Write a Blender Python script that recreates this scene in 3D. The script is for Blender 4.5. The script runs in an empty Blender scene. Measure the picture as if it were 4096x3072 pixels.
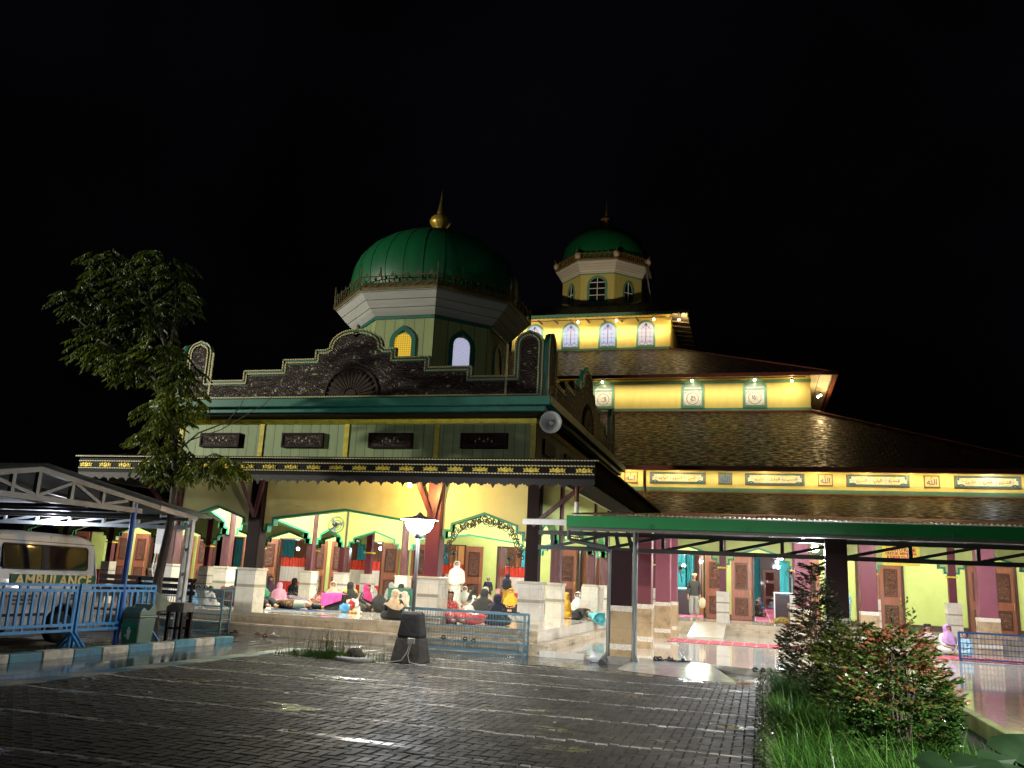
import bpy, bmesh, math, random
from mathutils import Vector, Matrix, noise as mnoise
random.seed(7)
S = bpy.context.scene
COL = S.collection
R = math.radians
PI = math.pi
ORG = {}

# ------------------------------------------------------------------ mesh builder
class MB:
    def __init__(s):
        s.v = []; s.f = []; s.mi = []; s.uv = {}; s.sm = []
    def add(s, vs, fs, mi=0, sm=False):
        o = len(s.v); s.v += [tuple(p) for p in vs]
        for f in fs:
            s.f.append(tuple(i + o for i in f)); s.mi.append(mi); s.sm.append(sm)
        return s
    def quad(s, a, b, c, d, mi=0, uv=None):
        s.add([a, b, c, d], [(0, 1, 2, 3)], mi)
        if uv: s.uv[len(s.f) - 1] = uv
        return s
    def poly(s, pts, mi=0, uv=None):
        s.add(pts, [tuple(range(len(pts)))], mi)
        if uv: s.uv[len(s.f) - 1] = uv
        return s
    def box(s, x0, y0, z0, x1, y1, z1, mi=0):
        v = [(x0,y0,z0),(x1,y0,z0),(x1,y1,z0),(x0,y1,z0),(x0,y0,z1),(x1,y0,z1),(x1,y1,z1),(x0,y1,z1)]
        return s.add(v, [(0,3,2,1),(4,5,6,7),(0,1,5,4),(1,2,6,5),(2,3,7,6),(3,0,4,7)], mi)
    def cbox(s, cx, cy, z0, w, d, h, mi=0, taper=1.0):
        a, b = w/2, d/2; c, e = a*taper, b*taper
        v = [(cx-a,cy-b,z0),(cx+a,cy-b,z0),(cx+a,cy+b,z0),(cx-a,cy+b,z0),(cx-c,cy-e,z0+h),(cx+c,cy-e,z0+h),(cx+c,cy+e,z0+h),(cx-c,cy+e,z0+h)]
        return s.add(v, [(0,3,2,1),(4,5,6,7),(0,1,5,4),(1,2,6,5),(2,3,7,6),(3,0,4,7)], mi)
    def beam(s, p0, p1, w, h, mi=0, up=(0,0,1)):
        p0, p1 = Vector(p0), Vector(p1); d = (p1-p0).normalized(); u = Vector(up)
        if abs(d.dot(u)) > .98: u = Vector((0,1,0))
        a = d.cross(u).normalized()*w/2; b = a.cross(d).normalized()*h/2
        v = [p0-a-b,p0+a-b,p0+a+b,p0-a+b,p1-a-b,p1+a-b,p1+a+b,p1-a+b]
        return s.add(v, [(0,3,2,1),(4,5,6,7),(0,1,5,4),(1,2,6,5),(2,3,7,6),(3,0,4,7)], mi)
    def path(s, pts, r, n=8, mi=0, sm=True, cap=True):
        pts = [Vector(p) for p in pts]; m = len(pts)
        rr = r if isinstance(r, (list, tuple)) else [r]*m
        vs = []; up = Vector((0,0,1)); a = None
        for i, p in enumerate(pts):
            d = (pts[min(i+1,m-1)] - pts[max(i-1,0)]).normalized()
            if a is None:
                a = d.cross(up if abs(d.dot(up)) < .95 else Vector((1,0,0))).normalized()
            else:
                a = (a - d*a.dot(d)).normalized()
            b = d.cross(a)
            for k in range(n):
                t = 2*PI*k/n
                vs.append(p + (a*math.cos(t)+b*math.sin(t))*rr[i])
        fs = []
        for i in range(m-1):
            for k in range(n):
                k2 = (k+1) % n
                fs.append((i*n+k, i*n+k2, (i+1)*n+k2, (i+1)*n+k))
        s.add(vs, fs, mi, sm)
        if cap:
            s.poly(vs[:n][::-1], mi); s.poly(vs[-n:], mi)
        return s
    def lathe(s, c, prof, n=16, mi=0, sm=True, rib=0, a0=0.0):
        vs = []; m = len(prof)
        for r, z in prof:
            for k in range(n):
                t = 2*PI*k/n + a0
                q = r*(1 + (rib if k % 2 else 0))
                vs.append((c[0]+q*math.cos(t), c[1]+q*math.sin(t), c[2]+z))
        fs = []
        for i in range(m-1):
            for k in range(n):
                k2 = (k+1) % n
                fs.append((i*n+k, i*n+k2, (i+1)*n+k2, (i+1)*n+k))
        s.add(vs, fs, mi, sm)
        s.poly(vs[:n][::-1], mi); s.poly(vs[-n:], mi)
        return s
    def prism(s, poly, fn, d0, d1, mi=0):
        """poly: (u,v) outline; fn(u,v,d)->xyz"""
        n = len(poly)
        ar = sum(poly[i][0]*poly[(i+1)%n][1]-poly[(i+1)%n][0]*poly[i][1] for i in range(n))
        if ar < 0: poly = poly[::-1]
        A = [fn(u, v, d0) for u, v in poly]; B = [fn(u, v, d1) for u, v in poly]
        s.add(A+B, [tuple(range(n)), tuple(range(2*n-1, n-1, -1))] + [(i, i+n, (i+1) % n+n, (i+1) % n) for i in range(n)], mi)
        return s
    def band(s, pts, fn, w, d0, d1, mi=0, closed=False):
        """mitred strip along a polyline in a plane, w wide to its left"""
        P = [Vector(p) for p in pts]; n = len(P); off = []
        for i in range(n):
            if closed: a, b = P[i-1], P[(i+1) % n]
            else: a, b = P[max(i-1,0)], P[min(i+1,n-1)]
            d1_ = (P[i]-a); d2_ = (b-P[i])
            if d1_.length < 1e-9: d1_ = d2_
            if d2_.length < 1e-9: d2_ = d1_
            d1_.normalize(); d2_.normalize()
            n1 = Vector((-d1_.y, d1_.x)); n2 = Vector((-d2_.y, d2_.x))
            m = (n1+n2)
            m = n1 if m.length < 1e-6 else m.normalized()
            k = max(.35, m.dot(n1))
            off.append(P[i] + m*(w/k))
        seg = range(n) if closed else range(n-1)
        for i in seg:
            j = (i+1) % n
            q = [P[i], P[j], off[j], off[i]]
            A = [fn(a.x, a.y, d0) for a in q]; B = [fn(a.x, a.y, d1) for a in q]
            s.add(A+B, [(0,3,2,1),(4,5,6,7),(0,1,5,4),(1,2,6,5),(2,3,7,6),(3,0,4,7)], mi)
        return s
    def ball(s, c, rx, ry=None, rz=None, n=12, m=8, mi=0):
        ry = ry or rx; rz = rz or rx; vs = []; fs = []
        for i in range(1, m):
            t = PI*i/m
            for k in range(n):
                a = 2*PI*k/n
                vs.append((c[0]+rx*math.sin(t)*math.cos(a), c[1]+ry*math.sin(t)*math.sin(a), c[2]+rz*math.cos(t)))
        vs += [(c[0],c[1],c[2]+rz), (c[0],c[1],c[2]-rz)]; T = len(vs)-2
        for i in range(m-2):
            for k in range(n):
                k2 = (k+1) % n
                fs.append((i*n+k, (i+1)*n+k, (i+1)*n+k2, i*n+k2))
        for k in range(n):
            k2 = (k+1) % n
            fs.append((T, k, k2)); fs.append((T+1, (m-2)*n+k2, (m-2)*n+k))
        return s.add(vs, fs, mi, True)
    def xf(s, M, i0=0):
        for i in range(i0, len(s.v)): s.v[i] = tuple(M @ Vector(s.v[i]))
        return s
    def mesh(s, name, mats, off=(0,0,0), weld=False):
        me = bpy.data.meshes.new(name)
        ox, oy, oz = off
        me.from_pydata([(x-ox, y-oy, z-oz) for x, y, z in s.v], [], s.f)
        for m in (mats if isinstance(mats, (list, tuple)) else [mats]): me.materials.append(m)
        me.polygons.foreach_set('material_index', s.mi); me.polygons.foreach_set('use_smooth', s.sm)
        if s.uv:
            L = me.uv_layers.new(name='UVMap')
            for fi, uvs in s.uv.items():
                for k, li in enumerate(me.polygons[fi].loop_indices): L.data[li].uv = uvs[k]
        bm = bmesh.new(); bm.from_mesh(me); bmesh.ops.recalc_face_normals(bm, faces=bm.faces) if not s.uv else None
        bm.to_mesh(me); bm.free(); me.update()
        return me
    def islands(s):
        par = list(range(len(s.v)))
        def find(a):
            while par[a] != a: par[a] = par[par[a]]; a = par[a]
            return a
        for f in s.f:
            r = find(f[0])
            for i in f[1:]: par[find(i)] = r
        out = {}
        for k, f in enumerate(s.f): out.setdefault(find(f[0]), []).append(k)
        res = []
        for ks in out.values():
            m = MB(); mp = {}
            for k in ks:
                ids = []
                for i in s.f[k]:
                    if i not in mp: mp[i] = len(m.v); m.v.append(s.v[i])
                    ids.append(mp[i])
                m.f.append(tuple(ids)); m.mi.append(s.mi[k]); m.sm.append(s.sm[k])
                if k in s.uv: m.uv[len(m.f)-1] = s.uv[k]
            res.append(m)
        return res
    def build_each(s, name, mats, parent, **kw):
        return [m.build(name, mats, parent, **kw) for m in s.islands()]
    def build(s, name, mats, parent=None, bevel=0, kind=None, seg=1, org=None):
        if parent is None:
            if org is None:
                xs, ys, zs = zip(*s.v); org = ((min(xs)+max(xs))/2, (min(ys)+max(ys))/2, min(zs))
        else: org = ORG[parent.name]
        o = bpy.data.objects.new(name, s.mesh(name, mats, org)); COL.objects.link(o)
        ORG[o.name] = org
        if parent is not None: o.parent = parent
        else: o.location = org
        if bevel:
            b = o.modifiers.new('bevel', 'BEVEL'); b.width = bevel; b.segments = seg; b.limit_method = 'ANGLE'; b.angle_limit = R(40)
        if kind: o['kind'] = kind
        return o

def tag(o, label, cat, group=None):
    o['label'] = label; o['category'] = cat
    if group: o['group'] = group
    return o
def thing(name, label, cat, loc=(0,0,0), group=None, rz=0):
    o = bpy.data.objects.new(name, None); COL.objects.link(o)
    o.location = loc; o.rotation_euler = (0,0,rz); o.empty_display_size = .2
    ORG[o.name] = tuple(loc)
    return tag(o, label, cat, group)
def copy_tree(o, parent=None):
    c = o.copy(); COL.objects.link(c)
    if parent is not None: c.parent = parent
    for ch in list(o.children): copy_tree(ch, c)
    return c
def place(root, loc, rz=0, label=None, group=None):
    c = copy_tree(root); c.location = loc; c.rotation_euler = (0,0,rz)
    ORG[c.name] = tuple(loc)
    if label: c['label'] = label
    if group: c['group'] = group
    return c
XZ = lambda y: (lambda u, v, d: (u, y+d, v))       # facade plane facing the camera, d = depth
YZ = lambda x: (lambda u, v, d: (x+d, u, v))       # side plane
XY = lambda z: (lambda u, v, d: (u, v, z+d))

# ------------------------------------------------------------------ materials
def nt(name):
    m = bpy.data.materials.new(name); m.use_nodes = True
    t = m.node_tree; b = t.nodes['Principled BSDF']
    return m, t, b
def N(t, typ, **kw):
    n = t.nodes.new(typ)
    for k, v in kw.items():
        if k in n.inputs: n.inputs[k].default_value = v
        else: setattr(n, k, v)
    return n
def ramp(t, fac, stops):
    r = t.nodes.new('ShaderNodeValToRGB'); e = r.color_ramp.elements
    while len(e) < len(stops): e.new(.5)
    for i, (p, c) in enumerate(stops):
        e[i].position = p; e[i].color = (c[0], c[1], c[2], 1) if not isinstance(c, float) else (c, c, c, 1)
    t.links.new(fac, r.inputs[0]); return r.outputs[0]
def c4(c): return (c[0], c[1], c[2], 1)
def mixc(t, fac, a, b, bt='MIX'):
    m = t.nodes.new('ShaderNodeMix'); m.data_type = 'RGBA'; m.blend_type = bt
    L = t.links
    for sock, v in ((m.inputs[0], fac), (m.inputs[6], a), (m.inputs[7], b)):
        if hasattr(v, 'is_linked'): L.new(v, sock)
        elif isinstance(v, (int, float)): sock.default_value = v
        else: sock.default_value = c4(v)
    return m.outputs[2]
def math_(t, op, a, b=0.0, c=None):
    m = t.nodes.new('ShaderNodeMath'); m.operation = op
    for i, v in enumerate((a, b) if c is None else (a, b, c)):
        if hasattr(v, 'is_linked'): t.links.new(v, m.inputs[i])
        else: m.inputs[i].default_value = v
    return m.outputs[0]
def coords(t, which='Object', scale=(1,1,1)):
    tc = t.nodes.new('ShaderNodeTexCoord'); mp = t.nodes.new('ShaderNodeMapping')
    mp.inputs['Scale'].default_value = scale
    t.links.new(tc.outputs[which], mp.inputs[0]); return mp.outputs[0]
def bump(t, b, h, strength=.4, dist=.02):
    n = t.nodes.new('ShaderNodeBump'); n.inputs['Strength'].default_value = strength; n.inputs['Distance'].default_value = dist
    t.links.new(h, n.inputs['Height']); t.links.new(n.outputs[0], b.inputs['Normal'])
def noise(t, co, scale, detail=4, rough=.6, out='Fac'):
    n = N(t, 'ShaderNodeTexNoise', Scale=scale, Detail=detail, Roughness=rough)
    t.links.new(co, n.inputs['Vector']); return n.outputs[out]
MATS = {}
def mat(name, col, rough=.6, metal=0., var=.18, scale=5., bmp=0., bscale=30., coat=0., stretch=(1,1,1), dirt=None, spec=.5):
    if name in MATS: return MATS[name]
    m, t, b = nt(name); co = coords(t, 'Object', stretch)
    n = noise(t, co, scale, 6)
    dk = [c*(1-var) for c in col]; lt = [min(1, c*(1+var)) for c in col]
    c = ramp(t, n, [(.25, dk), (.75, lt)])
    if dirt:
        f = ramp(t, noise(t, co, scale*.37, 8, .7), [(.5, (0,0,0)), (.72, (1,1,1))])
        c = mixc(t, f, c, dirt)
    t.links.new(c, b.inputs['Base Color'])
    b.inputs['Roughness'].default_value = rough; b.inputs['Metallic'].default_value = metal
    b.inputs['Coat Weight'].default_value = coat; b.inputs['Specular IOR Level'].default_value = spec
    rr = math_(t, 'MULTIPLY_ADD', noise(t, co, scale*2.3, 3), .3*rough, rough*.85); t.links.new(rr, b.inputs['Roughness'])
    if bmp: bump(t, b, noise(t, co, bscale, 6, .65), bmp, .01)
    MATS[name] = m; return m
def emit(name, col, strength):
    m, t, b = nt(name)
    b.inputs['Base Color'].default_value = c4([x*.12 for x in col]); b.inputs['Emission Color'].default_value = c4(col)
    b.inputs['Emission Strength'].default_value = strength; MATS[name] = m; return m

def fretwork(name, fg, bg, scale=7.):
    """carved scrollwork: dark relief with the pale board showing through the gaps"""
    m, t, b = nt(name); co = coords(t, 'Object')
    d = noise(t, co, scale*.55, 2, .5, 'Color')
    wv = t.nodes.new('ShaderNodeVectorMath'); wv.operation = 'MULTIPLY_ADD'
    t.links.new(d, wv.inputs[0]); wv.inputs[1].default_value = (.22,.22,.22); t.links.new(co, wv.inputs[2])
    v = N(t, 'ShaderNodeTexVoronoi', Scale=scale, feature='DISTANCE_TO_EDGE'); t.links.new(wv.outputs[0], v.inputs['Vector'])
    v2 = N(t, 'ShaderNodeTexWave', Scale=scale*1.1, Distortion=9., Detail=2.); v2.wave_type = 'RINGS'; t.links.new(wv.outputs[0], v2.inputs['Vector'])
    hole = math_(t, 'GREATER_THAN', math_(t, 'ADD', v.outputs['Distance'], math_(t, 'MULTIPLY', v2.outputs['Fac'], .12)), .42 if scale < 9 else .4)
    c = mixc(t, v2.outputs['Fac'], [x*.55 for x in fg], [x*1.5 for x in fg])
    c = mixc(t, hole, c, bg); t.links.new(c, b.inputs['Base Color']); b.inputs['Roughness'].default_value = .5
    h = math_(t, 'SUBTRACT', math_(t, 'MULTIPLY', v2.outputs['Fac'], .8), math_(t, 'MULTIPLY', hole, 1.5))
    bump(t, b, h, .9, .03); MATS[name] = m; return m
def planks(name, col, width=.22, axis=0, rough=.6, grime=None):
    """board cladding: narrow dark joints, per-board tone, black streaks rising from the foot"""
    m, t, b = nt(name); co = coords(t, 'Object'); sx = t.nodes.new('ShaderNodeSeparateXYZ'); t.links.new(co, sx.inputs[0])
    u = math_(t, 'DIVIDE', sx.outputs[axis], width)
    fr = math_(t, 'FRACT', math_(t, 'ADD', u, 500.)); fl = math_(t, 'FLOOR', math_(t, 'ADD', u, 500.))
    wn = t.nodes.new('ShaderNodeTexWhiteNoise'); wn.noise_dimensions = '1D'; t.links.new(fl, wn.inputs['W'])
    joint = math_(t, 'LESS_THAN', fr, .05 if axis < 2 else .08)
    c = mixc(t, wn.outputs['Value'], [x*.82 for x in col], [x*1.08 for x in col])
    st = noise(t, coords(t, 'Object', (3,3,.35) if axis < 2 else (.4,.4,6)), 3., 6, .7)
    c = mixc(t, ramp(t, st, [(.35, (.35,.35,.35)), (.7, (0,0,0))]), c, [x*.45 for x in col])
    if grime:
        z = ramp(t, math_(t, 'ADD', math_(t, 'MULTIPLY', math_(t, 'SUBTRACT', sx.outputs[2], grime[0]), -1/grime[1]), math_(t, 'MULTIPLY', noise(t, coords(t, 'Object', (9,9,.8)), 2., 5, .7), 2.2)), [(.62, (0,0,0)), (.95, (1,1,1))])
        c = mixc(t, z, c, (.015,.018,.012))
    c = mixc(t, joint, c, [x*.18 for x in col]); t.links.new(c, b.inputs['Base Color']); b.inputs['Roughness'].default_value = rough
    bump(t, b, math_(t, 'SUBTRACT', st, math_(t, 'MULTIPLY', joint, 2.)), .35, .012); MATS[name] = m; return m
def tiles(name, col, size=.4, grout=(.25,.23,.2), rough=.12, axis='XY', vein=.35, wet=0., gw=.012):
    """polished stone or ceramic tiles with veins and joints"""
    m, t, b = nt(name); co = coords(t, 'Object')
    br = N(t, 'ShaderNodeTexBrick', Scale=1/size, offset=0., squash=1.); br.inputs['Mortar Size'].default_value = gw/2; br.inputs['Brick Width'].default_value = 1.; br.inputs['Row Height'].default_value = 1.
    br.inputs['Color1'].default_value = (1,1,1,1); br.inputs['Color2'].default_value = (.8,.8,.8,1); br.inputs['Mortar'].default_value = (0,0,0,1)
    if axis != 'XY':
        mp = t.nodes.new('ShaderNodeMapping'); mp.inputs['Rotation'].default_value = (R(90),0,0) if axis == 'XZ' else (R(90),0,R(90))
        sx = t.nodes.new('ShaderNodeSeparateXYZ'); cb = t.nodes.new('ShaderNodeCombineXYZ'); t.links.new(co, sx.inputs[0])
        if axis == 'XZ': t.links.new(sx.outputs[0], cb.inputs[0])
        else: t.links.new(sx.outputs[1], cb.inputs[0])
        t.links.new(sx.outputs[2], cb.inputs[1]); t.links.new(cb.outputs[0], br.inputs['Vector'])
    else: t.links.new(co, br.inputs['Vector'])
    n = noise(t, co, 3.1, 10, .72); n2 = noise(t, co, 1.3, 4, .6)
    c = ramp(t, n, [(.3, [x*(1-vein*1.3) for x in col]), (.5, col), (.75, [min(1,x*1.12) for x in col])])
    c = mixc(t, ramp(t, n2, [(.45,(0,0,0)),(.8,(.5,.5,.5))]), c, (col[0]*.75, col[1]*.6, col[2]*.42))
    c = mixc(t, .35, c, br.outputs['Color'], 'MULTIPLY')
    c = mixc(t, br.outputs['Fac'], c, grout); t.links.new(c, b.inputs['Base Color'])
    t.links.new(ramp(t, n2, [(.3, (rough*.6,)*3), (.7, (rough*1.7,)*3)]), b.inputs['Roughness'])
    h = math_(t, 'ADD', math_(t, 'MULTIPLY', br.outputs['Fac'], -1.), math_(t, 'MULTIPLY', noise(t, co, 5., 3), .5 + wet))
    bump(t, b, h, .18, .006); b.inputs['Coat Weight'].default_value = wet; b.inputs['Coat Roughness'].default_value = .03
    MATS[name] = m; return m
def shingles(name, col, col2, w=.16, h=.12, rough=.55):
    m, t, b = nt(name); co = coords(t, 'UV')
    nz = noise(t, co, 3., 3, .5, 'Color')
    wv = t.nodes.new('ShaderNodeVectorMath'); wv.operation = 'MULTIPLY_ADD'; t.links.new(nz, wv.inputs[0]); wv.inputs[1].default_value = (.06,.06,0); t.links.new(co, wv.inputs[2])
    br = N(t, 'ShaderNodeTexBrick', Scale=1., offset=.5); br.inputs['Brick Width'].default_value = w; br.inputs['Row Height'].default_value = h
    br.inputs['Mortar Size'].default_value = .02; br.inputs['Mortar Smooth'].default_value = .3; b.inputs['Specular IOR Level'].default_value = .3
    br.inputs['Color1'].default_value = c4(col); br.inputs['Color2'].default_value = c4(col2); br.inputs['Mortar'].default_value = (.004,.003,.002,1)
    t.links.new(wv.outputs[0], br.inputs['Vector'])
    sx = t.nodes.new('ShaderNodeSeparateXYZ'); t.links.new(wv.outputs[0], sx.inputs[0])
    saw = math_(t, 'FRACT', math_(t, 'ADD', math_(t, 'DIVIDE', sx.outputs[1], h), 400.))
    big = noise(t, co, .5, 4)
    c = mixc(t, 1., br.outputs['Color'], ramp(t, big, [(.3,(.45,.45,.45)),(.7,(1.4,1.4,1.4))]), 'MULTIPLY')
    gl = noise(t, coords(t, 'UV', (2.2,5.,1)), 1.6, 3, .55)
    c = mixc(t, 1., c, ramp(t, gl, [(.40,(.22,.22,.22)),(.52,(.8,.8,.8)),(.62,(2.8,2.6,2.5))]), 'MULTIPLY')  # glints painted into the shingle colour as pale streaks
    t.links.new(ramp(t, gl, [(.40,(.75,.75,.75)),(.60,(.30,.30,.30))]), b.inputs['Roughness'])
    c = mixc(t, ramp(t, saw, [(0., (0,0,0)), (.5, (0,0,0)), (1., (.93,.93,.93))]), c, (.003,.002,.002))  # shade along each course painted into the colour
    t.links.new(c, b.inputs['Base Color']); b.inputs['Roughness'].default_value = rough
    hh = math_(t, 'ADD', math_(t, 'MULTIPLY', saw, -1.), math_(t, 'ADD', math_(t, 'MULTIPLY', br.outputs['Fac'], -.6), math_(t, 'MULTIPLY', noise(t, co, 9., 2), .9)))
    bump(t, b, hh, 1., .11); MATS[name] = m; return m

SAGE = planks('sage_boards', (.30,.40,.19), .25, 0, .55, grime=(.25, .55))
SAGE_PLAIN = planks('sage_boards_plain', (.33,.40,.17), .3, 0, .55)
SAGE_SIDE = planks('sage_boards_side', (.30,.40,.19), .25, 1, .55, grime=(.25,.5))
LIME = mat('lime_paint', (.45,.52,.17), .65, var=.10, scale=1.6, bmp=.06, bscale=60, dirt=(.40,.46,.14))
CREAMY = mat('pale_yellow_paint', (.72,.66,.26), .65, var=.08, scale=1.6, bmp=.08, bscale=45, dirt=(.52,.5,.22))
HALLY = mat('hall_yellow_paint', (.80,.63,.17), .6, var=.07, scale=1.3, bmp=.05, stretch=(3,3,.5))
YEL = mat('bright_yellow_trim', (.72,.60,.04), .5, var=.2, scale=9., dirt=(.35,.28,.03))
TEAL = mat('teal_paint', (.012,.135,.095), .42, var=.2, scale=3.)
GTRIM = mat('green_trim', (.015,.22,.12), .45, var=.15)
PALEGREEN = mat('pale_green_trim', (.13,.30,.20), .5, var=.15)
DKWOOD = mat('dark_wood', (.014,.006,.0055), .6, spec=.15, var=.35, scale=5, bmp=.3, bscale=25, stretch=(4,4,.6))
CARVE = fretwork('carved_board', (.042,.024,.02), (.36,.42,.2), 6.5)
CARVE2 = fretwork('carved_dark', (.05,.022,.018), (.012,.008,.008), 12.)
FASCIA = mat('fascia_dark', (.007,.0055,.006), .6, var=.3, scale=3, bmp=.1, spec=.15)
FASCIA_SHADED = mat('fascia_shaded', (.003,.0025,.0025), .8, spec=.05)  # darker copy of the fascia, shade of the side put into its colour
MAROON = mat('maroon_paint', (.12,.019,.030), .45, var=.15, scale=2.5, bmp=.05)
MAROONP = mat('peeling_maroon_post', (.075,.013,.019), .45, var=.3, scale=4, bmp=.25, bscale=20, stretch=(4,4,.7), dirt=(.15,.09,.085))
LIT_MAR = mat('lamplit_maroon', (.18,.045,.070), .5, var=.15, scale=2)  # lighter maroon for columns near a lamp, lamplight put into the colour
GOLD = mat('gold_paint', (.62,.46,.06), .35, .35, .3, 14.)
BRASS = mat('gilded_metal', (.62,.42,.07), .32, .55, .25, 8.)
DOORW = mat('brown_door', (.22,.078,.05), .32, var=.25, scale=4, bmp=.1, stretch=(5,5,.6), coat=.2)
DOORD = mat('dark_door_frame', (.055,.022,.017), .35, var=.25, scale=4, stretch=(5,5,.6), coat=.2)
PLINTH = tiles('plinth_marble', (.70,.66,.58), .34, (.35,.31,.24), .25, 'XZ', .2)
STEPS = tiles('step_marble', (.58,.49,.36), .6, (.2,.16,.1), .2, 'XZ', .45)
FLOORT = tiles('porch_floor_tiles', (.76,.73,.67), .5, (.35,.3,.25), .06, 'XY', .12)
TERR = tiles('terrace_tiles', (.70,.67,.61), .9, (.85,.83,.8), .07, 'XY', .12, .4)
TAN = tiles('tan_granite', (.40,.29,.17), .7, (.25,.2,.13), .25, 'XZ', .45)
WHITEP = mat('white_paint', (.75,.74,.70), .5, var=.1)
WEATHW = planks('weathered_white_boards', (.62,.61,.57), .19, 2, .6)
CREAMW = planks('cream_boards', (.72,.64,.52), .15, 2, .6)
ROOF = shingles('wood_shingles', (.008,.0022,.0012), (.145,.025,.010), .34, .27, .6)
RUST = mat('rust_red_gutter', (.22,.05,.025), .5, var=.3)
DOMEG = mat('green_dome_metal', (.003,.105,.034), .48, .0, .2, 2., stretch=(3,3,.4))
STEELD = mat('dark_painted_steel', (.013,.013,.014), .5, var=.3, bmp=.05)
STEELG = mat('grey_painted_steel', (.15,.15,.138), .5, .1, .25, 4., dirt=(.16,.14,.12))
STEELB = mat('pale_blue_steel', (.42,.48,.52), .45, .1, .2, 4.)
GALV = mat('galvanised_sheet', (.30,.31,.32), .38, .6, .3, 3.)
BLUEP = mat('blue_paint', (.045,.27,.60), .42, var=.18, scale=6, dirt=(.05,.14,.27))
BLUED = mat('deep_blue_paint', (.012,.07,.33), .4, var=.15)
RACKM = mat('rack_steel', (.10,.19,.24), .45, .3, .25)
PLASTICG = mat('grey_plastic_pipe', (.10,.11,.11), .4, var=.2)
BLACK = mat('black_fabric', (.012,.012,.014), .8, var=.4)
GLASSD = mat('dark_glass', (.010,.010,.010), .05, var=.3, spec=.14)
TURQ = mat('turquoise_curtain', (.05,.45,.50), .7, var=.2, scale=3, stretch=(9,9,.4))
REDCL = mat('red_cloth', (.66,.06,.04), .75, var=.18, scale=9, stretch=(3,3,.4))
WHITECL = mat('white_cloth', (.72,.70,.72), .75, var=.1, scale=7, stretch=(3,3,.4))
ORANGEW = mat('varnished_panel', (.50,.22,.07), .3, var=.2, scale=3, stretch=(6,6,.5), coat=.2)
CONC = mat('concrete', (.22,.21,.19), .8, var=.3, scale=7, bmp=.3)
HALLFL = None
# ------------------------------------------------------------------ camera
CAM_H = 1.5
cam = bpy.data.cameras.new('camera'); co_ = bpy.data.objects.new('camera', cam); COL.objects.link(co_); S.camera = co_
cam.sensor_width = 36; cam.lens = 3450/4096*36; cam.clip_end = 2000; cam.clip_start = .05
_y, _p, _r = R(-16.24), R(12.88), R(2.83)
fw = Vector((math.sin(_y)*math.cos(_p), math.cos(_y)*math.cos(_p), math.sin(_p)))
rt = Vector((math.cos(_y), -math.sin(_y), 0)); up = rt.cross(fw)
r2 = rt*math.cos(_r)+up*math.sin(_r); u2 = -rt*math.sin(_r)+up*math.cos(_r)
M = Matrix((r2, u2, -fw)).transposed().to_4x4(); M.translation = (0, 0, CAM_H)
co_.matrix_world = M
S.view_settings.view_transform = 'Standard'; S.view_settings.look = 'None'; S.view_settings.exposure = 0
S.render.engine = 'CYCLES'; S.cycles.use_denoising = True; S.cycles.max_bounces = 6; S.cycles.diffuse_bounces = 3
S.cycles.glossy_bounces = 3; S.cycles.transmission_bounces = 3; S.cycles.sample_clamp_indirect = 4.; S.cycles.use_light_tree = True
S.cycles.caustics_reflective = False; S.cycles.caustics_refractive = False

# ------------------------------------------------------------------ night sky
W = bpy.data.worlds.new('World'); S.world = W; W.use_nodes = True
wt = W.node_tree; bg = wt.nodes['Background']
sky = wt.nodes.new('ShaderNodeTexSky'); sky.sky_type = 'NISHITA'; sky.sun_disc = False
sky.sun_elevation = R(-4); sky.sun_rotation = R(200)
hs = wt.nodes.new('ShaderNodeMix'); hs.data_type = 'RGBA'; hs.inputs[0].default_value = .93
tcw = wt.nodes.new('ShaderNodeTexCoord'); nzw = wt.nodes.new('ShaderNodeTexNoise'); nzw.inputs['Scale'].default_value = 2.2; nzw.inputs['Detail'].default_value = 5
wt.links.new(tcw.outputs['Generated'], nzw.inputs['Vector'])
rw = wt.nodes.new('ShaderNodeValToRGB'); rw.color_ramp.elements[0].position = .42; rw.color_ramp.elements[1].position = .75
rw.color_ramp.elements[0].color = (.004,.004,.006,1); rw.color_ramp.elements[1].color = (.016,.016,.026,1)
wt.links.new(nzw.outputs['Fac'], rw.inputs[0]); wt.links.new(sky.outputs[0], hs.inputs[6]); wt.links.new(rw.outputs[0], hs.inputs[7])
wt.links.new(hs.outputs[2], bg.inputs['Color']); bg.inputs['Strength'].default_value = .10

# ------------------------------------------------------------------ lamps helper
def point(name, loc, power, col=(1,1,1), size=.08, parent=None):
    l = bpy.data.lights.new(name, 'POINT'); l.energy = power; l.color = col; l.shadow_soft_size = size
    o = bpy.data.objects.new(name, l); COL.objects.link(o)
    if parent is not None:
        o.parent = parent; b = ORG[parent.name]; o.location = [loc[i]-b[i] for i in range(3)]
    else: o.location = loc
    return o
def spot(name, loc, to, power, col, ang, blend=.6, size=.15, parent=None):
    l = bpy.data.lights.new(name, 'SPOT'); l.energy = power; l.color = col; l.shadow_soft_size = size; l.spot_size = R(ang); l.spot_blend = blend
    o = bpy.data.objects.new(name, l); COL.objects.link(o); o.location = loc
    o.rotation_euler = (Vector(to)-Vector(loc)).to_track_quat('-Z', 'Y').to_euler()
    if parent is not None: o.parent = parent; o.location = [loc[i]-ORG[parent.name][i] for i in range(3)]
    return o
WARM = (1, .72, .32); COOL = (.86, .93, 1.); NEUT = (1, .95, .86)

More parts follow.
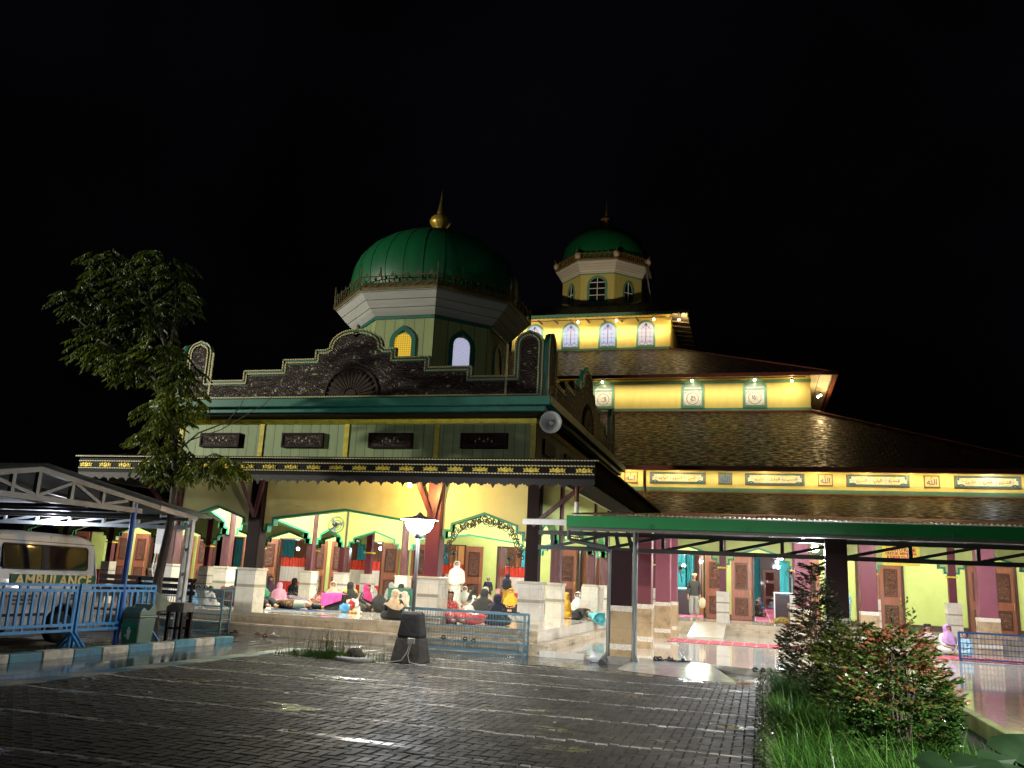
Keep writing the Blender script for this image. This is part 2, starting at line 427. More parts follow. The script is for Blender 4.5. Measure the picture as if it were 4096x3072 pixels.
# ------------------------------------------------------------------ ground
gm, t, b = nt('wet_asphalt'); co = coords(t, 'Object')
c = ramp(t, noise(t, co, 40, 6, .7), [(.3, (.012,.012,.012)), (.7, (.045,.043,.04))]); t.links.new(c, b.inputs['Base Color'])
wet = ramp(t, noise(t, co, .8, 4, .6), [(.42, (.08,.08,.08)), (.62, (.6,.6,.6))]); t.links.new(wet, b.inputs['Roughness'])
bump(t, b, noise(t, co, 55, 4), .35, .008)
MB().quad((-90,-40,-.03),(90,-40,-.03),(90,140,-.03),(-90,140,-.03)).build('ground', gm, kind='structure')

# paving of the yard: real herringbone blocks, bevelled, with worn painted bay lines
pm, t, b = nt('wet_concrete_pavers'); co = coords(t, 'Object', (1,1,1))
at = t.nodes.new('ShaderNodeAttribute'); at.attribute_name = 'tone'
geo = t.nodes.new('ShaderNodeNewGeometry'); sx = t.nodes.new('ShaderNodeSeparateXYZ'); t.links.new(geo.outputs['Position'], sx.inputs[0])
base = ramp(t, noise(t, co, 28, 6, .7), [(.28, (.018,.0175,.0165)), (.72, (.058,.055,.051))])
base = mixc(t, 1., base, ramp(t, at.outputs['Fac'], [(0., (.62,.62,.62)), (1., (1.4,1.36,1.3))]), 'MULTIPLY')
big = noise(t, co, .55, 5, .6)
base = mixc(t, 1., base, ramp(t, big, [(.32, (.55,.55,.55)), (.68, (1.3,1.27,1.2))]), 'MULTIPLY')
wob = math_(t, 'MULTIPLY', math_(t, 'SUBTRACT', noise(t, co, 1.1, 3), .5), .12)
jag = math_(t, 'MULTIPLY', math_(t, 'SUBTRACT', at.outputs['Fac'], .5), .07)
yy = math_(t, 'ADD', math_(t, 'ADD', sx.outputs[1], wob), jag)
per = math_(t, 'SUBTRACT', math_(t, 'FRACT', math_(t, 'DIVIDE', math_(t, 'SUBTRACT', yy, 6.08-.72), 1.44)), .5)
line = math_(t, 'LESS_THAN', math_(t, 'ABSOLUTE', per), .023)
wear = ramp(t, noise(t, co, 2.3, 6, .75), [(.36, (0,0,0)), (.58, (.85,.85,.85))])
paint = math_(t, 'MULTIPLY', line, wear)
base = mixc(t, paint, base, (.66,.64,.57)); t.links.new(base, b.inputs['Base Color'])
pud = ramp(t, noise(t, coords(t, 'Object', (.8,1.6,1)), .9, 3, .5), [(.62, (0,0,0)), (.68, (1,1,1))])
b.inputs['Specular IOR Level'].default_value = .35
rg = math_(t, 'SUBTRACT', ramp(t, noise(t, co, 3, 5), [(.3, (.55,.55,.55)), (.7, (.78,.78,.78))]), math_(t, 'MULTIPLY', pud, .50))
t.links.new(rg, b.inputs['Roughness']); bump(t, b, noise(t, co, 90, 3), .25, .004)
def pavers(x0, x1, y0, y1, w=.1055):
    m = MB(); tone = []; rnd = random.Random(3)
    g = .006; e = .008; hgt = .0
    nx = int((x1-x0)/w)+4; ny = int((y1-y0)/w)+4
    for i in range(-nx-ny, nx+ny):
        for j in range(-nx-ny, nx+ny):
            ox, oy = i+2*j, i-2*j
            for (bx, by, bw, bh) in ((ox, oy, 2, 1), (ox, oy+1, 1, 2)):
                X0 = x0+bx*w; Y0 = y0+by*w; X1 = X0+bw*w; Y1 = Y0+bh*w
                if X1 < x0 or Y1 < y0 or X0 > x1 or Y0 > y1: continue
                X0, X1, Y0, Y1 = max(X0,x0), min(X1,x1), max(Y0,y0), min(Y1,y1)
                if X1-X0 < .03 or Y1-Y0 < .03: continue
                z = rnd.uniform(-.004,.002); tx = rnd.uniform(-.008,.008); ty = rnd.uniform(-.008,.008)
                cx, cy = (X0+X1)/2, (Y0+Y1)/2
                f = lambda x, y, d: (x, y, z-d+(x-cx)*tx+(y-cy)*ty)
                a = [f(X0+g/2,Y0+g/2,.02), f(X1-g/2,Y0+g/2,.02), f(X1-g/2,Y1-g/2,.02), f(X0+g/2,Y1-g/2,.02)]
                q = g/2+e
                c_ = [f(X0+q,Y0+q,0), f(X1-q,Y0+q,0), f(X1-q,Y1-q,0), f(X0+q,Y1-q,0)]
                m.add(a+c_, [(4,5,6,7),(0,1,5,4),(1,2,6,5),(2,3,7,6),(3,0,4,7)])
                tone += [rnd.random()]*5
    return m, tone
m, tone = pavers(-8.62, .02, 3.2, 16.3)
yard = m.build('yard_paving', pm, kind='structure', org=(0,0,0))
at_ = yard.data.attributes.new('tone', 'FLOAT', 'FACE'); at_.data.foreach_set('value', tone)
MB().quad((-8.7,3.1,-.018),(.1,3.1,-.018),(.1,16.4,-.018),(-8.7,16.4,-.018)).build('yard_bed', mat('joint_sand', (.012,.011,.01), .9), kind='structure')

# wet strips around the yard
WETC, t, b = nt('wet_smooth_concrete'); co = coords(t, 'Object')
c = ramp(t, noise(t, co, 2.4, 8, .7), [(.3, (.035,.035,.034)), (.7, (.095,.095,.092))]); t.links.new(c, b.inputs['Base Color'])
t.links.new(ramp(t, noise(t, coords(t, 'Object', (2.5,.8,1)), 1.6, 5, .65), [(.40, (.03,.03,.03)), (.62, (.28,.28,.28))]), b.inputs['Roughness'])
bump(t, b, noise(t, co, 7, 4), .12, .01)
WETB, t, b = nt('wet_blue_path'); co = coords(t, 'Object')
c = ramp(t, noise(t, co, 2.2, 8, .7), [(.3, (.035,.055,.068)), (.7, (.085,.115,.135))]); t.links.new(c, b.inputs['Base Color'])
t.links.new(ramp(t, noise(t, coords(t, 'Object', (3,.8,1)), 1.5, 5, .65), [(.38, (.04,.04,.04)), (.65, (.24,.24,.24))]), b.inputs['Roughness'])
bump(t, b, noise(t, co, 8, 4), .12, .01)
def sheet(name, pts, z, m):
    return MB().poly([(x, y, z) for x, y in pts], 0).build(name, m, kind='structure')
sheet('wet_path', [(-10.45,2.5),(-8.95,2.5),(-8.95,15.7),(-10.0,16.6),(-10.45,16.6)], .004, WETB)
sheet('forecourt_apron', [(-16,16.61),(-10,16.61),(-8.94,15.71),(-8.62,16.31),(-4.3,16.31),(-3.9,16.46),(-2.4,16.0),(.1,15.4),(.1,17.45),(-1.7,18.4),(-3.0,18.6),(-16,18.6)], .0, WETC)
sheet('parking_floor', [(-24,2.5),(-10.6,2.5),(-10.6,18.6),(-24,18.6)], -.012, gm)
# painted edging flush with the path, alternating colours
EB = mat('edge_blue', (.045,.13,.17), .35, var=.3, scale=9, dirt=(.10,.10,.09)); EW = mat('edge_white', (.34,.33,.28), .4, var=.3, scale=9, dirt=(.08,.08,.06))
KB = mat('kerb_blue', (.05,.20,.28), .6, var=.35, scale=8, bmp=.5, bscale=35, dirt=(.04,.045,.04)); KW = mat('kerb_white', (.50,.47,.38), .65, var=.3, scale=8, bmp=.5, bscale=35, dirt=(.05,.045,.03))
ed = thing('painted_edging', 'flush blue and cream painted edging between the wet path and the paved yard', 'edging', (-8.8,9,0))
y = 3.0; k = 0
while y < 15.4:
    l = .62; sk = .22
    MB().add([(-8.95,y,.008),(-8.62,y+sk,.008),(-8.62,y+l+sk-.01,.008),(-8.95,y+l-.01,.008),(-8.95,y,-.03),(-8.62,y+sk,-.03),(-8.62,y+l+sk-.01,-.03),(-8.95,y+l-.01,-.03)], [(0,1,2,3),(0,4,5,1),(1,5,6,2),(2,6,7,3),(3,7,4,0)]).build('edging_stone', (EB, EW)[k % 2], ed)
    y += l; k += 1
kb = thing('striped_kerb', 'raised kerb of alternating blue and dirty white blocks along the wet path', 'kerb', (-10.52,10,0))
y = 6.2; k = 1
while y < 16.2:
    l = .63; w2 = random.uniform(-.01,.01)
    MB().box(-10.62+w2,y,-.03,-10.43+w2,y+l-.015,.125+random.uniform(-.008,.008)).build('kerb_stone', (KB, KW)[k % 2], kb, bevel=.018, seg=2)
    y += l; k += 1
# terrace slab at the right and its little ramp
tp = [(-4.62,18.25),(-3.0,18.15),(-1.7,17.9),(.1,17.45),(.1,5),(2.75,5),(2.75,3),(14,3),(14,31),(-4.62,31)]
tp = [(-4.45,18.3),(-1.7,18.2),(.1,17.5),(2.62,17.3),(2.62,3.),(16,3.),(16,30.9),(-4.45,30.9)]
m = MB(); m.prism(tp, XY(0), -.05, .12); m.build('terrace', [TERR], kind='structure')
m = MB(); m.add([(-2.45,16.55,.006),(-.75,15.75,.006),(-.95,18.0,.124),(-2.35,18.25,.124),(-2.6,16.9,.0),(-.4,16.0,0)], [(0,1,2,3),(0,3,4),(1,5,2)]); m.build('terrace_ramp', mat('ramp_stone', (.42,.43,.42), .14, var=.25, scale=4), kind='structure')
# ------------------------------------------------------------------ porch pavilion
XC, YP = -9.64, 24.0
porch = thing('porch_pavilion', 'front prayer porch with stepped carved parapet, arcades and the large dark green dome', 'pavilion', (XC,YP,.0))
def mirror(pts): return [(-u, v) for u, v in pts[::-1]]
# platform and steps
m = MB(); m.box(XC-9.5,18.9,.0,XC+4.98,35.2,.48); m.build('platform', [FLOORT], porch)
m = MB(); m.box(XC-9.5,18.45,.0,XC+5.36,18.899,.24); m.box(XC+4.981,18.9,.0,XC+5.36,31,.24); m.build_each('step', STEPS, porch, bevel=.01)
m = MB(); m.box(XC-9.5,18.875,.40,XC+5.0,18.898,.482); m.box(XC-9.5,18.43,.2,XC+5.38,18.448,.243); m.box(XC-9.5,18.36,.0,XC+5.4,18.429,.03); m.build_each('step_nosing', mat('pale_nosing', (.62,.55,.42), .3, dirt=(.4,.3,.2)), porch)
m = MB(); m.box(XC-9.5,18.885,.24,XC+4.99,18.8995,.402); m.build('riser', STEPS, porch)
# columns
def column(x, y, post=None, w=.30, pl=.46, brace=0):
    post = post or DKWOOD
    c = MB().cbox(x, y, 1.5, w, w, 2.45).build('column', post, porch, bevel=.02)
    m = MB(); m.cbox(x, y, .48, pl, pl, .99); m.build('plinth', PLINTH, c)
    m = MB(); m.cbox(x, y, 1.46, pl+.05, pl+.05, .06); m.build('plinth_cap', mat('plinth_cap', (.50,.46,.38), .35), c, bevel=.01)
    m = MB(); m.cbox(x, y, 1.06, pl+.006, pl+.006, .07); m.build('plinth_band', mat('plinth_band', (.30,.27,.21), .4), c)
    if brace:
        for (dx, dy, dz) in brace:
            MB().beam((x, y-w/2-.02, 2.75), (x+dx, y-w/2+dy, 2.75+dz), .09, .09).build('brace', MAROONP, c)
    return c
OX = (-4.74, -2.36, 2.36, 4.74)
PM = (MAROONP, DKWOOD, MAROON, DKWOOD)
for i, ox in enumerate(OX):
    br = [(-.36,-.28,.95), (.17,-.05,.95)] if 0 < i < 3 else ([(1.15,0,.95)] if i == 3 else [(-1.1,0,.95)])
    column(XC+ox, 19.2, PM[i], .36 if i in (1,2) else .30, .5, br)
for oy in (21.6, 26.4, 28.8):
    column(XC-4.74, oy, MAROONP, .24, .42); column(XC+4.74, oy, MAROONP, .26, .40)
for ox in (-2.36, 2.36): column(XC+ox, 28.8, MAROONP, .24, .44)
# low tiled walls between plinths of the middle
m = MB(); m.box(XC+2.05,18.98,.48,XC+2.68,19.45,1.44); m.build('plinth_pier', PLINTH, porch)
m = MB(); m.box(XC+4.5,26.15,.48,XC+5.0,27.2,1.46); m.build('plinth_pier', PLINTH, porch)
# arcade walls
def arch_pts(cx, hw, peak=2.97, sp=2.72, lo=2.40, s1=.11, s2=.16):
    a = [(hw, lo), (hw-s1, lo), (hw-s1, (lo+sp)/2), (hw-s1-s2, (lo+sp)/2), (hw-s1-s2, sp), (0, peak)]
    return [(cx-u, v) for u, v in a] + [(cx+u, v) for u, v in a[:-1][::-1]]
def arcade(name, cents, hws, fn, top, wall, trim, parent, ends, th=.07, peak=2.97, lo=2.40):
    bot = [(ends[0], lo)]
    for c, h in zip(cents, hws): bot += arch_pts(c, h, peak, lo+.32, lo)
    bot += [(ends[1], lo)]
    o = MB().prism(bot + [(ends[1], top), (ends[0], top)], fn, -th, th).build(name, wall, parent)
    for c, h in zip(cents, hws):
        MB().band(arch_pts(c, h, peak, lo+.32, lo), fn, .055, -th-.025, th+.025).build('arch_trim', trim, o)
    return o
c3 = [-3.55, 0, 3.55]; h3 = [1.03, 2.16, 1.03]
arcade('arcade_wall', [XC+u for u in c3], h3, XZ(19.25), 3.95, CREAMY, GTRIM, porch, (XC-4.74, XC+4.74))
arcade('arcade_wall', [XC+u for u in c3], h3, XZ(28.8), 3.95, LIME, GTRIM, porch, (XC-4.74, XC+4.74))
for sx_ in (-4.74, 4.74):
    arcade('arcade_wall', [YP+u for u in c3], [1.0,2.2,1.0], YZ(XC+sx_), 3.95, LIME, mat('bright_green_trim', (.02,.42,.18), .45), porch, (YP-4.74, YP+4.74))
MB().box(XC-4.9,19.0,3.951,XC+4.9,29,4.02).build('ceiling', mat('porch_ceiling', (.60,.62,.42), .7), porch)
# carved filigree in the right bay arch
FIL = mat('filigree', (.03,.018,.014), .5)
m = MB(); rnd = random.Random(5)
for sgn in (-1, 1):
    for k in range(26):
        tt = k/25; 
        px = sgn*(.05+.85*min(1, tt*1.25)); pz = 2.93-.26*min(1,tt*1.2) - max(0, tt-.55)*1.25
        for q in range(2):
            r = rnd.uniform(.035,.075); cx, cz = XC+3.55+px+rnd.uniform(-.06,.06)-sgn*.02, pz-.05+rnd.uniform(-.07,.03)
            a0 = rnd.uniform(0,6.28); pts = [(cx+r*math.cos(a0+a*.7), 19.25, cz+r*math.sin(a0+a*.7)) for a in range(8)]
            m.path(pts, .011, 5)
m.build('carved_filigree', FIL, porch)
# upper wall, yellow strips, vents
XW = 4.76
m = MB(); m.box(XC-XW,18.92,4.16,XC+XW,19.05,5.2); m.build('upper_wall', SAGE, porch)
m = MB(); m.box(XC+XW-.13,19.051,4.16,XC+XW,29.1,5.2); m.box(XC-XW,19.051,4.16,XC-XW+.13,29.1,5.2); m.build_each('upper_wall', SAGE_SIDE, porch)
m = MB(); m.box(XC-XW-.01,18.885,5.06,XC+XW+.01,18.918,5.18)
m.build('yellow_strip', YEL, porch)
for k in range(5):
    u = -4.7+2.35*k
    MB().box(XC+u-.06,18.895,4.2,XC+u+.06,18.919,5.059).build('yellow_strip', YEL, porch)
MB().box(XC+XW+.002,18.95,5.06,XC+XW+.03,29,5.18).build('yellow_strip', YEL, porch)
for k in range(4):
    u = -3.52+2.35*k
    o = MB().box(XC+u-.57,18.86,4.47,XC+u+.57,18.918,4.83).build('vent_panel', CARVE2, porch)
    m = MB(); m.band([(XC+u-.57,4.47),(XC+u+.57,4.47),(XC+u+.57,4.83),(XC+u-.57,4.83)], XZ(18.85), .045, -.012, .012, closed=True); m.build('panel_frame', DKWOOD, o)
    for q in range(5):
        m2 = MB(); m2.cbox(XC+u-.2+q*.1, 18.857, 4.61+.06*(q%2), .03, .006, .05)
        m2.build('pierced_hole', mat('hole_light', (.35,.4,.22), .6), o)
for k in range(4):
    yv = 20.2+2.35*k
    MB().box(XC+XW+.002,yv-.57,4.47,XC+XW+.05,yv+.57,4.83).build('vent_panel', CARVE2, porch)
# teal cornice in two stepped boards, all round
def ring(m, x0, x1, y0, y1, z0, z1, t):
    m.box(x0,y0,z0,x1,y0+t,z1); m.box(x0,y0+t,z0,x0+t,y1,z1); m.box(x1-t,y0+t,z0,x1,y1,z1); return m
ring(MB(), XC-5.25, XC+5.25, 18.18, 29.6, 5.36, 5.56, .25).build('cornice', TEAL, porch, bevel=.01)
ring(MB(), XC-5.1, XC+5.1, 18.33, 29.6, 5.24, 5.359, .5).build('cornice', TEAL, porch, bevel=.01)
MB().box(XC-5.0,18.43,5.2,XC+5.0,29.6,5.24).build('cornice_soffit', FASCIA, porch)
# stepped parapet
def half():
    p = [(4.83,5.62),(4.83,6.93)]
    for a in range(1, 8): 
        th = a/8*PI/2; p.append((4.48+.35*math.cos(th)**.8, 6.93+.33*math.sin(th)))
    p += [(4.48,7.30)]
    for a in range(7, 0, -1):
        th = a/8*PI/2; p.append((4.48-.35*math.cos(th)**.8, 6.93+.33*math.sin(th)))
    p += [(4.13,6.93),(4.13,6.21),(3.1,6.21),(3.1,6.46),(2.0,6.46),(2.0,6.73),(1.1,6.73),(1.1,6.96),(.80,6.96)]
    for a in range(0, 9):
        th = a/8*PI/2; p.append((.03+.70*math.cos(th)**.9, 7.0+.47*math.sin(th)))
    p += [(.0,7.60)]
    return p
HP = half(); PROF = [(-u, v) for u, v in HP[:-1]] + HP[::-1]
def inset(pts, d):
    m = MB(); P = [Vector(p) for p in pts]; out = []; n = len(P)
    for i in range(n):
        a, b = P[max(i-1,0)], P[min(i+1,n-1)]
        d1, d2 = (P[i]-a), (b-P[i])
        d1 = d1 if d1.length > 1e-9 else d2; d2 = d2 if d2.length > 1e-9 else d1
        d1 = d1.normalized(); d2 = d2.normalized(); n1 = Vector((d1.y,-d1.x)); n2 = Vector((d2.y,-d2.x))
        mm = n1+n2; mm = n1 if mm.length < 1e-5 else mm.normalized()
        out.append(tuple(P[i]+mm*(d/max(.4, mm.dot(n1)))))
    return out
ROPE, t, b = nt('gold_rope'); tc = coords(t, 'Object', (1,1,1)); wv = N(t, 'ShaderNodeTexWave', Scale=9.); wv.bands_direction = 'DIAGONAL'; t.links.new(tc, wv.inputs['Vector'])
t.links.new(ramp(t, wv.outputs['Fac'], [(.2,(.10,.08,.02)),(.6,(.66,.58,.28))]), b.inputs['Base Color']); b.inputs['Roughness'].default_value = .4
def parapet(fn, c, trim=True):
    sh = lambda pts: [(u+c, v) for u, v in pts]
    o = MB().prism(sh(PROF), fn, -.06, .06).build('parapet', TEAL, porch)
    inn = inset(PROF, .15); inn = [(max(-4.7,min(4.7,u)), max(5.74,v)) for u, v in inn]
    MB().prism(sh(inn), fn, -.085, -.0605).build('carved_panel', CARVE, o)
    for d, r in ((.02,.021),(.105,.021)):
        pts = sh(inset(PROF, d)); m = MB()
        for (u, v), (u2_, v2) in zip(pts[:-1], pts[1:]):
            m.beam(fn(u,v,-.085 if d > .1 else -.07), fn(u2_,v2,-.085 if d > .1 else -.07), .034, .034)
        m.build('rope_trim', ROPE, o)
    for zz in (5.64,5.735):
        MB().beam(fn(c-4.82,zz,-.08), fn(c+4.82,zz,-.08), .034, .034).build('rope_trim', ROPE, o)
    m = MB(); m.band([(c+3.98,5.66),(c+3.98,6.95)], fn, .05, -.095, -.06); m.band([(c-4.03,5.66),(c-4.03,6.95)], fn, .05, -.095, -.06); m.build_each('tower_strip', ROPE, o)
    # sunburst fan over a ring
    m = MB(); m2 = MB()
    for k in range(15):
        a = PI*(k+.5)/15; d = Vector((math.cos(a), math.sin(a))); nn = Vector((-d.y, d.x))
        q = [d*.18+nn*.012, d*.56+nn*.045, d*.66, d*.56-nn*.045, d*.18-nn*.012]
        m.prism([(c+p.x, 5.76+p.y) for p in q], fn, -.125, -.084)
    arc = [(c+.74*math.cos(PI*k/24), 5.76+.74*math.sin(PI*k/24)) for k in range(25)]
    m.band(arc, fn, .05, -.125, -.084)
    hub = [(c+.15*math.cos(PI*k/8), 5.76+.15*math.sin(PI*k/8)) for k in range(9)]; m.prism(hub, fn, -.13, -.084)
    m.build('sunburst', mat('carved_relief', (.038,.023,.018), .6, var=.3, spec=.2), o)
    return o
parapet(XZ(18.92), XC+.05)
parapet(lambda u, v, d: (XC+5.0-d-.06, u, v), YP-.3)
parapet(lambda u, v, d: (XC-5.0+d+.06, u, v), YP-.3)
MB().box(XC-4.9,18.6,5.561,XC+4.9,29.4,5.6).build('parapet_base', TEAL, porch)
# low hipped roof behind the parapet
m = MB()
A_ = [(XC-4.8,18.9,5.6),(XC+4.8,18.9,5.6),(XC+4.8,29.2,5.6),(XC-4.8,29.2,5.6)]; B_ = [(XC-2,22,6.3),(XC+2,22,6.3),(XC+2,26,6.3),(XC-2,26,6.3)]
for k in range(4): m.quad(A_[k],A_[(k+1)%4],B_[(k+1)%4],B_[k], 0, [(0,0),(9,0),(6,3),(3,3)])
m.build('roof', ROOF, porch)
# octagonal drum
def octo(m, c, rings, mi=0):
    """rings: (apothem, z); one face toward the camera side"""
    k8 = 1/math.cos(PI/8); vs = []
    for r, z in rings:
        for k in range(8):
            a = PI/8 + k*PI/4; vs.append((c[0]+r*k8*math.cos(a), c[1]+r*k8*math.sin(a), z))
    fs = []
    for i in range(len(rings)-1):
        for k in range(8): fs.append((i*8+k, i*8+(k+1)%8, (i+1)*8+(k+1)%8, (i+1)*8+k))
    return m.add(vs, fs, mi)
DC = (XC, YP)
FACE = lambda c, ap, k: (lambda u, v, d: (c[0]+(ap-d)*math.cos(k*PI/4-PI/2)-u*math.sin(k*PI/4-PI/2), c[1]+(ap-d)*math.sin(k*PI/4-PI/2)+u*math.cos(k*PI/4-PI/2), v))
drum = octo(MB(), DC, [(2.16,5.7),(2.16,8.66)]).build('drum', SAGE_PLAIN, porch)
octo(MB(), DC, [(2.2,8.66),(2.21,8.74)]).build('teal_band', TEAL, drum)
octo(MB(), DC, [(2.19,8.74),(2.34,8.86),(2.56,9.1),(2.76,9.34)]).build('flared_eave', WEATHW, drum)
octo(MB(), DC, [(2.78,9.341),(2.82,9.42),(2.7,9.6),(2.6,9.62)]).build('eave_rim', mat('old_gold_band', (.16,.125,.05), .5, var=.4, scale=8), drum)
def gothic(w, h0, h1, tip=.0, n=12):
    p = [(w/2, h0), (w/2, h1)]
    for k in range(1, n):
        a = PI*k/n; e = w/2
        p.append((e*math.cos(a), h1+e*math.sin(a) + (tip*max(0, 1-abs(k-n/2)/2.2) if tip else 0)))
    return p + [(-w/2, h1), (-w/2, h0)]
MESHY, t, b = nt('lit_yellow_mesh'); cc = coords(t, 'Object'); ck = N(t, 'ShaderNodeTexChecker', Scale=22.); mp = t.nodes.new('ShaderNodeMapping'); mp.inputs['Rotation'].default_value = (0,R(45),0); t.links.new(cc, mp.inputs[0]); t.links.new(mp.outputs[0], ck.inputs['Vector'])
ck.inputs['Color1'].default_value = (.85,.55,.02,1); ck.inputs['Color2'].default_value = (.45,.25,.01,1); t.links.new(ck.outputs['Color'], b.inputs['Emission Color']); b.inputs['Emission Strength'].default_value = .75; b.inputs['Base Color'].default_value = (.3,.2,.02,1)
MESHW, t, b = nt('lit_white_mesh'); cc = coords(t, 'Object'); ck = N(t, 'ShaderNodeTexChecker', Scale=24.); mp = t.nodes.new('ShaderNodeMapping'); mp.inputs['Rotation'].default_value = (R(45),0,R(45)); t.links.new(cc, mp.inputs[0]); t.links.new(mp.outputs[0], ck.inputs['Vector'])
ck.inputs['Color1'].default_value = (.62,.62,.82,1); ck.inputs['Color2'].default_value = (.33,.34,.52,1); t.links.new(ck.outputs['Color'], b.inputs['Emission Color']); b.inputs['Emission Strength'].default_value = .8
for k in range(8):
    fn = FACE(DC, 2.16, k); w = MB()
    ou = gothic(.86, 6.9, 7.98, .1); iw = gothic(.62, 6.9, 7.92)
    f = MB(); f.band(gothic(.80, 6.9, 7.98, .08), fn, .13, -.05, .02); f = f.build('window', TEAL, drum)
    MB().prism(iw, fn, -.012, .0).build('pane', MESHY if k == 0 else MESHW if k == 1 else mat('unlit_pane', (.10,.12,.07), .4), f)
# dome, finial, railing
prof = [(2.50,9.6),(2.58,9.9),(2.61,10.2),(2.56,10.6),(2.42,10.95),(2.17,11.28),(1.82,11.56),(1.4,11.79),(.9,11.95),(.45,12.04),(.2,12.07)]
m = MB(); m.lathe((XC,YP,0), prof, 64, 0, True); dome = m.build('dome', DOMEG, porch)
m = MB()
for k in range(28):
    a = 2*PI*k/28; m.path([(XC+r*1.002*math.cos(a), YP+r*1.002*math.sin(a), z) for r, z in prof], .007, 4)
m.build('dome_seam', mat('dome_seam', (.002,.06,.02), .5), dome)
m = MB(); m.lathe((XC,YP,0), [(.24,12.03),(.27,12.12),(.16,12.2),(.14,12.28),(.20,12.36),(.32,12.48),(.34,12.58),(.29,12.70),(.16,12.78),(.10,12.84)], 24, 0, True, -.06); fin = m.build('finial', BRASS, dome)
SPIKE = mat('shaded_brass', (.14,.09,.02), .45, .4)  # brass darkened for the unlit tip, shade put into the colour
m = MB(); m.lathe((XC,YP,0), [(.12,12.84),(.13,12.87),(.085,13.05),(.045,13.3),(.022,13.5),(.008,13.64)], 14); m.build('spike', SPIKE, fin)
def railing(m, c, ap, z0, z1, n, r, spikes):
    k8 = 1/math.cos(PI/8); P = [(c[0]+ap*k8*math.cos(PI/8+k*PI/4), c[1]+ap*k8*math.sin(PI/8+k*PI/4)) for k in range(8)]
    for k in range(8):
        a, b = Vector(P[k]), Vector(P[(k+1)%8])
        for z in (z0, z1): m.beam((a.x,a.y,z), (b.x,b.y,z), r*2, r*2)
        m.beam((a.x,a.y,z0-.05),(a.x,a.y,z1+.35),r*2,r*2)
        for i in range(n):
            p = a.lerp(b, (i+.5)/n); m.beam((p.x,p.y,z0),(p.x,p.y,z1),r*1.3,r*1.3)
            if i % 2 == 0 and spikes:
                q = a.lerp(b, min(1,(i+1.5)/n)); m.beam((p.x,p.y,z0),(q.x,q.y,z1),r*1.2,r*1.2)
        for i in range(spikes):
            p = a.lerp(b, (i+.5)/spikes); d = (b-a).normalized()*.06
            m.add([(p.x-d.x*.35,p.y-d.y*.35,z1),(p.x+d.x*.35,p.y+d.y*.35,z1),(p.x+d.x,p.y+d.y,z1+.09),(p.x+d.x*.3,p.y+d.y*.3,z1+.08),(p.x,p.y,z1+.17),(p.x-d.x*.3,p.y-d.y*.3,z1+.08),(p.x-d.x,p.y-d.y,z1+.09)], [(0,1,2,3,4,5,6)])
    return m
RAILG = mat('rail_gold', (.09,.072,.025), .55, .3, .3)
railing(MB(), DC, 2.82, 9.42, 9.74, 12, .013, 6).build('dome_railing', RAILG, dome)
# lower fascia with lotus ornaments and scalloped valance, on three sides, with the skirt roof above it
FX, FY, FZ = 6.42, 17.45, 3.62
BROWNROOF = mat('skirt_edge', (.03,.02,.018), .6)
m = MB(); m.box(XC-FX-.08,FY-.05,3.98,XC+FX+.08,FY+.1,4.03); m.box(XC+FX-.02,FY+.1,3.98,XC+FX+.08,30.4,4.03); m.box(XC-FX-.08,FY+.1,3.98,XC-FX+.02,30.4,4.03); m.build_each('fascia_cap', FASCIA, porch)
fa = MB().box(XC-FX,FY,3.68,XC+FX,FY+.06,3.979).build('fascia', FASCIA, porch)
fs_ = MB().box(XC+FX-.06,FY+.061,3.5,XC+FX,30.3,3.979).build('fascia', FASCIA_SHADED, porch)
MB().box(XC-FX,FY+.061,3.5,XC-FX+.06,30.3,3.979).build('fascia', FASCIA, porch)
for zz in (3.885, 3.715): MB().beam((XC-FX,FY-.012,zz),(XC+FX,FY-.012,zz),.022,.022).build('rope_trim', ROPE, fa)
MB().beam((XC-FX-.08,FY-.062,3.995),(XC+FX+.08,FY-.062,3.995),.014,.02).build('rope_trim', ROPE, fa)
def lotus(cx, cz, w, h):
    P = [(-.5,.25),(-.42,-.1),(-.48,-.42),(-.2,-.35),(0,-.5),(.2,-.35),(.48,-.42),(.42,-.1),(.5,.25),(.34,.12),(.28,.42),(.14,.15),(0,.5),(-.14,.15),(-.28,.42),(-.34,.12)]
    return [(cx+u*w, cz+v*h) for u, v in P]
for k in range(23):
    u = -6.2+k*.5636
    if u > 6.3: break
    m = MB(); m.prism(lotus(XC+u, 3.80, .36, .115), XZ(FY), -.02, -.001)
    for q in range(-2, 3): m.ball((XC+u+q*.062, FY-.022, 3.80+.012*math.cos(q*2.)), .022, .012, .03, 6, 4)
    m.build('lotus_ornament', GOLD, fa)
pts = [(XC-FX, 3.66)]; n = 50; w = 2*FX/n
for k in range(n):
    x = XC-FX+k*w; d = .05 if k % 2 else .0
    pts += [(x, 3.52), (x+w*.12, 3.485), (x+w*.3, 3.49), (x+w*.38, 3.46), (x+w*.5, 3.455-d), (x+w*.62, 3.46), (x+w*.7, 3.49), (x+w*.88, 3.485)]
pts += [(XC+FX, 3.52), (XC+FX, 3.66)]
MB().prism(pts, XZ(FY+.03), -.015, .015).build('valance', mat('valance_wood', (.014,.010,.009), .55, var=.5, scale=16, bmp=.6, bscale=40), fa)
MB().box(XC-FX,FY+.005,3.62,XC+FX,FY+.055,3.679).build('fascia_board', FASCIA, fa)
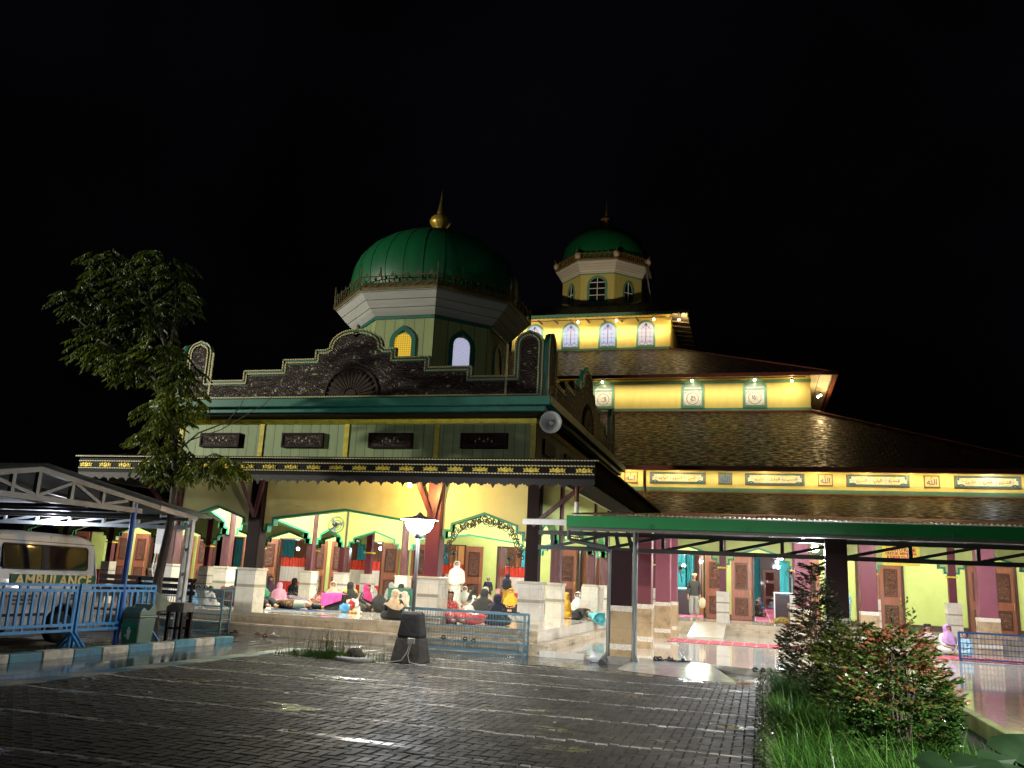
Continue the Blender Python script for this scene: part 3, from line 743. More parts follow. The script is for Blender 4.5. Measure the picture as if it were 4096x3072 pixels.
# skirt roofs + soffit
m = MB()
m.quad((XC-FX,FY,4.035),(XC+FX,FY,4.035),(XC+4.76,18.92,4.2),(XC-4.76,18.92,4.2), 0, [(0,0),(12,0),(10.5,1.6),(1.5,1.6)])
for sg in (-1, 1):
    m.quad((XC+sg*FX,FY,4.035),(XC+sg*FX,30.4,4.035),(XC+sg*4.76,30.4,4.2),(XC+sg*4.76,18.92,4.2), 0, [(0,0),(12,0),(12,1.6),(1.5,1.6)])
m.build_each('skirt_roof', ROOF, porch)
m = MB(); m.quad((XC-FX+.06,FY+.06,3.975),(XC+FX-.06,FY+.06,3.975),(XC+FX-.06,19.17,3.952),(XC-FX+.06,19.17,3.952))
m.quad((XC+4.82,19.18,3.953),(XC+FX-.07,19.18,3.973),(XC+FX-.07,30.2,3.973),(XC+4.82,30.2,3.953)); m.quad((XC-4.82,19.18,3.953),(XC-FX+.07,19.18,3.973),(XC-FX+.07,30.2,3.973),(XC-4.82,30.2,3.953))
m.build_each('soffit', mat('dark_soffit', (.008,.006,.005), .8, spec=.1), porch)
# downpipe at the right corner, brown above and white below
dp = MB().path([(XC+5.95,18.0,3.6),(XC+5.95,18.0,3.2)], .045, 10).build('downpipe', mat('brown_pipe', (.10,.035,.02), .4), porch)
MB().path([(XC+5.95,18.0,3.199),(XC+5.95,18.0,2.6)], .048, 10).build('pipe_sleeve', WHITEP, dp)
# pale door-side panels and things on the porch
bulb = thing('fascia_lamp', 'bare warm bulb under the porch fascia, left of the maroon post', 'lamp', (-7.55,18.1,3.62))
MB().lathe((-7.55,18.1,3.5), [(.02,.12),(.035,.1),(.035,.06)], 10).build('socket', BLACK, bulb)
MB().ball((-7.55,18.1,3.5), .05).build('glass_bulb', emit('warm_bulb', (1,.85,.5), 45), bulb)
point('bulb_light', (-7.4,18.12,3.42), 190, (1,.60,.18), .05, bulb)
for i, (x, y, p) in enumerate(((-12.4,20.9,700),(-7.2,20.9,640),(-12.2,26.0,600),(-7.0,26.0,600))):
    l = thing('ceiling_lamp', ['tube lamp on the porch ceiling, front left','tube lamp on the porch ceiling, front right','tube lamp on the porch ceiling, rear left','tube lamp on the porch ceiling, rear right'][i], 'lamp', (x,y,3.95), 'tube lamps on the porch ceiling')
    MB().box(x-.62,y-.05,3.90,x+.62,y+.05,3.95).build('lamp_housing', WHITEP, l)
    MB().path([(x-.58,y,3.88),(x+.58,y,3.88)], .016, 8).build('tube', emit('tube_white', (1,.98,.95), 14), l)
    point('tube_light', (x,y,3.75), p, (1,.97,.90), .3, l)
# horn loudspeaker
hs_ = thing('horn_loudspeaker', 'grey horn loudspeaker hanging under the teal cornice at the porch corner', 'loudspeaker', (-4.36,18.1,4.93))
c0 = Vector((-4.36,18.26,4.95)); dr = (Vector((-.5,9.5,3.6))-c0); dr = Vector((.13,-1,-.1)).normalized()
q = dr.to_track_quat('Z','Y').to_matrix().to_4x4(); q.translation = c0
m = MB(); m.lathe((0,0,0), [(.05,-.25),(.055,-.05),(.07,.02),(.11,.09),(.17,.15),(.235,.20),(.245,.20),(.225,.185),(.15,.12),(.08,.05),(.04,-.02)], 28); m.xf(q); m.build('horn', mat('horn_grey', (.36,.36,.35), .45), hs_)
m = MB(); m.ball((0,0,.04), .055, .055, .07); m.xf(q); m.build('driver_cone', mat('horn_cone', (.5,.5,.48), .4), hs_)
m = MB(); m.beam(c0-dr*.1, (c0.x-.2,c0.y+.1,5.37), .04, .04); m.build('bracket', STEELD, hs_)
# ------------------------------------------------------------------ writing helper
def text_mesh(s, size, bold=0., spacing=1.):
    cu = bpy.data.curves.new('writing', 'FONT'); cu.body = s; cu.size = size; cu.align_x = 'CENTER'; cu.align_y = 'CENTER'
    cu.offset = bold; cu.space_character = spacing; cu.extrude = .002; cu.resolution_u = 2
    o = bpy.data.objects.new('writing', cu); COL.objects.link(o)
    dg = bpy.context.evaluated_depsgraph_get(); dg.update(); me = bpy.data.meshes.new_from_object(o.evaluated_get(dg))
    bpy.data.objects.remove(o); return me
def writing(s, size, m, loc, parent, facing='-Y', name='lettering', bold=0., sx=1., spacing=1., rollx=0.):
    me = text_mesh(s, size, bold, spacing); me.materials.clear(); me.materials.append(m)
    o = bpy.data.objects.new(name, me); COL.objects.link(o)
    if parent is not None: o.parent = parent; b = ORG[parent.name]; o.location = [loc[i]-b[i] for i in range(3)]
    else: o.location = loc
    o.rotation_euler = (R(90)+rollx, 0, 0) if facing == '-Y' else (R(90)+rollx, 0, R(90))
    o.scale = (sx, 1, 1); ORG[o.name] = tuple(loc); return o

# ------------------------------------------------------------------ main prayer hall
YC = 54.0
hall = thing('prayer_hall', 'yellow multi-tiered main prayer hall with brown shingle roofs and a small green dome on top', 'mosque', (XC,YC,0))
W1, W2, W3 = 19.2, 12.09, 4.82
def frustum(m, e0, z0, e1, z1):
    q = [(XC-e0,YC-e0),(XC+e0,YC-e0),(XC+e0,YC+e0),(XC-e0,YC+e0)]; p = [(XC-e1,YC-e1),(XC+e1,YC-e1),(XC+e1,YC+e1),(XC-e1,YC+e1)]
    L = math.hypot(e0-e1, z1-z0)
    for k in range(4):
        a, b, c, d = q[k], q[(k+1)%4], p[(k+1)%4], p[k]
        m.quad((*a,z0),(*b,z0),(*c,z1),(*d,z1), 0, [(-e0,0),(e0,0),(e1,L),(-e1,L)])
    return m
def roof(e0, z0, e1, z1, gutter=True):
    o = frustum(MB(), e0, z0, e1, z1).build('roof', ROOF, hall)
    m = MB()
    for sx_, sy_ in ((-1,-1),(1,-1),(1,1),(-1,1)):
        m.beam((XC+sx_*e0,YC+sy_*e0,z0+.03),(XC+sx_*e1,YC+sy_*e1,z1+.03), .2, .06)
    m.build_each('hip_cap', RUST, o)
    if gutter:
        m = MB(); e = e0+.02
        ring(m, XC-e-.1, XC+e+.1, YC-e-.1, YC+e, z0-.14, z0+.02, .12); m.build('gutter', RUST, o)
    e = e0-.12
    m = MB()
    for zz in (0,): 
        q = [(XC-e,YC-e),(XC+e,YC-e),(XC+e,YC+e),(XC-e,YC+e)]; p_ = [(XC-e1-.05,YC-e1-.05),(XC+e1+.05,YC-e1-.05),(XC+e1+.05,YC+e1),(XC-e1-.05,YC+e1)]
    return o
roof(24.1, 4.02, W1, 5.28)
roof(20.35, 6.14, W2, 9.98)
roof(13.12, 11.56, W3, 15.2)
roof(5.9, 17.12, 2.7, 18.75, False)
def walls(w, z0, z1, m=HALLY):
    mm = MB(); ring(mm, XC-w, XC+w, YC-w, YC+w, z0, z1, .15); return mm.build('wall', m, hall)
w1 = walls(W1, 5.1, 6.3); w2 = walls(W2, 9.8, 11.85); w3 = walls(W3, 15.0, 17.3)
def skirt(w, z0, z1, m, parent, name='base_strip'):
    ring(MB(), XC-w-.03, XC+w+.03, YC-w-.03, YC+w, z0, z1, .028).build(name, m, parent)
skirt(W1, 5.3, 5.46, PALEGREEN, w1); skirt(W2, 9.98, 10.13, PALEGREEN, w2); skirt(W2, 11.35, 11.5, PALEGREEN, w2); skirt(W3, 15.2, 15.33, PALEGREEN, w3)
ring(MB(), XC-W2-.12, XC+W2+.12, YC-W2-.12, YC+W2, 9.9, 9.979, .09).build('flashing', RUST, w2)
ring(MB(), XC-W1-.12, XC+W1+.12, YC-W1-.12, YC+W1, 5.2, 5.299, .09).build('flashing', mat('orange_flashing', (.40,.17,.07), .5, var=.3), w1)
# soffit boards seen under the corners
for (e, w, z0) in ((20.3, W1, 6.05), (13.05, W2, 11.55), (5.85, W3, 17.1)):
    m = MB(); q = [(XC-e,YC-e),(XC+e,YC-e),(XC+e,YC+e),(XC-e,YC+e)]; p_ = [(XC-w,YC-w),(XC+w,YC-w),(XC+w,YC+w),(XC-w,YC+w)]
    for k in range(4):
        m.quad((*q[k],z0),(*q[(k+1)%4],z0),(*p_[(k+1)%4],z0+.28),(*p_[k],z0+.28))
    m.build_each('soffit', CREAMW, hall)
# scalloped fringe and rafter tips of the top tier
m = MB(); n = 46; e = 5.9; w = 2*e/n
pts = [(XC-e, 17.16)]
for k in range(n):
    x = XC-e+k*w; pts += [(x+w*.1, 17.0), (x+w*.5, 16.93), (x+w*.9, 17.0)]
pts += [(XC+e, 17.16)]
m.prism(pts, XZ(YC-e-.03), -.015, .015); m.build('fringe', PALEGREEN, hall)
m = MB()
for k in range(11): 
    x = XC-4.9+k*.98; m.beam((x,YC-W3,16.95),(x,YC-e+.1,16.86),.06,.09)
m.build_each('rafter_tip', mat('rafter', (.10,.07,.05), .6), hall)
m = MB()
for k in range(6): 
    y = YC-4.6+k*.98; m.beam((XC+W3,y,16.95),(XC+e,y,16.8),.06,.09)
m.build_each('rafter_tip', mat('rafter', (.10,.07,.05), .6), hall)
# windows of the top tier: lit stained glass with plant tracery
GLW = emit('lit_frosted_glass', (.62,.66,.95), .72); GLP = emit('lit_glass_pink', (.86,.74,.80), .68)
TRAC = mat('tracery', (.10,.05,.05), .5)
for i, u in enumerate((-3.4,-1.13,1.13,3.4)):
    cx = XC+u; fn = XZ(YC-W3)
    f = MB().band([(cx+a, b_) for a, b_ in gothic(1.12,15.32,16.42)], fn, .12, -.05, .0, closed=True).build('window', TEAL if False else PALEGREEN, w3)
    MB().prism([(cx+a, b_) for a, b_ in gothic(.92,15.42,16.42)], fn, -.02, -.0).build('pane', GLP if i == 3 else GLW, f)
    m = MB(); y = YC-W3-.025
    m.path([(cx,y,15.55),(cx,y,16.7)], .022, 5)
    for q in (-.24,.24):
        m.path([(cx+q,y,15.5),(cx+q,y,16.55)], .005, 4)
    for zz in (15.7,15.95,16.2,16.45): m.path([(cx-.44,y,zz),(cx+.44,y,zz)], .005, 4)
    for s_ in (-1,1):
        m.path([(cx+s_*(.22+.16*math.cos(a)),y,15.55+.1*math.sin(a)) for a in [k*.6 for k in range(11)]], .014, 4)
        m.path([(cx+s_*(.02+.18*k/6),y,16.6+.12*math.sin(k*1.05)) for k in range(7)], .014, 4)
        for zz in (15.7,15.95,16.2,16.45): m.ball((cx+s_*.24,y,zz), .025, .01, .025, 6, 4)
    m.ball((cx,y,16.74), .05, .012, .07, 6, 5)
    m.build('tracery', TRAC, f)
# windows of the middle tier: green arch, louvres above, calligraphy panel below
CALB, t, b = nt('calligraphy_stone'); cc = coords(t, 'Object'); v = N(t, 'ShaderNodeTexVoronoi', Scale=14.); t.links.new(cc, v.inputs['Vector'])
t.links.new(mixc(t, ramp(t, noise(t, cc, 18, 5), [(.45,(0,0,0)),(.62,(1,1,1))]), (.80,.77,.72), (.60,.55,.50)), b.inputs['Base Color']); b.inputs['Roughness'].default_value = .6
INK = mat('ink_grey', (.14,.12,.10), .6); INKB = mat('ink_blue', (.03,.035,.16), .5)
DUSKGL = mat('blue_grey_glass', (.28,.38,.40), .15, var=.2)
ALLAH = '\u0627\u0644\u0644\u0647'
def script_marks(m, cx, cz, s, y, rnd):
    """flowing strokes of a round calligraphic medallion"""
    for q in range(4):
        a0 = rnd.uniform(0, 6.28); r0 = s*rnd.uniform(.25,.62)
        m.path([(cx+r0*math.cos(a0+k*.38)*(1-.05*k)+.1*s*math.sin(k), y, cz+.75*r0*math.sin(a0+k*.38)) for k in range(8)], [s*(.02+.022*math.sin(PI*k/7)) for k in range(8)], 4)
    for q in range(3):
        x = cx+s*rnd.uniform(-.45,.45); m.path([(x,y,cz+s*.55),(x+s*.05,y,cz-s*.15)], [s*.05,s*.025], 4)
    for q in range(6): m.ball((cx+s*rnd.uniform(-.6,.6),y,cz+s*rnd.uniform(-.5,.55)), s*.045, .004, s*.045, 5, 4)
WIN2 = (-17.9,-12.0,-6.66,-3.0,-.08) 
for i, x in enumerate((-19.2,-16.2,-11.9,-7.4,-3.0,-.08)):
    fn = XZ(YC-W2); f = MB().band([(x+a, b_) for a, b_ in gothic(1.12,10.13,11.03)], fn, .13, -.07, .0, closed=True).build('window', PALEGREEN, w2)
    MB().prism([(x+a, b_) for a, b_ in gothic(.9,11.06,11.07)], fn, -.015, 0).build('pane', DUSKGL, f)
    m = MB(); m.box(x-.45,YC-W2-.03,11.0,x+.45,YC-W2-.004,11.06); m.box(x-.45,YC-W2-.03,11.16,x+.45,YC-W2-.016,11.2); m.build_each('louvre', PALEGREEN, f)
    pa = MB().box(x-.44,YC-W2-.04,10.2,x+.44,YC-W2-.005,10.999).build('calligraphy_panel', CALB, f)
    m = MB(); y = YC-W2-.045; rnd = random.Random(i+2)
    m.path([(x+.29*math.cos(k*PI/12),y,10.6+.29*math.sin(k*PI/12)) for k in range(25)], .012, 4)
    script_marks(m, x, 10.6, .27, y, rnd)
    for sx_ in (-1,1):
        for sz_ in (-1,1): m.path([(x+sx_*.4,y,10.6+sz_*.24),(x+sx_*.33,y,10.6+sz_*.33),(x+sx_*.27,y,10.6+sz_*.36)], .012, 4)
    m.build('calligraphy', INK, pa)
# calligraphy friezes of the lowest tier
PCRM = mat('panel_cream', (.70,.58,.34), .55, var=.08); PFR = mat('panel_blue_frame', (.02,.11,.12), .4); PBR = mat('panel_brown_frame', (.17,.09,.03), .5)
RINGY = mat('medallion_ring', (.75,.52,.05), .4)
def small_panel(x, dark):
    f = MB().box(x-.27,YC-W1-.04,5.60,x+.27,YC-W1-.001,6.06).build('calligraphy_panel', PBR, w1)
    MB().box(x-.225,YC-W1-.05,5.64,x+.225,YC-W1-.0405,6.02).build('panel_face', mat('panel_teal_face', (.09,.15,.12), .5) if dark else mat('panel_gold_face', (.66,.48,.12), .5), f)
    writing('\ufdf2', .29, INKB, (x, YC-W1-.052, 5.80), f, '-Y', 'lettering', .006)
NAMES = ('\u0627\u0644\u0648\u0627\u062c\u062f','\u0627\u0644\u0642\u064a\u0648\u0645','\u0627\u0644\u062d\u064a','\u0627\u0644\u0643\u0631\u064a\u0645','\u0627\u0644\u062c\u0644\u064a\u0644','\u0627\u0644\u062d\u0633\u064a\u0628','\u0627\u0644\u0645\u062a\u064a\u0646','\u0627\u0644\u0648\u0644\u064a','\u0627\u0644\u062d\u0645\u064a\u062f','\u0627\u0644\u0643\u0628\u064a\u0631','\u0627\u0644\u0639\u0644\u064a','\u0627\u0644\u0634\u0643\u0648\u0631')
AR = {'\u0627':(0xfe8d,2),'\u0628':(0xfe8f,4),'\u062a':(0xfe95,4),'\u062c':(0xfe9d,4),'\u062d':(0xfea1,4),'\u062f':(0xfea9,2),'\u0631':(0xfead,2),'\u0633':(0xfeb1,4),'\u0634':(0xfeb5,4),'\u0639':(0xfec9,4),'\u0642':(0xfed5,4),'\u0643':(0xfed9,4),'\u0644':(0xfedd,4),'\u0645':(0xfee1,4),'\u0646':(0xfee5,4),'\u0648':(0xfeed,2),'\u064a':(0xfef1,4)}
def shape_ar(s):
    """joined letter forms, laid out from right to left"""
    out = []
    for i, ch in enumerate(s):
        b_, n = AR[ch]; pj = i > 0 and AR[s[i-1]][1] == 4; nj = n == 4 and i < len(s)-1
        out.append(chr(b_+(3 if pj and nj else 2 if nj else 1 if pj else 0)))
    return ''.join(out[::-1])
def long_panel(x, k):
    f = MB().box(x-1.1,YC-W1-.04,5.60,x+1.1,YC-W1-.001,6.06).build('calligraphy_panel', PBR, w1)
    MB().box(x-1.06,YC-W1-.05,5.63,x+1.06,YC-W1-.0405,6.03).build('panel_border', PFR, f)
    MB().box(x-.99,YC-W1-.056,5.69,x+.99,YC-W1-.0505,5.98).build('panel_face', PCRM, f)
    m = MB(); y = YC-W1-.058
    for q in range(-3, 4): m.beam((x+q*.28,y,5.69),(x+q*.28,y,5.98),.008,.006)
    m.beam((x-.99,y,5.835),(x+.99,y,5.835),.006,.008)
    for sx_ in (-1,1):
        for q in range(3): m.ball((x+sx_*(.95-.07*q),y,5.71+.02*(q%2)), .05, .006, .035-.005*q, 7, 4)
        m.ball((x+sx_*.96,y,5.93), .035,.006,.05,6,4)
    m.build('panel_tracery', PFR, f)
    for q in (-1,0,1):
        cx = x+q*.56
        rg = MB().path([(cx+.125*math.cos(a*PI/10),y-.004,5.835+.125*math.sin(a*PI/10)) for a in range(21)], .012, 5).build('medallion', RINGY, f)
        MB().lathe((0,0,0), [(.12,0),(.12,.004)], 20).xf(Matrix.Translation((cx,y+.001,5.835)) @ Matrix.Rotation(R(90),4,'X')).build('medallion_face', mat('medallion_face', (.78,.62,.25), .5), rg)
        mm = MB(); rnd = random.Random(k*7+q+30); 
        writing(shape_ar(NAMES[((k+1)*3+q+1)%12]), .155, INKB, (cx,y-.008,5.835), rg, '-Y', 'lettering', .003)
        for a_ in range(0):
            xx = cx-.07+a_*.07; mm.path([(xx,y-.008,5.79),(xx+.01,y-.008,5.87+.02*rnd.random())], .008, 4)
for k in range(-3, 5):
    x = -1.23+3.7*k
    if x < -24: continue
    small_panel(x, k == 0)
    if k < 4: long_panel(x+1.85, k)
# octagonal lantern with dome
TC = (XC, YC)
tower = octo(MB(), TC, [(2.6,18.3),(2.6,20.9)]).build('lantern', mat('lantern_boards', (.62,.52,.15), .6, var=.12, scale=3, stretch=(4,4,.4)), hall)
octo(MB(), TC, [(2.63,18.72),(2.63,18.9)]).build('base_strip', PALEGREEN, tower)
octo(MB(), TC, [(2.63,20.84),(2.64,20.93)]).build('teal_band', PALEGREEN, tower)
octo(MB(), TC, [(2.62,20.93),(2.72,21.1),(2.9,21.4),(3.08,21.62)]).build('flared_eave', CREAMW, tower)
octo(MB(), TC, [(3.09,21.621),(3.12,21.7),(2.9,21.75)]).build('eave_rim', mat('old_gold_band', (.16,.125,.05)), tower)
for k in range(8):
    fn = FACE(TC, 2.6, k)
    if k % 2 == 0:
        f = MB().band(gothic(1.3,18.9,20.1), fn, .15, -.06, .01, closed=True).build('window', PALEGREEN, tower)
        MB().prism(gothic(1.05,19.0,20.1), fn, -.012, .0).build('pane', GLASSD, f)
        m = MB(); m.beam(fn(0,19.0,-.03),fn(0,20.6,-.03),.04,.04)
        for zz in (19.45,19.9,20.3): m.beam(fn(-.5,zz,-.03),fn(.5,zz,-.03),.04,.04)
        m.build('glazing_bars', WHITEP, f)
    else:
        ov = [(.42*math.cos(a*PI/14), 19.75+.82*math.sin(a*PI/14)) for a in range(28)]
        f = MB().band(ov, fn, .12, -.06, .01, closed=True).build('window', PALEGREEN, tower)
        MB().prism(ov, fn, -.012, .0).build('pane', GLASSD, f)
        m = MB(); m.beam(fn(0,18.95,-.03),fn(0,20.55,-.03),.04,.04); m.beam(fn(-.4,19.75,-.03),fn(.4,19.75,-.03),.04,.04); m.build('glazing_bars', WHITEP, f)
prof = [(2.8,21.75),(2.88,22.2),(2.88,22.7),(2.76,23.3),(2.5,23.75),(2.1,24.2),(1.6,24.55),(1.0,24.8),(.5,24.9),(.2,24.94)]
m = MB(); m.lathe((XC,YC,0), prof, 64); dome2 = m.build('dome', DOMEG, hall)
m = MB(); m.lathe((XC,YC,0), [(.3,24.88),(.34,25.0),(.22,25.08),(.22,25.18),(.34,25.3),(.46,25.46),(.48,25.58),(.38,25.74),(.18,25.84),(.12,25.88)], 24, 0, True, -.06); fin = m.build('finial', BRASS, dome2)
m = MB(); m.lathe((XC,YC,0), [(.13,25.88),(.14,25.93),(.1,26.1),(.045,26.5),(.022,26.9),(.006,27.2)], 14); m.build('spike', SPIKE, fin)
railing(MB(), TC, 3.12, 21.75, 22.1, 16, .02, 7).build('dome_railing', mat('rail_copper', (.35,.20,.07), .4, .5, .3), dome2)
m = MB()
for k in range(8):
    a = PI/8+k*PI/4; r = 3.12/math.cos(PI/8)-.12
    m.lathe((XC+r*math.cos(a), YC+r*math.sin(a), 21.8), [(.12,0),(.2,.1),(.22,.25),(.16,.4),(.04,.47)], 10)
m.build_each('corner_urn', mat('urn', (.5,.38,.26), .5), dome2)
# lightning mast and ladder at the side of the lantern
MB().beam((XC+3.4,YC-1.5,18.6),(XC+2.9,YC-1.5,21.6),.08,.08).build('ladder_rail', GALV, tower)
m = MB(); m.path([(XC+5.4,YC+6,18.0),(XC+5.4,YC+6,23.6)], .03, 5)
for s_ in (-1,1): m.path([(XC+5.4,YC+6,20.2),(XC+5.4+s_*.4,YC+6,19.8)], .02, 4)
m.build('mast', GALV, hall)
# downpipe at the first tier
m = MB(); m.path([(-4.25,YC-20.3,6.05),(-4.25,YC-20.2,5.4),(-4.15,YC-20.6,5.0),(-4.05,YC-21.6,4.75),(-4.1,YC-22.6,4.48),(-4.5,YC-23.4,4.3),(-4.9,YC-23.9,4.12)], .06, 8); m.build('downpipe', mat('clay_pipe', (.42,.27,.12), .5), hall)

# eave lamps (visible bulbs) : each a thing
WB = emit('eave_bulb', (1,.82,.45), 40); CB = emit('eave_bulb_cool', (.8,.9,1), 40)
def eave_lamp(x, y, z, p, label, col=WARM, m=WB, grp='bulbs under the hall eaves', r=.055):
    l = thing('eave_lamp', label, 'lamp', (x,y,z+.12), grp)
    MB().lathe((x,y,z), [(.03,.16),(.045,.12),(.045,.06)], 8).build('socket', BLACK, l)
    MB().ball((x,y,z), r).build('glass_bulb', m, l)
    point('bulb_light', (x,y-.02,z-.1), p, col, .06, l)
for x, lab in ((-11.9,'bulb above a middle tier window behind the big dome'),(-7.41,'bulb above the middle tier window nearest the porch parapet'),(-3.01,'bulb above the middle window of the middle tier'),(-.08,'bulb above the right window of the middle tier')):
    eave_lamp(x, YC-W2-.35, 11.42, 2, lab)
eave_lamp(1.6, YC-W2-.5, 11.3, 14, 'bulb tucked under the right end of the middle tier eave')
eave_lamp(XC+W2+.5, YC-9.5, 11.2, 60, 'upper bulb on the side wall of the middle tier'); eave_lamp(XC+W2+.5, YC-11.2, 10.9, 60, 'lower bulb on the side wall of the middle tier')
eave_lamp(XC+5.35, YC-W3-.3, 16.85, 60, 'bulb at the right corner of the top tier')
for i, x in enumerate((-10.2,-7.9,)):
    eave_lamp(x, YC-W3-.7, 16.78, 15, ['bulb under the top tier eave at left','bulb under the top tier eave at centre'][i])
for x in (-13.2,-5.7):
    eave_lamp(x, YC-W3-.7, 16.78, 15, 'bulb under the top tier eave at outer left' if x < -10 else 'bulb under the top tier eave, left of the corner bulb')
T1L = [(-4.95,9,0),(-3.05,7,0),(.3,7,0),(2.2,7,0),(3.9,7,0),(5.4,7,0),(6.6,7,0),(8.1,10,1)]
for i, (x, p, c) in enumerate(T1L):
    eave_lamp(x, YC-W1-.42, 6.12, p, 'hidden bulb of the frieze lamps, number from the porch'.replace('number from the porch', ['beside the porch corner','above the first long panel','between the second long panel pieces','above the second square panel','above the third long panel','right of the third long panel','before the last square panel','above the bluish last panel'][i]), COOL if c else WARM, CB if c else WB, r=.04)

# unseen linear strips added under the eaves to even the light on the boards
def strip(x0, x1, y, z, p, label, tgt, col=(1,.87,.58)):
    l = thing('added_wash_strip', label, 'lamp', ((x0+x1)/2,y,z), 'added light strips under the hall eaves')
    MB().box(x0,y-.03,z+.02,x1,y+.03,z+.06).build('strip_housing', RUST, l)
    a = bpy.data.lights.new('strip_light', 'AREA'); a.shape = 'RECTANGLE'; a.size = x1-x0; a.size_y = .05; a.energy = p; a.color = col; a.spread = R(75)
    o = bpy.data.objects.new('strip_light', a); COL.objects.link(o); o.parent = l
    dv = (Vector(((x0+x1)/2,)+tgt)-Vector(((x0+x1)/2,y,z))); q = dv.to_track_quat('-Z','X'); o.rotation_euler = (math.atan2(dv.y, -dv.z), 0, 0)
strip(-8.5, 9.4, YC-W1-.75, 6.02, 50, 'long unseen light strip added to wash the calligraphy frieze', (YC-W1,5.75))
strip(-20, 2.2, YC-W2-.9, 11.36, 98, 'long unseen light strip added to wash the middle tier', (YC-W2,10.7))
strip(-14.2, -5.0, YC-W3-.85, 16.83, 66, 'unseen light strip added to wash the top tier', (YC-W3,16.1))
# verandah arcade, columns, door wall
vr = thing('verandah', 'lime green verandah of the prayer hall with doors, low marble plinths and stepped green arches', 'verandah', (XC,33,0))
YV, YD = 31.0, 35.0
m = MB(); m.box(-4.65,30.72,.0,14,35.2,.48); m.box(-30,30.72,.0,XC-9.6,35.2,.48); m.build_each('platform', [FLOORT], vr)
m = MB(); m.box(-4.2,30.35,.0,14,30.719,.30); m.build('step', STEPS, vr)
m = MB(); m.box(-4.64,30.70,.30,14,30.7195,.481); m.build('riser', STEPS, vr)
VX = [-1.2+2.37*k for k in range(-1, 6)] + [XC-4.74-2.37*k for k in range(0, 8)]
for x in VX:
    c = MB().cbox(x, YV, 1.5, .22, .22, 2.45).build('column', MAROON, vr)
    MB().cbox(x, YV, .48, .42, .42, 1.03).build('plinth', PLINTH, c)
    MB().cbox(x, YV, 2.28, .34, .34, .05).build('capital', YEL, c)
    m = MB(); m.cbox(x, YV, .8, .425, .425, .05); m.cbox(x, YV, 1.12, .425, .425, .05); m.build_each('plinth_band', mat('plinth_band', (.30,.27,.21)), c)
rx = [x for x in VX if x > -5]; lx = [x for x in VX if x < -14][::1]
arcade('arcade_wall', [(a+b_)/2 for a, b_ in zip(rx[:-1], rx[1:])], [1.06]*(len(rx)-1), XZ(YV), 3.99, LIME, GTRIM, vr, (rx[0], rx[-1]))
lx.sort()
arcade('arcade_wall', [(a+b_)/2 for a, b_ in zip(lx[:-1], lx[1:])], [1.06]*(len(lx)-1), XZ(YV), 3.99, LIME, GTRIM, vr, (lx[0], lx[-1]))
MB().box(-30,31.08,3.991,14,35,4.05).build('ceiling', mat('porch_ceiling', (.60,.62,.42)), vr)
# doors
DXC = [XC+3.4*k for k in range(-6, 4)] + [4.25, 7.95, 11.6]
OPEN = [True]*10 + [False]*3
DXC[5] = -12.66
DH = 2.85; DWd = .75
x0 = -30.; m = MB(); m2 = MB()
for cx in DXC:
    m.box(x0,YD,.48,cx-DWd-.08,YD+.16,4.6); m.box(cx-DWd-.08,YD,DH+.05,cx+DWd+.08,YD+.16,4.6)
    m2.box(x0,YD-.012,.48,cx-DWd-.08,YD-.001,.68); x0 = cx+DWd+.08
m.box(x0,YD,.48,15,YD+.16,4.6); m2.box(x0,YD-.012,.48,15,YD-.001,.68)
m.build('door_wall', LIME, vr); m2.build('skirting', mat('dark_skirting', (.05,.025,.02), .5), vr)
def leaf(parent, xa, xb, y, carved=True):
    w = xb-xa; o = MB().box(xa,y,.50,xb,y+.05,DH).build('door', DOORW, parent)
    m = MB()
    for z0, z1 in ((1.62,2.62),(.66,1.32)):
        m.band([(xa+.13,z0),(xb-.13,z0),(xb-.13,z1),(xa+.13,z1)], XZ(y), .045, -.018, .0, closed=True)
    m.build_each('door_moulding', DOORD, o)
    m = MB(); m.box(xa+.18,y-.012,1.68,xb-.18,y-.001,2.56); m.box(xa+.18,y-.012,.72,xb-.18,y-.001,1.26)
    m.build_each('carved_panel', fretD, o)
    hx = xb-.06
    m = MB(); m.path([(hx,y-.05,1.42),(hx,y-.06,1.5),(hx,y-.05,1.6)], .012, 5); m.ball((hx,y-.03,1.38), .02); m.build('door_handle', BRASS, o)
    return o
fretD = fretwork('door_carving', (.10,.032,.02), (.02,.008,.006), 9.5)
plainD = mat('plain_door_panel', (.19,.07,.045), .22, var=.3, scale=6, coat=.3)
for i, cx in enumerate(DXC):
    f = MB(); f.box(cx-DWd-.08,YD-.03,.48,cx-DWd,YD+.18,DH+.05); f.box(cx+DWd,YD-.03,.48,cx+DWd+.08,YD+.18,DH+.05); f.box(cx-DWd,YD-.03,DH,cx+DWd,YD+.18,DH+.05)
    f = f.build('door_frame', DOORD, vr)
    if i == 6:
        for xx in (cx-DWd-.03, cx+DWd-.02): MB().box(xx,YD+.2,.50,xx+.05,YD+.92,DH).build('door', DOORW, vr)
    elif OPEN[i]:
        leaf(vr, cx-2*DWd-.1, cx-DWd-.1, YD-.09); leaf(vr, cx+DWd+.1, cx+2*DWd+.1, YD-.09)
    else:
        leaf(vr, cx-DWd+.01, cx-.01, YD+.02); leaf(vr, cx+.01, cx+DWd-.01, YD+.02)
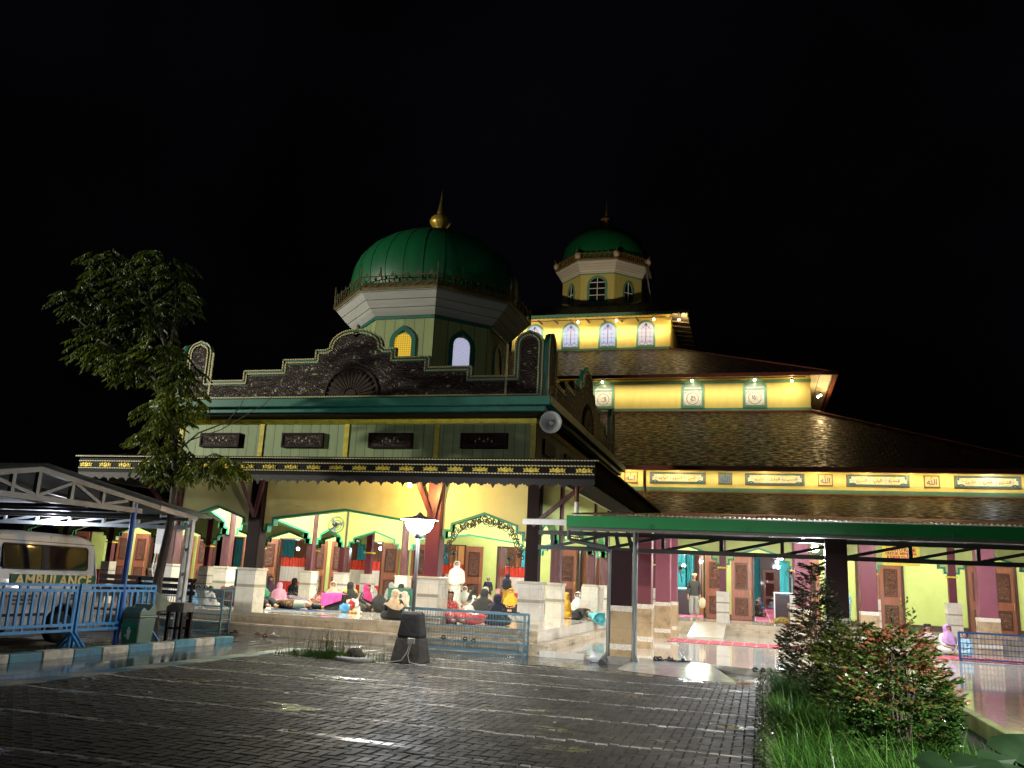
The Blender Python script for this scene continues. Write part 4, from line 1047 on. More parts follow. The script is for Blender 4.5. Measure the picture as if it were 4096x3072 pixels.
# verandah lamps
for i, x in enumerate((-27,-22,-17.5,-9.6,-2.0,2.3,6.2,10.3)):
    l = thing('verandah_lamp', ['far left','second from left','third from left','on the porch axis','over the standing man','over the seated man','over the yellow banner','far right'][i] + ' tube lamp of the verandah ceiling', 'lamp', (x,33,3.98), 'tube lamps of the verandah')
    MB().box(x-.62,32.95,3.93,x+.62,33.05,3.98).build('lamp_housing', WHITEP, l)
    MB().path([(x-.58,33,3.91),(x+.58,33,3.91)], .016, 8).build('tube', emit('tube_white2', (1,.98,.95), 12) if 'tube_white2' not in MATS else MATS['tube_white2'], l)
    point('tube_light', (x,33,3.75), (540 if x < -15 else 440) if x < -3 else (380 if x < 3 else 230), (1,.96,.88), .3, l)
# interior of the hall behind the doors
inn = thing('hall_interior', 'bright inside of the prayer hall with pink striped carpet, seen through the open doors', 'interior', (XC,40,0))
CARP, t, b = nt('pink_striped_carpet'); cc = coords(t, 'Object'); sx = t.nodes.new('ShaderNodeSeparateXYZ'); t.links.new(cc, sx.inputs[0])
fr = math_(t, 'FRACT', math_(t, 'ADD', math_(t, 'MULTIPLY', sx.outputs[1], 2.2), 100.)); fx = math_(t, 'FRACT', math_(t, 'ADD', math_(t, 'MULTIPLY', sx.outputs[0], 1.8), 100.))
c = ramp(t, fr, [(0., (.50,.07,.17)), (.42, (.50,.07,.17)), (.5, (.72,.42,.50)), (.58, (.50,.07,.17)), (.92, (.40,.05,.13)), (1., (.66,.32,.42))])
c = mixc(t, math_(t, 'LESS_THAN', fx, .06), c, (.74,.45,.54)); t.links.new(c, b.inputs['Base Color']); b.inputs['Roughness'].default_value = .9; bump(t, b, noise(t, cc, 60, 3), .3, .01)
MB().box(-30,35.2,.40,11,72,.485).build('carpet', CARP, inn)
MB().box(-30,35.18,4.6,11,72,4.7).build('ceiling', mat('porch_ceiling', (.60,.62,.42)), inn)
m = MB(); m.box(-30,71.6,.48,11,71.8,4.6); m.build('back_wall', mat('interior_wood', (.34,.13,.055), .35, var=.3, scale=2.5, stretch=(5,5,.4), coat=.2), inn)
for x in [-28+1.75*k for k in range(22)]:
    if int((x+40)*10) % 3 == 0 or 0 < x < 2.6: continue
    m = MB(); n = 14
    for k in range(n): m.path([(x-.35+.7*k/n,70.9,.6),(x-.35+.7*k/n,70.9,4.3)], .04, 5)
    m.build('curtain', TURQ, inn)
for x in [XC+3.4*k for k in range(-5, 6)]:
    c = MB().lathe((x+1.7,41.5,.48), [(.24,0),(.24,.9),(.2,.95),(.18,4.12)], 12).build('pillar', mat('interior_pillar', (.40,.16,.06), .3, coat=.3), inn)
    MB().lathe((x+1.7,41.5,.48), [(.27,.0),(.27,.8)], 12).build('pillar_base', PLINTH, c)
for x in (.75,1.75):
    o = MB().box(x-.48,69.9,.5,x+.48,69.96,3.3).build('door', DOORW, inn)
    m = MB(); m.box(x-.3,69.885,2.5,x+.3,69.8995,3.1); m.box(x-.3,69.885,1.35,x+.3,69.8995,2.3); m.box(x-.3,69.885,.7,x+.3,69.8995,1.15); m.build_each('carved_panel', fretD, o)
m = MB(); m.box(.08,69.85,.48,.25,70,4.3); m.box(2.25,69.85,.48,2.42,70,4.3); m.box(.25,69.86,3.32,2.25,69.99,4.3); m.build_each('door_frame', DOORD, inn)
# varnished screens and cabinets seen through single doorways
for (x, y, w, h, mm) in ((-2.2,40.5,.8,2.6,ORANGEW),(-6.3,40.2,1.1,3.0,ORANGEW),(-13.4,40,1.3,3.2,ORANGEW),(-20.6,40.5,1.0,3.2,ORANGEW),(-16.9,41,1.3,3.2,mat('wardrobe', (.30,.10,.04), .35)),(1.4,42.5,.7,2.7,mat('wardrobe', (.30,.10,.04))),(-10.6,43,1.2,3.4,ORANGEW),(-8.9,44,.9,3.2,mat('wardrobe', (.30,.10,.04)))):
    o = MB().box(x-w/2,y,.48,x+w/2,y+.1,.48+h).build('screen', mm, inn)
    m = MB(); m.band([(x-w/2+.08,.8),(x+w/2-.08,.8),(x+w/2-.08,.3+h),(x-w/2+.08,.3+h)], XZ(y), .05, -.02, -.001, closed=True); m.build('screen_moulding', DOORD, o)
for x, w in ((-3.3,.5),(-2.95,.3),(1.05,.35),(1.5,.3),(-10.3,.6),(-9.0,.5),(-12.3,.5),(-5.5,.4)):
    m = MB(); n = 8
    for k in range(n): m.path([(x-w/2+w*k/n,39.6,.6),(x-w/2+w*k/n,39.6,4.3)], .045, 5)
    m.build('curtain', TURQ, inn)
WHT = mat('white_rail_paint', (.72,.72,.74), .4)
for x in (-3.2, 1.0):
    m = MB(); m.box(x-.45,38.1,1.55,x+.45,38.5,1.6)
    for q in (-.42,.42): m.box(x+q-.025,38.12,.48,x+q+.025,38.48,1.55)
    o = m.build('shelf_table', WHT, inn)
    MB().box(x-.39,38.15,.5,x+.39,38.4,1.5).build('screen_cloth', mat('dark_lattice', (.035,.025,.03), .6, var=.6, scale=20), o)
MB().box(-28,42.0,.48,-7.4,42.15,4.6).build('inner_wall', mat('inner_brown_wall', (.36,.17,.08), .45, var=.3, scale=2, stretch=(5,5,.4)), inn)
for k in range(14):
    x = -27+1.45*k
    if k % 3 == 1: MB().box(x-.45,41.9,.9,x+.45,41.99,3.6).build('screen', (ORANGEW, mat('mirror_dark', (.08,.07,.07), .2), LIME)[k//3 % 3], inn)
    else:
        m = MB()
        for q in range(7): m.path([(x-.3+.1*q,41.8,.6),(x-.3+.1*q,41.8,4.3)], .05, 5)
        m.build('curtain', TURQ, inn)
# red and white draped cloth barrier in front of the hall's middle doors
cl = thing('draped_barrier', 'long red, white and red draped cloth barrier standing inside the middle doorways', 'cloth barrier', (-14,36.5,.48))
def pleat(m, x0, x1, z0, z1, y, amp, per, mi):
    n = int((x1-x0)/per*6); vs = []
    for i in range(n+1):
        x = x0+(x1-x0)*i/n; yy = y+amp*math.sin(i*PI/3)+amp*.6*math.sin(i*.37)
        vs += [(x, yy, z0), (x, yy, z1)]
    m.add(vs, [(2*i, 2*i+2, 2*i+3, 2*i+1) for i in range(n)], mi, True)
for (z0, z1, mm, am) in ((.52,1.02,REDCL,.03),(1.02,1.68,WHITECL,.008),(1.68,2.1,REDCL,.035)):
    m = MB(); pleat(m, -21.5, -7.6, z0, z1, 36.5, am, .16, 0); m.build('drape', mm, cl)
m = MB(); m.path([(-21.5,36.52,2.1),(-7.6,36.52,2.1)], .02, 6)
for k in range(9): m.path([(-21.4+1.72*k,36.56,.48),(-21.4+1.72*k,36.56,2.1)], .018, 6)
m.build('rail', STEELD, cl)
# globe lamps inside
GB = emit('globe_cool', (.86,.92,1.), 22); GW = emit('globe_warm', (1,.62,.2), 9)
for i, (x, z, p, c, m_) in enumerate(((-2.75,3.04,130,COOL,GB),(-3.0,2.48,40,COOL,GB),(.86,2.96,150,COOL,GB),(.73,2.58,50,COOL,GB),(-10.9,3.33,110,COOL,GB),(-10.96,2.94,60,COOL,GB),(-10.94,3.78,30,WARM,GW),(-11.4,3.52,40,COOL,GB),(-20.84,2.51,60,COOL,GB),(-16.64,2.67,80,COOL,GB),(-6.3,3.2,80,COOL,GB),(-13.3,3.2,80,COOL,GB))):
    l = thing('globe_lamp', ['upper bright globe lamp in the doorway behind the standing man','lower globe lamp in the doorway behind the standing man','upper globe lamp in the doorway behind the seated man','lower globe lamp in the doorway behind the seated man','upper white globe lamp in the filigree arch','lower white globe lamp in the filigree arch','small orange lantern hanging in the filigree arch','small white lamp left of the orange lantern','white globe lamp in the far left doorway','white globe lamp above the red and white cloth, left of the lamp post','white globe lamp behind the canopy downpipe','white globe lamp behind the lamp post'][i], 'lamp', (x,37,z+.35), 'globe lamps inside the hall')
    MB().path([(x,37,z+.1),(x,37,4.6)], .012, 5).build('cord', BLACK, l)
    if i == 6: MB().lathe((x,37,z), [(.03,-.16),(.12,-.1),(.16,.0),(.1,.1),(.04,.16)], 12).build('shade', m_, l)
    else: MB().ball((x,37,z), .10 if i in (0,2,4) else .075).build('glass_globe', m_, l)
    point('globe_light', (x,36.85,z-.12), p*1.4, c, .1, l)
for i, x in enumerate((-17,-9.6,-3,1.5,6)):
    for j, y in enumerate((46,60)):
        l = thing('hall_ceiling_lamp', 'round ceiling lamp deep inside the hall', 'lamp', (x,y,4.6), 'ceiling lamps deep inside the hall'); MB().lathe((x,y,4.45), [(.1,0),(.28,.05),(.3,.15)], 14).build('shade', GB, l); point('ceiling_light', (x,y,4.25), 320, (1,.95,.92), .2, l)
# ------------------------------------------------------------------ right hand canopy
cp = thing('canopy', 'long walkway canopy with green fascia, dark steel trusses and maroon columns with tan granite feet', 'canopy', (2,18,0))
m = MB(); xs = -3.55; n = 150; dx = 13.2/n; vs = []
for i in range(n*2+1):
    x = xs+dx*i/2; h = (.0, .035)[i % 2]
    vs += [(x, 16.75, 2.84+h), (x, 29.2, 3.93+h)]
m.add(vs, [(2*i, 2*i+2, 2*i+3, 2*i+1) for i in range(n*2)], 0)
m.build('roof_sheet', mat('corrugated_sheet', (.33,.25,.15), .45, .25, .3, 2., dirt=(.16,.11,.06)), cp)
MB().box(-3.62,16.72,2.60,9.8,16.76,2.82).build('fascia', mat('canopy_green', (.006,.22,.055), .4, var=.12, scale=1.5), cp)
MB().box(-3.62,16.77,2.54,9.8,16.9,2.64).build('gutter', STEELG, cp)
m = MB()
for k in range(7): m.beam((-2.0+1.75*k,16.70,2.60),(-2.0+1.75*k,16.70,2.69),.02,.02)
m.build_each('gutter_clip', GTRIM, cp)
m = MB(); m.box(-4.75,17.6,2.68,-3.66,17.64,2.79); m.quad((-4.75,17.58,2.8),(-3.66,17.58,2.8),(-3.66,20.5,3.0),(-4.75,20.5,3.0)); m.build_each('white_eave', WHITEP, cp)
def truss(y, x0, x1, zt, zb, step, par, m_, w=.085):
    m = MB(); m.beam((x0,y,zt),(x1,y,zt),w,w); m.beam((x0,y,zb),(x1,y,zb),w,w)
    x = x0+.3; k = 0
    while x < x1:
        m.beam((x,y-.002,zb+w/2),(x,y-.002,zt-w/2),w*.8,w*.8)
        if x+step < x1: m.beam((x,y+.003,zb+.02),(x+step,y+.003,zt-.02),w*.7,w*.7)
        x += step; k += 1
    return m.build('truss', m_, par)
truss(18.06, -4.5, 9.6, 2.55, 2.24, 1.16, cp, STEELD)
for y in (21.3, 24.6, 28.2): truss(y, -3.4, 9.6, 2.75+.08*(y-18)-.0, 2.48+.08*(y-18), 1.5, cp, STEELD, .06)
m = MB()
for y in (20,22.5,25.5,27): 
    z = 2.84+(y-16.75)*.0875-.06; m.beam((-3.5,y,z),(9.6,y,z),.06,.08)
m.build_each('purlin', STEELG, cp)
FLOWER = mat('patterned_tile', (.62,.56,.48), .25, var=.45, scale=30)
def canopy_col(x, y, w, top, dark=True):
    c = MB().cbox(x, y, 1.13, w*.95, w*.95, top-1.13).build('column', dark, cp, bevel=.01)
    MB().cbox(x, y, .0 if y < 18.2 else .12, w*1.04, w*1.04, 1.0 if y > 18.2 else 1.12).build('granite_foot', TAN, c)
    for z in (1.02, .28): MB().cbox(x, y, z, w*1.05, w*1.05, .11).build('tile_band', FLOWER, c)
    return c
SHADE_MAR = mat('shaded_maroon', (.022,.006,.009), .5, spec=.2)  # maroon darkened for columns in shadow, shade put into the colour
canopy_col(-2.68, 18.06, .42, 2.22, SHADE_MAR); canopy_col(-2.66, 21.3, .40, 2.9, MAROON); canopy_col(-2.70, 26.1, .44, 3.3, LIT_MAR); canopy_col(-2.66, 28.3, .36, 3.5, LIT_MAR)
canopy_col(1.42, 18.06, .42, 2.6, SHADE_MAR)
canopy_col(1.28, 29.0, .46, 3.9, LIT_MAR); canopy_col(3.22, 29.3, .5, 3.9, MAROON); canopy_col(6.45, 29.1, .52, 3.9, LIT_MAR)
MB().cbox(-2.68, 18.06, -.01, .52, .52, .16).build('column_base', CONC, cp)
MB().beam((-2.78,18.06,2.2),(-2.85,18.06,2.6),.08,.08).build('post_stub', STEELD, cp); MB().beam((-2.5,18.06,2.2),(-2.6,18.06,2.6),.08,.08).build('post_stub', STEELD, cp)
for pts in ([(-2.94,17.98,2.24),(-2.94,17.95,1.2),(-2.94,17.95,.22),(-2.98,17.85,.1)], [(-2.42,17.88,2.7),(-2.42,17.88,1.2),(-2.42,17.88,.25),(-2.38,17.75,.12)]):
    MB().path(pts, .055, 10).build('rain_pipe', PLASTICG, cp)
MB().path([(-3.75,17.6,2.62),(-3.75,17.6,2.42),(-3.68,17.65,2.38),(-3.05,17.9,2.28),(-2.98,17.95,2.2)], .045, 8).build('rain_pipe', PLASTICG, cp)
for pts in ([(-2.98,17.85,.1),(-3.02,17.75,.02)], [(-2.38,17.75,.12),(-2.33,17.65,.02)]): MB().path([(p[0],p[1],p[2]) for p in pts], .075, 10).build('pipe_shoe', PLASTICG, cp)
for (loc, p, r, lab) in (((1.08,18.52,2.43),260,.075,'large bright bulb hanging at the right canopy truss'),((.85,18.3,2.58),60,.04,'small bright bulb tucked above the canopy truss')):
    l = thing('canopy_bulb', lab, 'lamp', (loc[0],loc[1],loc[2]+.15))
    MB().lathe(loc, [(.03,.19),(.045,.15),(.045,.07)], 8).build('socket', WHITEP, l); MB().ball(loc, r).build('glass_bulb', emit('canopy_bulb_glow' + str(p), (.95,.97,1), 45), l)
    point('bulb_light', (loc[0],loc[1]-.02,loc[2]-.13), p, COOL, .08, l)
for i, (x, y, p) in enumerate(((.2,22.2,400),(3.6,22,400),(.2,26,460),(4.5,26.5,380),(8,24,380))):  # made-up tube lamps, added to brighten the terrace
    z = 2.84+(y-16.75)*.0875-.16
    l = thing('added_canopy_tube', ['front left','front right','rear left','rear right','far right'][i] + ' unseen tube lamp added under the canopy roof to light the terrace', 'lamp', (x,y,z), 'tube lamps under the canopy')
    MB().box(x-.62,y-.05,z,x+.62,y+.05,z+.05).build('lamp_housing', WHITEP, l); MB().path([(x-.58,y,z-.02),(x+.58,y,z-.02)], .016, 8).build('tube', MATS['tube_white2'], l)
    point('tube_light', (x,y,z-.2), p, (.96,.98,1), .3, l)
# ramp, carpets on the terrace
MB().add([(-2.15,27.9,.125),(-1.08,27.9,.125),(-1.08,30.9,.485),(-2.15,30.9,.485),(-2.15,30.9,.12),(-1.08,30.9,.12)], [(0,1,2,3)]).add([(-2.15,27.9,.125),(-1.08,27.9,.125),(-1.08,30.9,.485),(-2.15,30.9,.485),(-2.15,30.9,.12),(-1.08,30.9,.12)], [(0,3,4),(1,5,2)], 1).build('entrance_ramp', [mat('ramp_marble', (.64,.58,.46), .22, var=.15), mat('ramp_side', (.35,.32,.26), .8, spec=.1)], kind='structure')
mt = thing('prayer_carpet', 'long narrow pink and red carpet laid along the wet terrace', 'carpet', (3,25.6,.12))
m = MB(); n = 60; vs = []
for i in range(n+1):
    x = -2.45+11.5*i/n; y0 = 25.0+.05*math.sin(i*.9); vs += [(x,y0-.4,.128),(x,y0+.5,.134),(x,y0+1.35,.128)]
m.add(vs, [(3*i+j, 3*i+3+j, 3*i+4+j, 3*i+1+j) for i in range(n) for j in (0,1)], 0)
RC, t, b = nt('red_runner'); cc = coords(t, 'Object'); sx = t.nodes.new('ShaderNodeSeparateXYZ'); t.links.new(cc, sx.inputs[0])
f1 = math_(t, 'FRACT', math_(t, 'ADD', math_(t, 'MULTIPLY', sx.outputs[0], 3.2), 50.)); c = mixc(t, math_(t, 'LESS_THAN', f1, .1), (.40,.03,.06), (.66,.25,.30))
f2 = math_(t, 'FRACT', math_(t, 'ADD', math_(t, 'MULTIPLY', sx.outputs[1], 1.6), .42)); c = mixc(t, math_(t, 'LESS_THAN', f2, .10), c, (.70,.40,.42)); t.links.new(c, b.inputs['Base Color']); b.inputs['Roughness'].default_value = .8
m.build('carpet_strip', RC, mt)
# yellow banner on the verandah
bn = thing('banner', 'yellow cloth banner with red capital lettering hung on the verandah wall', 'banner', (4.7,30.8,2.6))
MB().box(3.86,30.86,2.60,5.0,30.875,3.22).build('banner_cloth', mat('banner_yellow', (.80,.66,.06), .6), bn)
RED = mat('red_lettering', (.62,.03,.03), .5)
for k, (s_, z, sz) in enumerate((('BANTU KAMI',3.10,.15),('UNTUK MENJAGA',2.98,.115),('KEBERSIHAN',2.85,.15))): writing(s_, sz, RED, (4.43,30.855,z), bn, '-Y', 'lettering', .006, 1.)
writing('MASJID INI', .08, BLACK, (4.43,30.855,2.74), bn, '-Y', 'lettering', .003)
# blue mesh barrier at the right end
def rack(name, label, cat, x0, x1, y, z1, d, nv, m_, floor=.0, group=None, shelves=True):
    t_ = thing(name, label, cat, ((x0+x1)/2,y,floor), group)
    m = MB()
    for yy in (y, y+d):
        m.beam((x0,yy,z1),(x1,yy,z1),.045,.045); m.beam((x0,yy,floor+.05),(x1,yy,floor+.05),.035,.035)
    for x in (x0,x1):
        for yy in (y,y+d): m.beam((x,yy,floor),(x,yy,z1),.04,.04)
        for q in range(5): m.beam((x,y,floor+.1+(z1-floor-.1)*q/4),(x,y+d,floor+.1+(z1-floor-.1)*q/4),.02,.02)
    m.build('frame', m_, t_)
    m = MB()
    for i in range(1, nv): 
        x = x0+(x1-x0)*i/nv; m.beam((x,y,floor+.05),(x,y,z1),.007,.007); m.beam((x,y+d,floor+.05),(x,y+d,z1),.006,.006)
    m.build('wire_mesh', m_, t_)
    for q in range(1, 5):
        z = floor+.05+(z1-floor-.05)*q/5; m = MB(); m.beam((x0,y,z),(x1,y,z),.016,.016); m.beam((x0,y+d,z),(x1,y+d,z),.016,.016)
        for i in range(int((x1-x0)/.12) if shelves else 0): m.beam((x0+.06+i*.12,y,z),(x0+.06+i*.12,y+d,z),.007,.007)
        m.build('shelf', m_, t_)
    return t_
rack('shoe_rack', 'blue wire mesh shoe rack standing in front of the steps beside the lamp pedestal', 'shoe rack', -7.45, -4.72, 18.02, .83, .34, 44, RACKM)
rack('shoe_rack', 'blue wire mesh shoe rack at the left end of the steps, behind the tree', 'shoe rack', -14.6, -11.95, 18.02, .97, .34, 40, RACKM)
BLUEN = mat('navy_blue_steel', (.01,.05,.16), .4)
rack('mesh_barrier', 'navy blue mesh barrier on the terrace behind the red bush', 'barrier', 4.78, 8.4, 24.6, .80, .08, 44, BLUEN, .12, None, False)

# ------------------------------------------------------------------ carport at the left
kp = thing('carport', 'open steel carport with grey gable truss and corrugated roof sheltering the ambulance', 'carport', (-14,13,0))
RY, RZ = 11.45, 2.99
m = MB(); n = 70; vs = []
for i in range(n*2+1):
    x = -21+9.9*i/(n*2); h = (.0,.03)[i%2]; vs += [(x,6.6,2.0+h),(x,RY,RZ+h),(x,14.5,2.66+h),(x,16.35,2.5+h)]
m.add(vs, [(4*i+j,4*i+4+j,4*i+5+j,4*i+1+j) for i in range(n*2) for j in range(3)], 0)
m.build('roof_sheet', GALV, kp)
m = MB(); X = -11.3; w = .085
m.beam((X,7.0,2.44),(X,14.0,2.46),w,.09); m.beam((X,RY,RZ-.07),(X,14.5,2.57),w,.085); m.beam((X,RY,RZ-.07),(X,6.7,2.0),w,.085)
for (y, zt) in ((10.2,2.78),(10.95,2.86),(RY,2.9),(12.2,2.82),(12.95,2.72),(13.75,2.62)): m.beam((X,y,2.46),(X,y,zt),.07,.07)
for (a, b_) in (((10.2,2.76),(RY-.05,2.5)),((11.5,2.5),(12.2,2.78)),((12.22,2.8),(12.9,2.5)),((13.0,2.5),(13.6,2.62))): m.beam((X,a[0],a[1]),(X,b_[0],b_[1]),.055,.055)
m.build('gable_truss', STEELG, kp)
truss(16.08, -20.5, -11.7, 2.46, 2.28, .9, kp, STEELB, .075)
m = MB()
for y in (12.6,13.4,14.6,15.5): m.beam((-21,y,2.42 if y < 14 else 2.42),(-11.3,y,2.42),.05,.06)
for x in (-13.0,-14.4,-16.2,-18): m.beam((x,RY,RZ-.07),(x,16.2,2.5),.05,.07)
m.build_each('rafter', STEELG, kp)
MB().beam((-11.3,14.5,2.57),(-11.66,16.2,2.49),.1,.1).build('end_rafter', mat('pinkish_primer', (.5,.42,.36), .5), kp)
post = MB(); post.beam((-11.72,16.06,0),(-11.72,16.06,2.46),.045,.1); post.beam((-11.60,16.06,0),(-11.60,16.06,2.46),.045,.1)
for q in range(5): post.beam((-11.71,16.06,.3+.5*q),(-11.61,16.06,.36+.5*q),.03,.05)
post.build('white_post', mat('bluish_white_paint', (.62,.65,.70), .45, dirt=(.4,.4,.38)), kp)
pb = MB().path([(-11.3,13.83,0),(-11.3,13.83,2.6)], .05, 12).build('blue_post', BLUED, kp)
MB().path([(-11.3,13.83,1.9),(-11.3,13.83,1.93)], .055, 12).build('pipe_joint', BLUED, pb)
MB().path([(-18.5,16.05,0),(-18.5,16.05,2.46)], .05, 12).build('rear_post', STEELG, kp)
l = thing('carport_lamp', 'bright white lamp hanging from the carport rail above the ambulance', 'lamp', (-15.0,15.9,2.5)); MB().lathe((-15.0,15.9,2.36), [(.02,.14),(.05,.1),(.05,.03)], 8).build('socket', WHITEP, l); MB().ball((-15.0,15.9,2.36), .065).build('glass_bulb', emit('carport_bulb', (.88,.88,1), 45), l)
point('bulb_light', (-15.0,15.75,2.2), 190, (.85,.88,1), .08, l)
# ambulance ------------------------------------------------------------
am = thing('ambulance', 'white ambulance van parked under the carport with a green lettered stripe', 'ambulance', (-13.3,12,0))
VANP = mat('van_white', (.50,.52,.55), .35, var=.08, scale=2, coat=.3, dirt=(.34,.35,.36))
def van_section(x_out, x_in): pass
prof_ = [(9.9,.35),(9.85,.9),(10.1,1.1),(10.55,1.25),(11.15,1.80),(11.5,1.92),(12.5,1.965),(13.9,1.95),(14.22,1.88),(14.36,1.7),(14.42,1.2),(14.46,.75),(14.46,.35)]
arch = lambda cy, r=.40, zc=.28: [(cy+r*math.cos(a), zc+r*math.sin(a)) for a in [PI*k/10 for k in range(11)]]
low = [(y, max(z, .3)) for y, z in arch(13.66)] + [(y, max(z, .3)) for y, z in arch(10.75)]
outl = prof_ + [(14.06,.3)] + [(y, z) for y, z in arch(13.66)[1:-1]] + [(13.26,.3),(11.15,.3)] + [(y, z) for y, z in arch(10.75)[1:-1]] + [(10.35,.3)]
bm_ = bmesh.new()
def side(x, tumble):
    out = []
    for y, z in outl:
        tx = tumble*max(0, z-1.1)**1.5*.16
        out.append(bm_.verts.new((x+tx, y, z)))
    return out
Rr = side(-12.40, -1.); Ll = side(-14.05, 1.); n = len(outl)
bm_.faces.new(Rr); bm_.faces.new(Ll[::-1])
for i in range(n): bm_.faces.new((Rr[i], Ll[i], Ll[(i+1)%n], Rr[(i+1)%n]))
bmesh.ops.recalc_face_normals(bm_, faces=bm_.faces); me = bpy.data.meshes.new('body'); bm_.to_mesh(me); bm_.free(); me.materials.append(VANP)
for v in me.vertices: v.co -= Vector((-13.3,12,0))
body = bpy.data.objects.new('body', me); COL.objects.link(body); body.parent = am; ORG[body.name] = (-13.3,12,0)
bv = body.modifiers.new('bevel','BEVEL'); bv.width = .05; bv.segments = 3; bv.limit_method = 'ANGLE'; bv.angle_limit = R(35)
XS = -12.40
def onside(y, z, d=0): return (XS-max(0,z-1.1)**1.5*.16+d, y, z)
SIDE = lambda u, v, d: onside(u, v, -d)
def rrect(y0, y1, z0, z1, r):
    p = []
    for cx, cz, a0 in ((y1-r,z0+r,-90),(y1-r,z1-r,0),(y0+r,z1-r,90),(y0+r,z0+r,180)):
        for k in range(6): a = R(a0+18*k); p.append((cx+r*math.cos(a), cz+r*math.sin(a)))
    return p
g = MB().prism(rrect(12.12,14.12,1.30,1.74,.07), SIDE, -.012, .03).build('side_window', GLASSD, am)
m = MB(); m.prism(rrect(12.98,13.15,1.31,1.73,.01), SIDE, -.018, -.0125); m.build('window_divider', BLACK, g)
MB().band(rrect(12.12,14.12,1.30,1.74,.07), SIDE, .018, -.02, -.0, closed=True).build('window_seal', BLACK, g)
for (x0, x1) in ((11.1,12.02),): MB().prism([(11.25,1.28),(12.02,1.28),(12.02,1.72),(11.5,1.72)], SIDE, -.012, .02).build('front_window', GLASSD, am)
st = MB().prism([(12.33,1.03),(14.33,1.03),(14.33,1.215),(12.33,1.215)], SIDE, -.006, .004).build('stripe', mat('stripe_green', (.004,.085,.035), .5, spec=.2), am)
writing('AMBULANCE', .262, mat('gold_lettering', (.66,.55,.25), .25, .3), (XS+.010,13.34,1.105), st, '+X', 'lettering', .009, 1.12, 1.08)
INKV = mat('van_ink', (.02,.02,.02), .5)
for s_, y, z, sz in (('YASAN AL HUDA BANJARMASIN',12.70,.93,.075),('Jl. Masjid Jami Gn. 1 RT 03 No. 11',12.64,.84,.05),('Kelurahan Banjar Sel Tim',12.66,.775,.05),('Kec. Banjarmasin Utara',12.68,.71,.05),('UNTUK UMUM',13.98,.93,.075),('Tlp: 0821 5 006',13.86,.845,.055),('0821 5 132',13.92,.785,.055)):
    writing(s_, sz, INKV, (XS+.006,y,z), am, '+X', 'lettering', .002)
m = MB()
for y in (12.06,13.2): m.beam(onside(y,.35,.002), onside(y,1.9,.002), .006, .01)
m.beam(onside(11.0,.52,.004), onside(13.2,.52,.004), .012, .05); m.beam(onside(12.0,1.79,.002),onside(14.3,1.79,.002),.008,.01); m.build('body_seam', BLACK, am)
TYRE = mat('tyre_rubber', (.015,.015,.015), .8, bmp=.2); ALLOY = mat('alloy_rim', (.50,.50,.50), .35, .1)
def wheel(x, y, s):
    w = MB(); Mx = Matrix.Translation((x,y,.28)) @ Matrix.Rotation(R(90)*s,4,'Y')
    w.lathe((0,0,0), [(.19,-.08),(.26,-.09),(.285,-.06),(.285,.06),(.26,.09),(.19,.08)], 28); w.xf(Mx); w = w.build('wheel', TYRE, am)
    r_ = MB(); r_.lathe((0,0,0), [(.19,.075),(.185,.05),(.175,.04),(.17,.02)], 24); 
    for k in range(6):
        a = 2*PI*k/6; r_.beam((.03*math.cos(a),.03*math.sin(a),.075),(.18*math.cos(a),.18*math.sin(a),.062),.045,.02)
    r_.lathe((0,0,0), [(.045,.05),(.045,.085),(.02,.09)], 12); r_.xf(Mx); r_.build('rim', ALLOY, w)
for y in (13.66,10.75): wheel(-12.5, y, 1); wheel(-13.95, y, -1)
MB().box(-13.9,9.9,.28,-12.55,14.4,.34).build('underbody', BLACK, am)
MB().box(-12.7,14.455,1.0,-12.42,14.48,1.35).build('tail_light', mat('red_lens', (.3,.01,.01), .2), am)
bc = MB().box(-13.5,11.75,1.97,-12.7,12.0,2.02).build('beacon_bar', BLACK, am); MB().box(-12.95,11.77,2.02,-12.72,11.98,2.1).build('beacon_lens', mat('red_lens', (.3,.01,.01)), bc)
# blue fence ------------------------------------------------------------
def fence(y0, y1, label):
    f = thing('metal_barrier', label, 'barrier', (-11.28,(y0+y1)/2,0), 'blue metal barriers')
    m = MB(); X = -11.28
    for z in (1.08,.99,.42,.33): m.beam((X,y0,z),(X,y1,z),.04,.045)
    m.build('rails', BLUEP, f)
    n = int((y1-y0)/.155)
    for k in range(n+1):
        y = y0+.04+(y1-y0-.08)*k/n; MB().beam((X,y,.43),(X,y,.98),.03,.045).build('bar', BLUEP, f)
    m = MB()
    for k in range(0, n+1, 4): 
        for q in (0,.16):
            y = y0+.3+(y1-y0-.6)*k/n+q; m.beam((X,y,1.0),(X,y,1.07),.03,.03); m.beam((X,y,.34),(X,y,.41),.03,.03)
    m.build_each('spacer', BLUEP, f)
    for y in (y0+.02, y1-.02):
        MB().beam((X,y,0),(X,y,1.08),.045,.045).build('post', BLUEP, f)
        m = MB(); m.beam((X-.25,y,0),(X,y,.3),.035,.035); m.beam((X+.3,y,0),(X,y,.3),.035,.035); m.build('foot', BLUEP, f)
fence(10.2, 12.68, 'blue metal crowd barrier in front of the ambulance body'); fence(12.74, 14.72, 'blue metal crowd barrier between the ambulance rear and the tree')
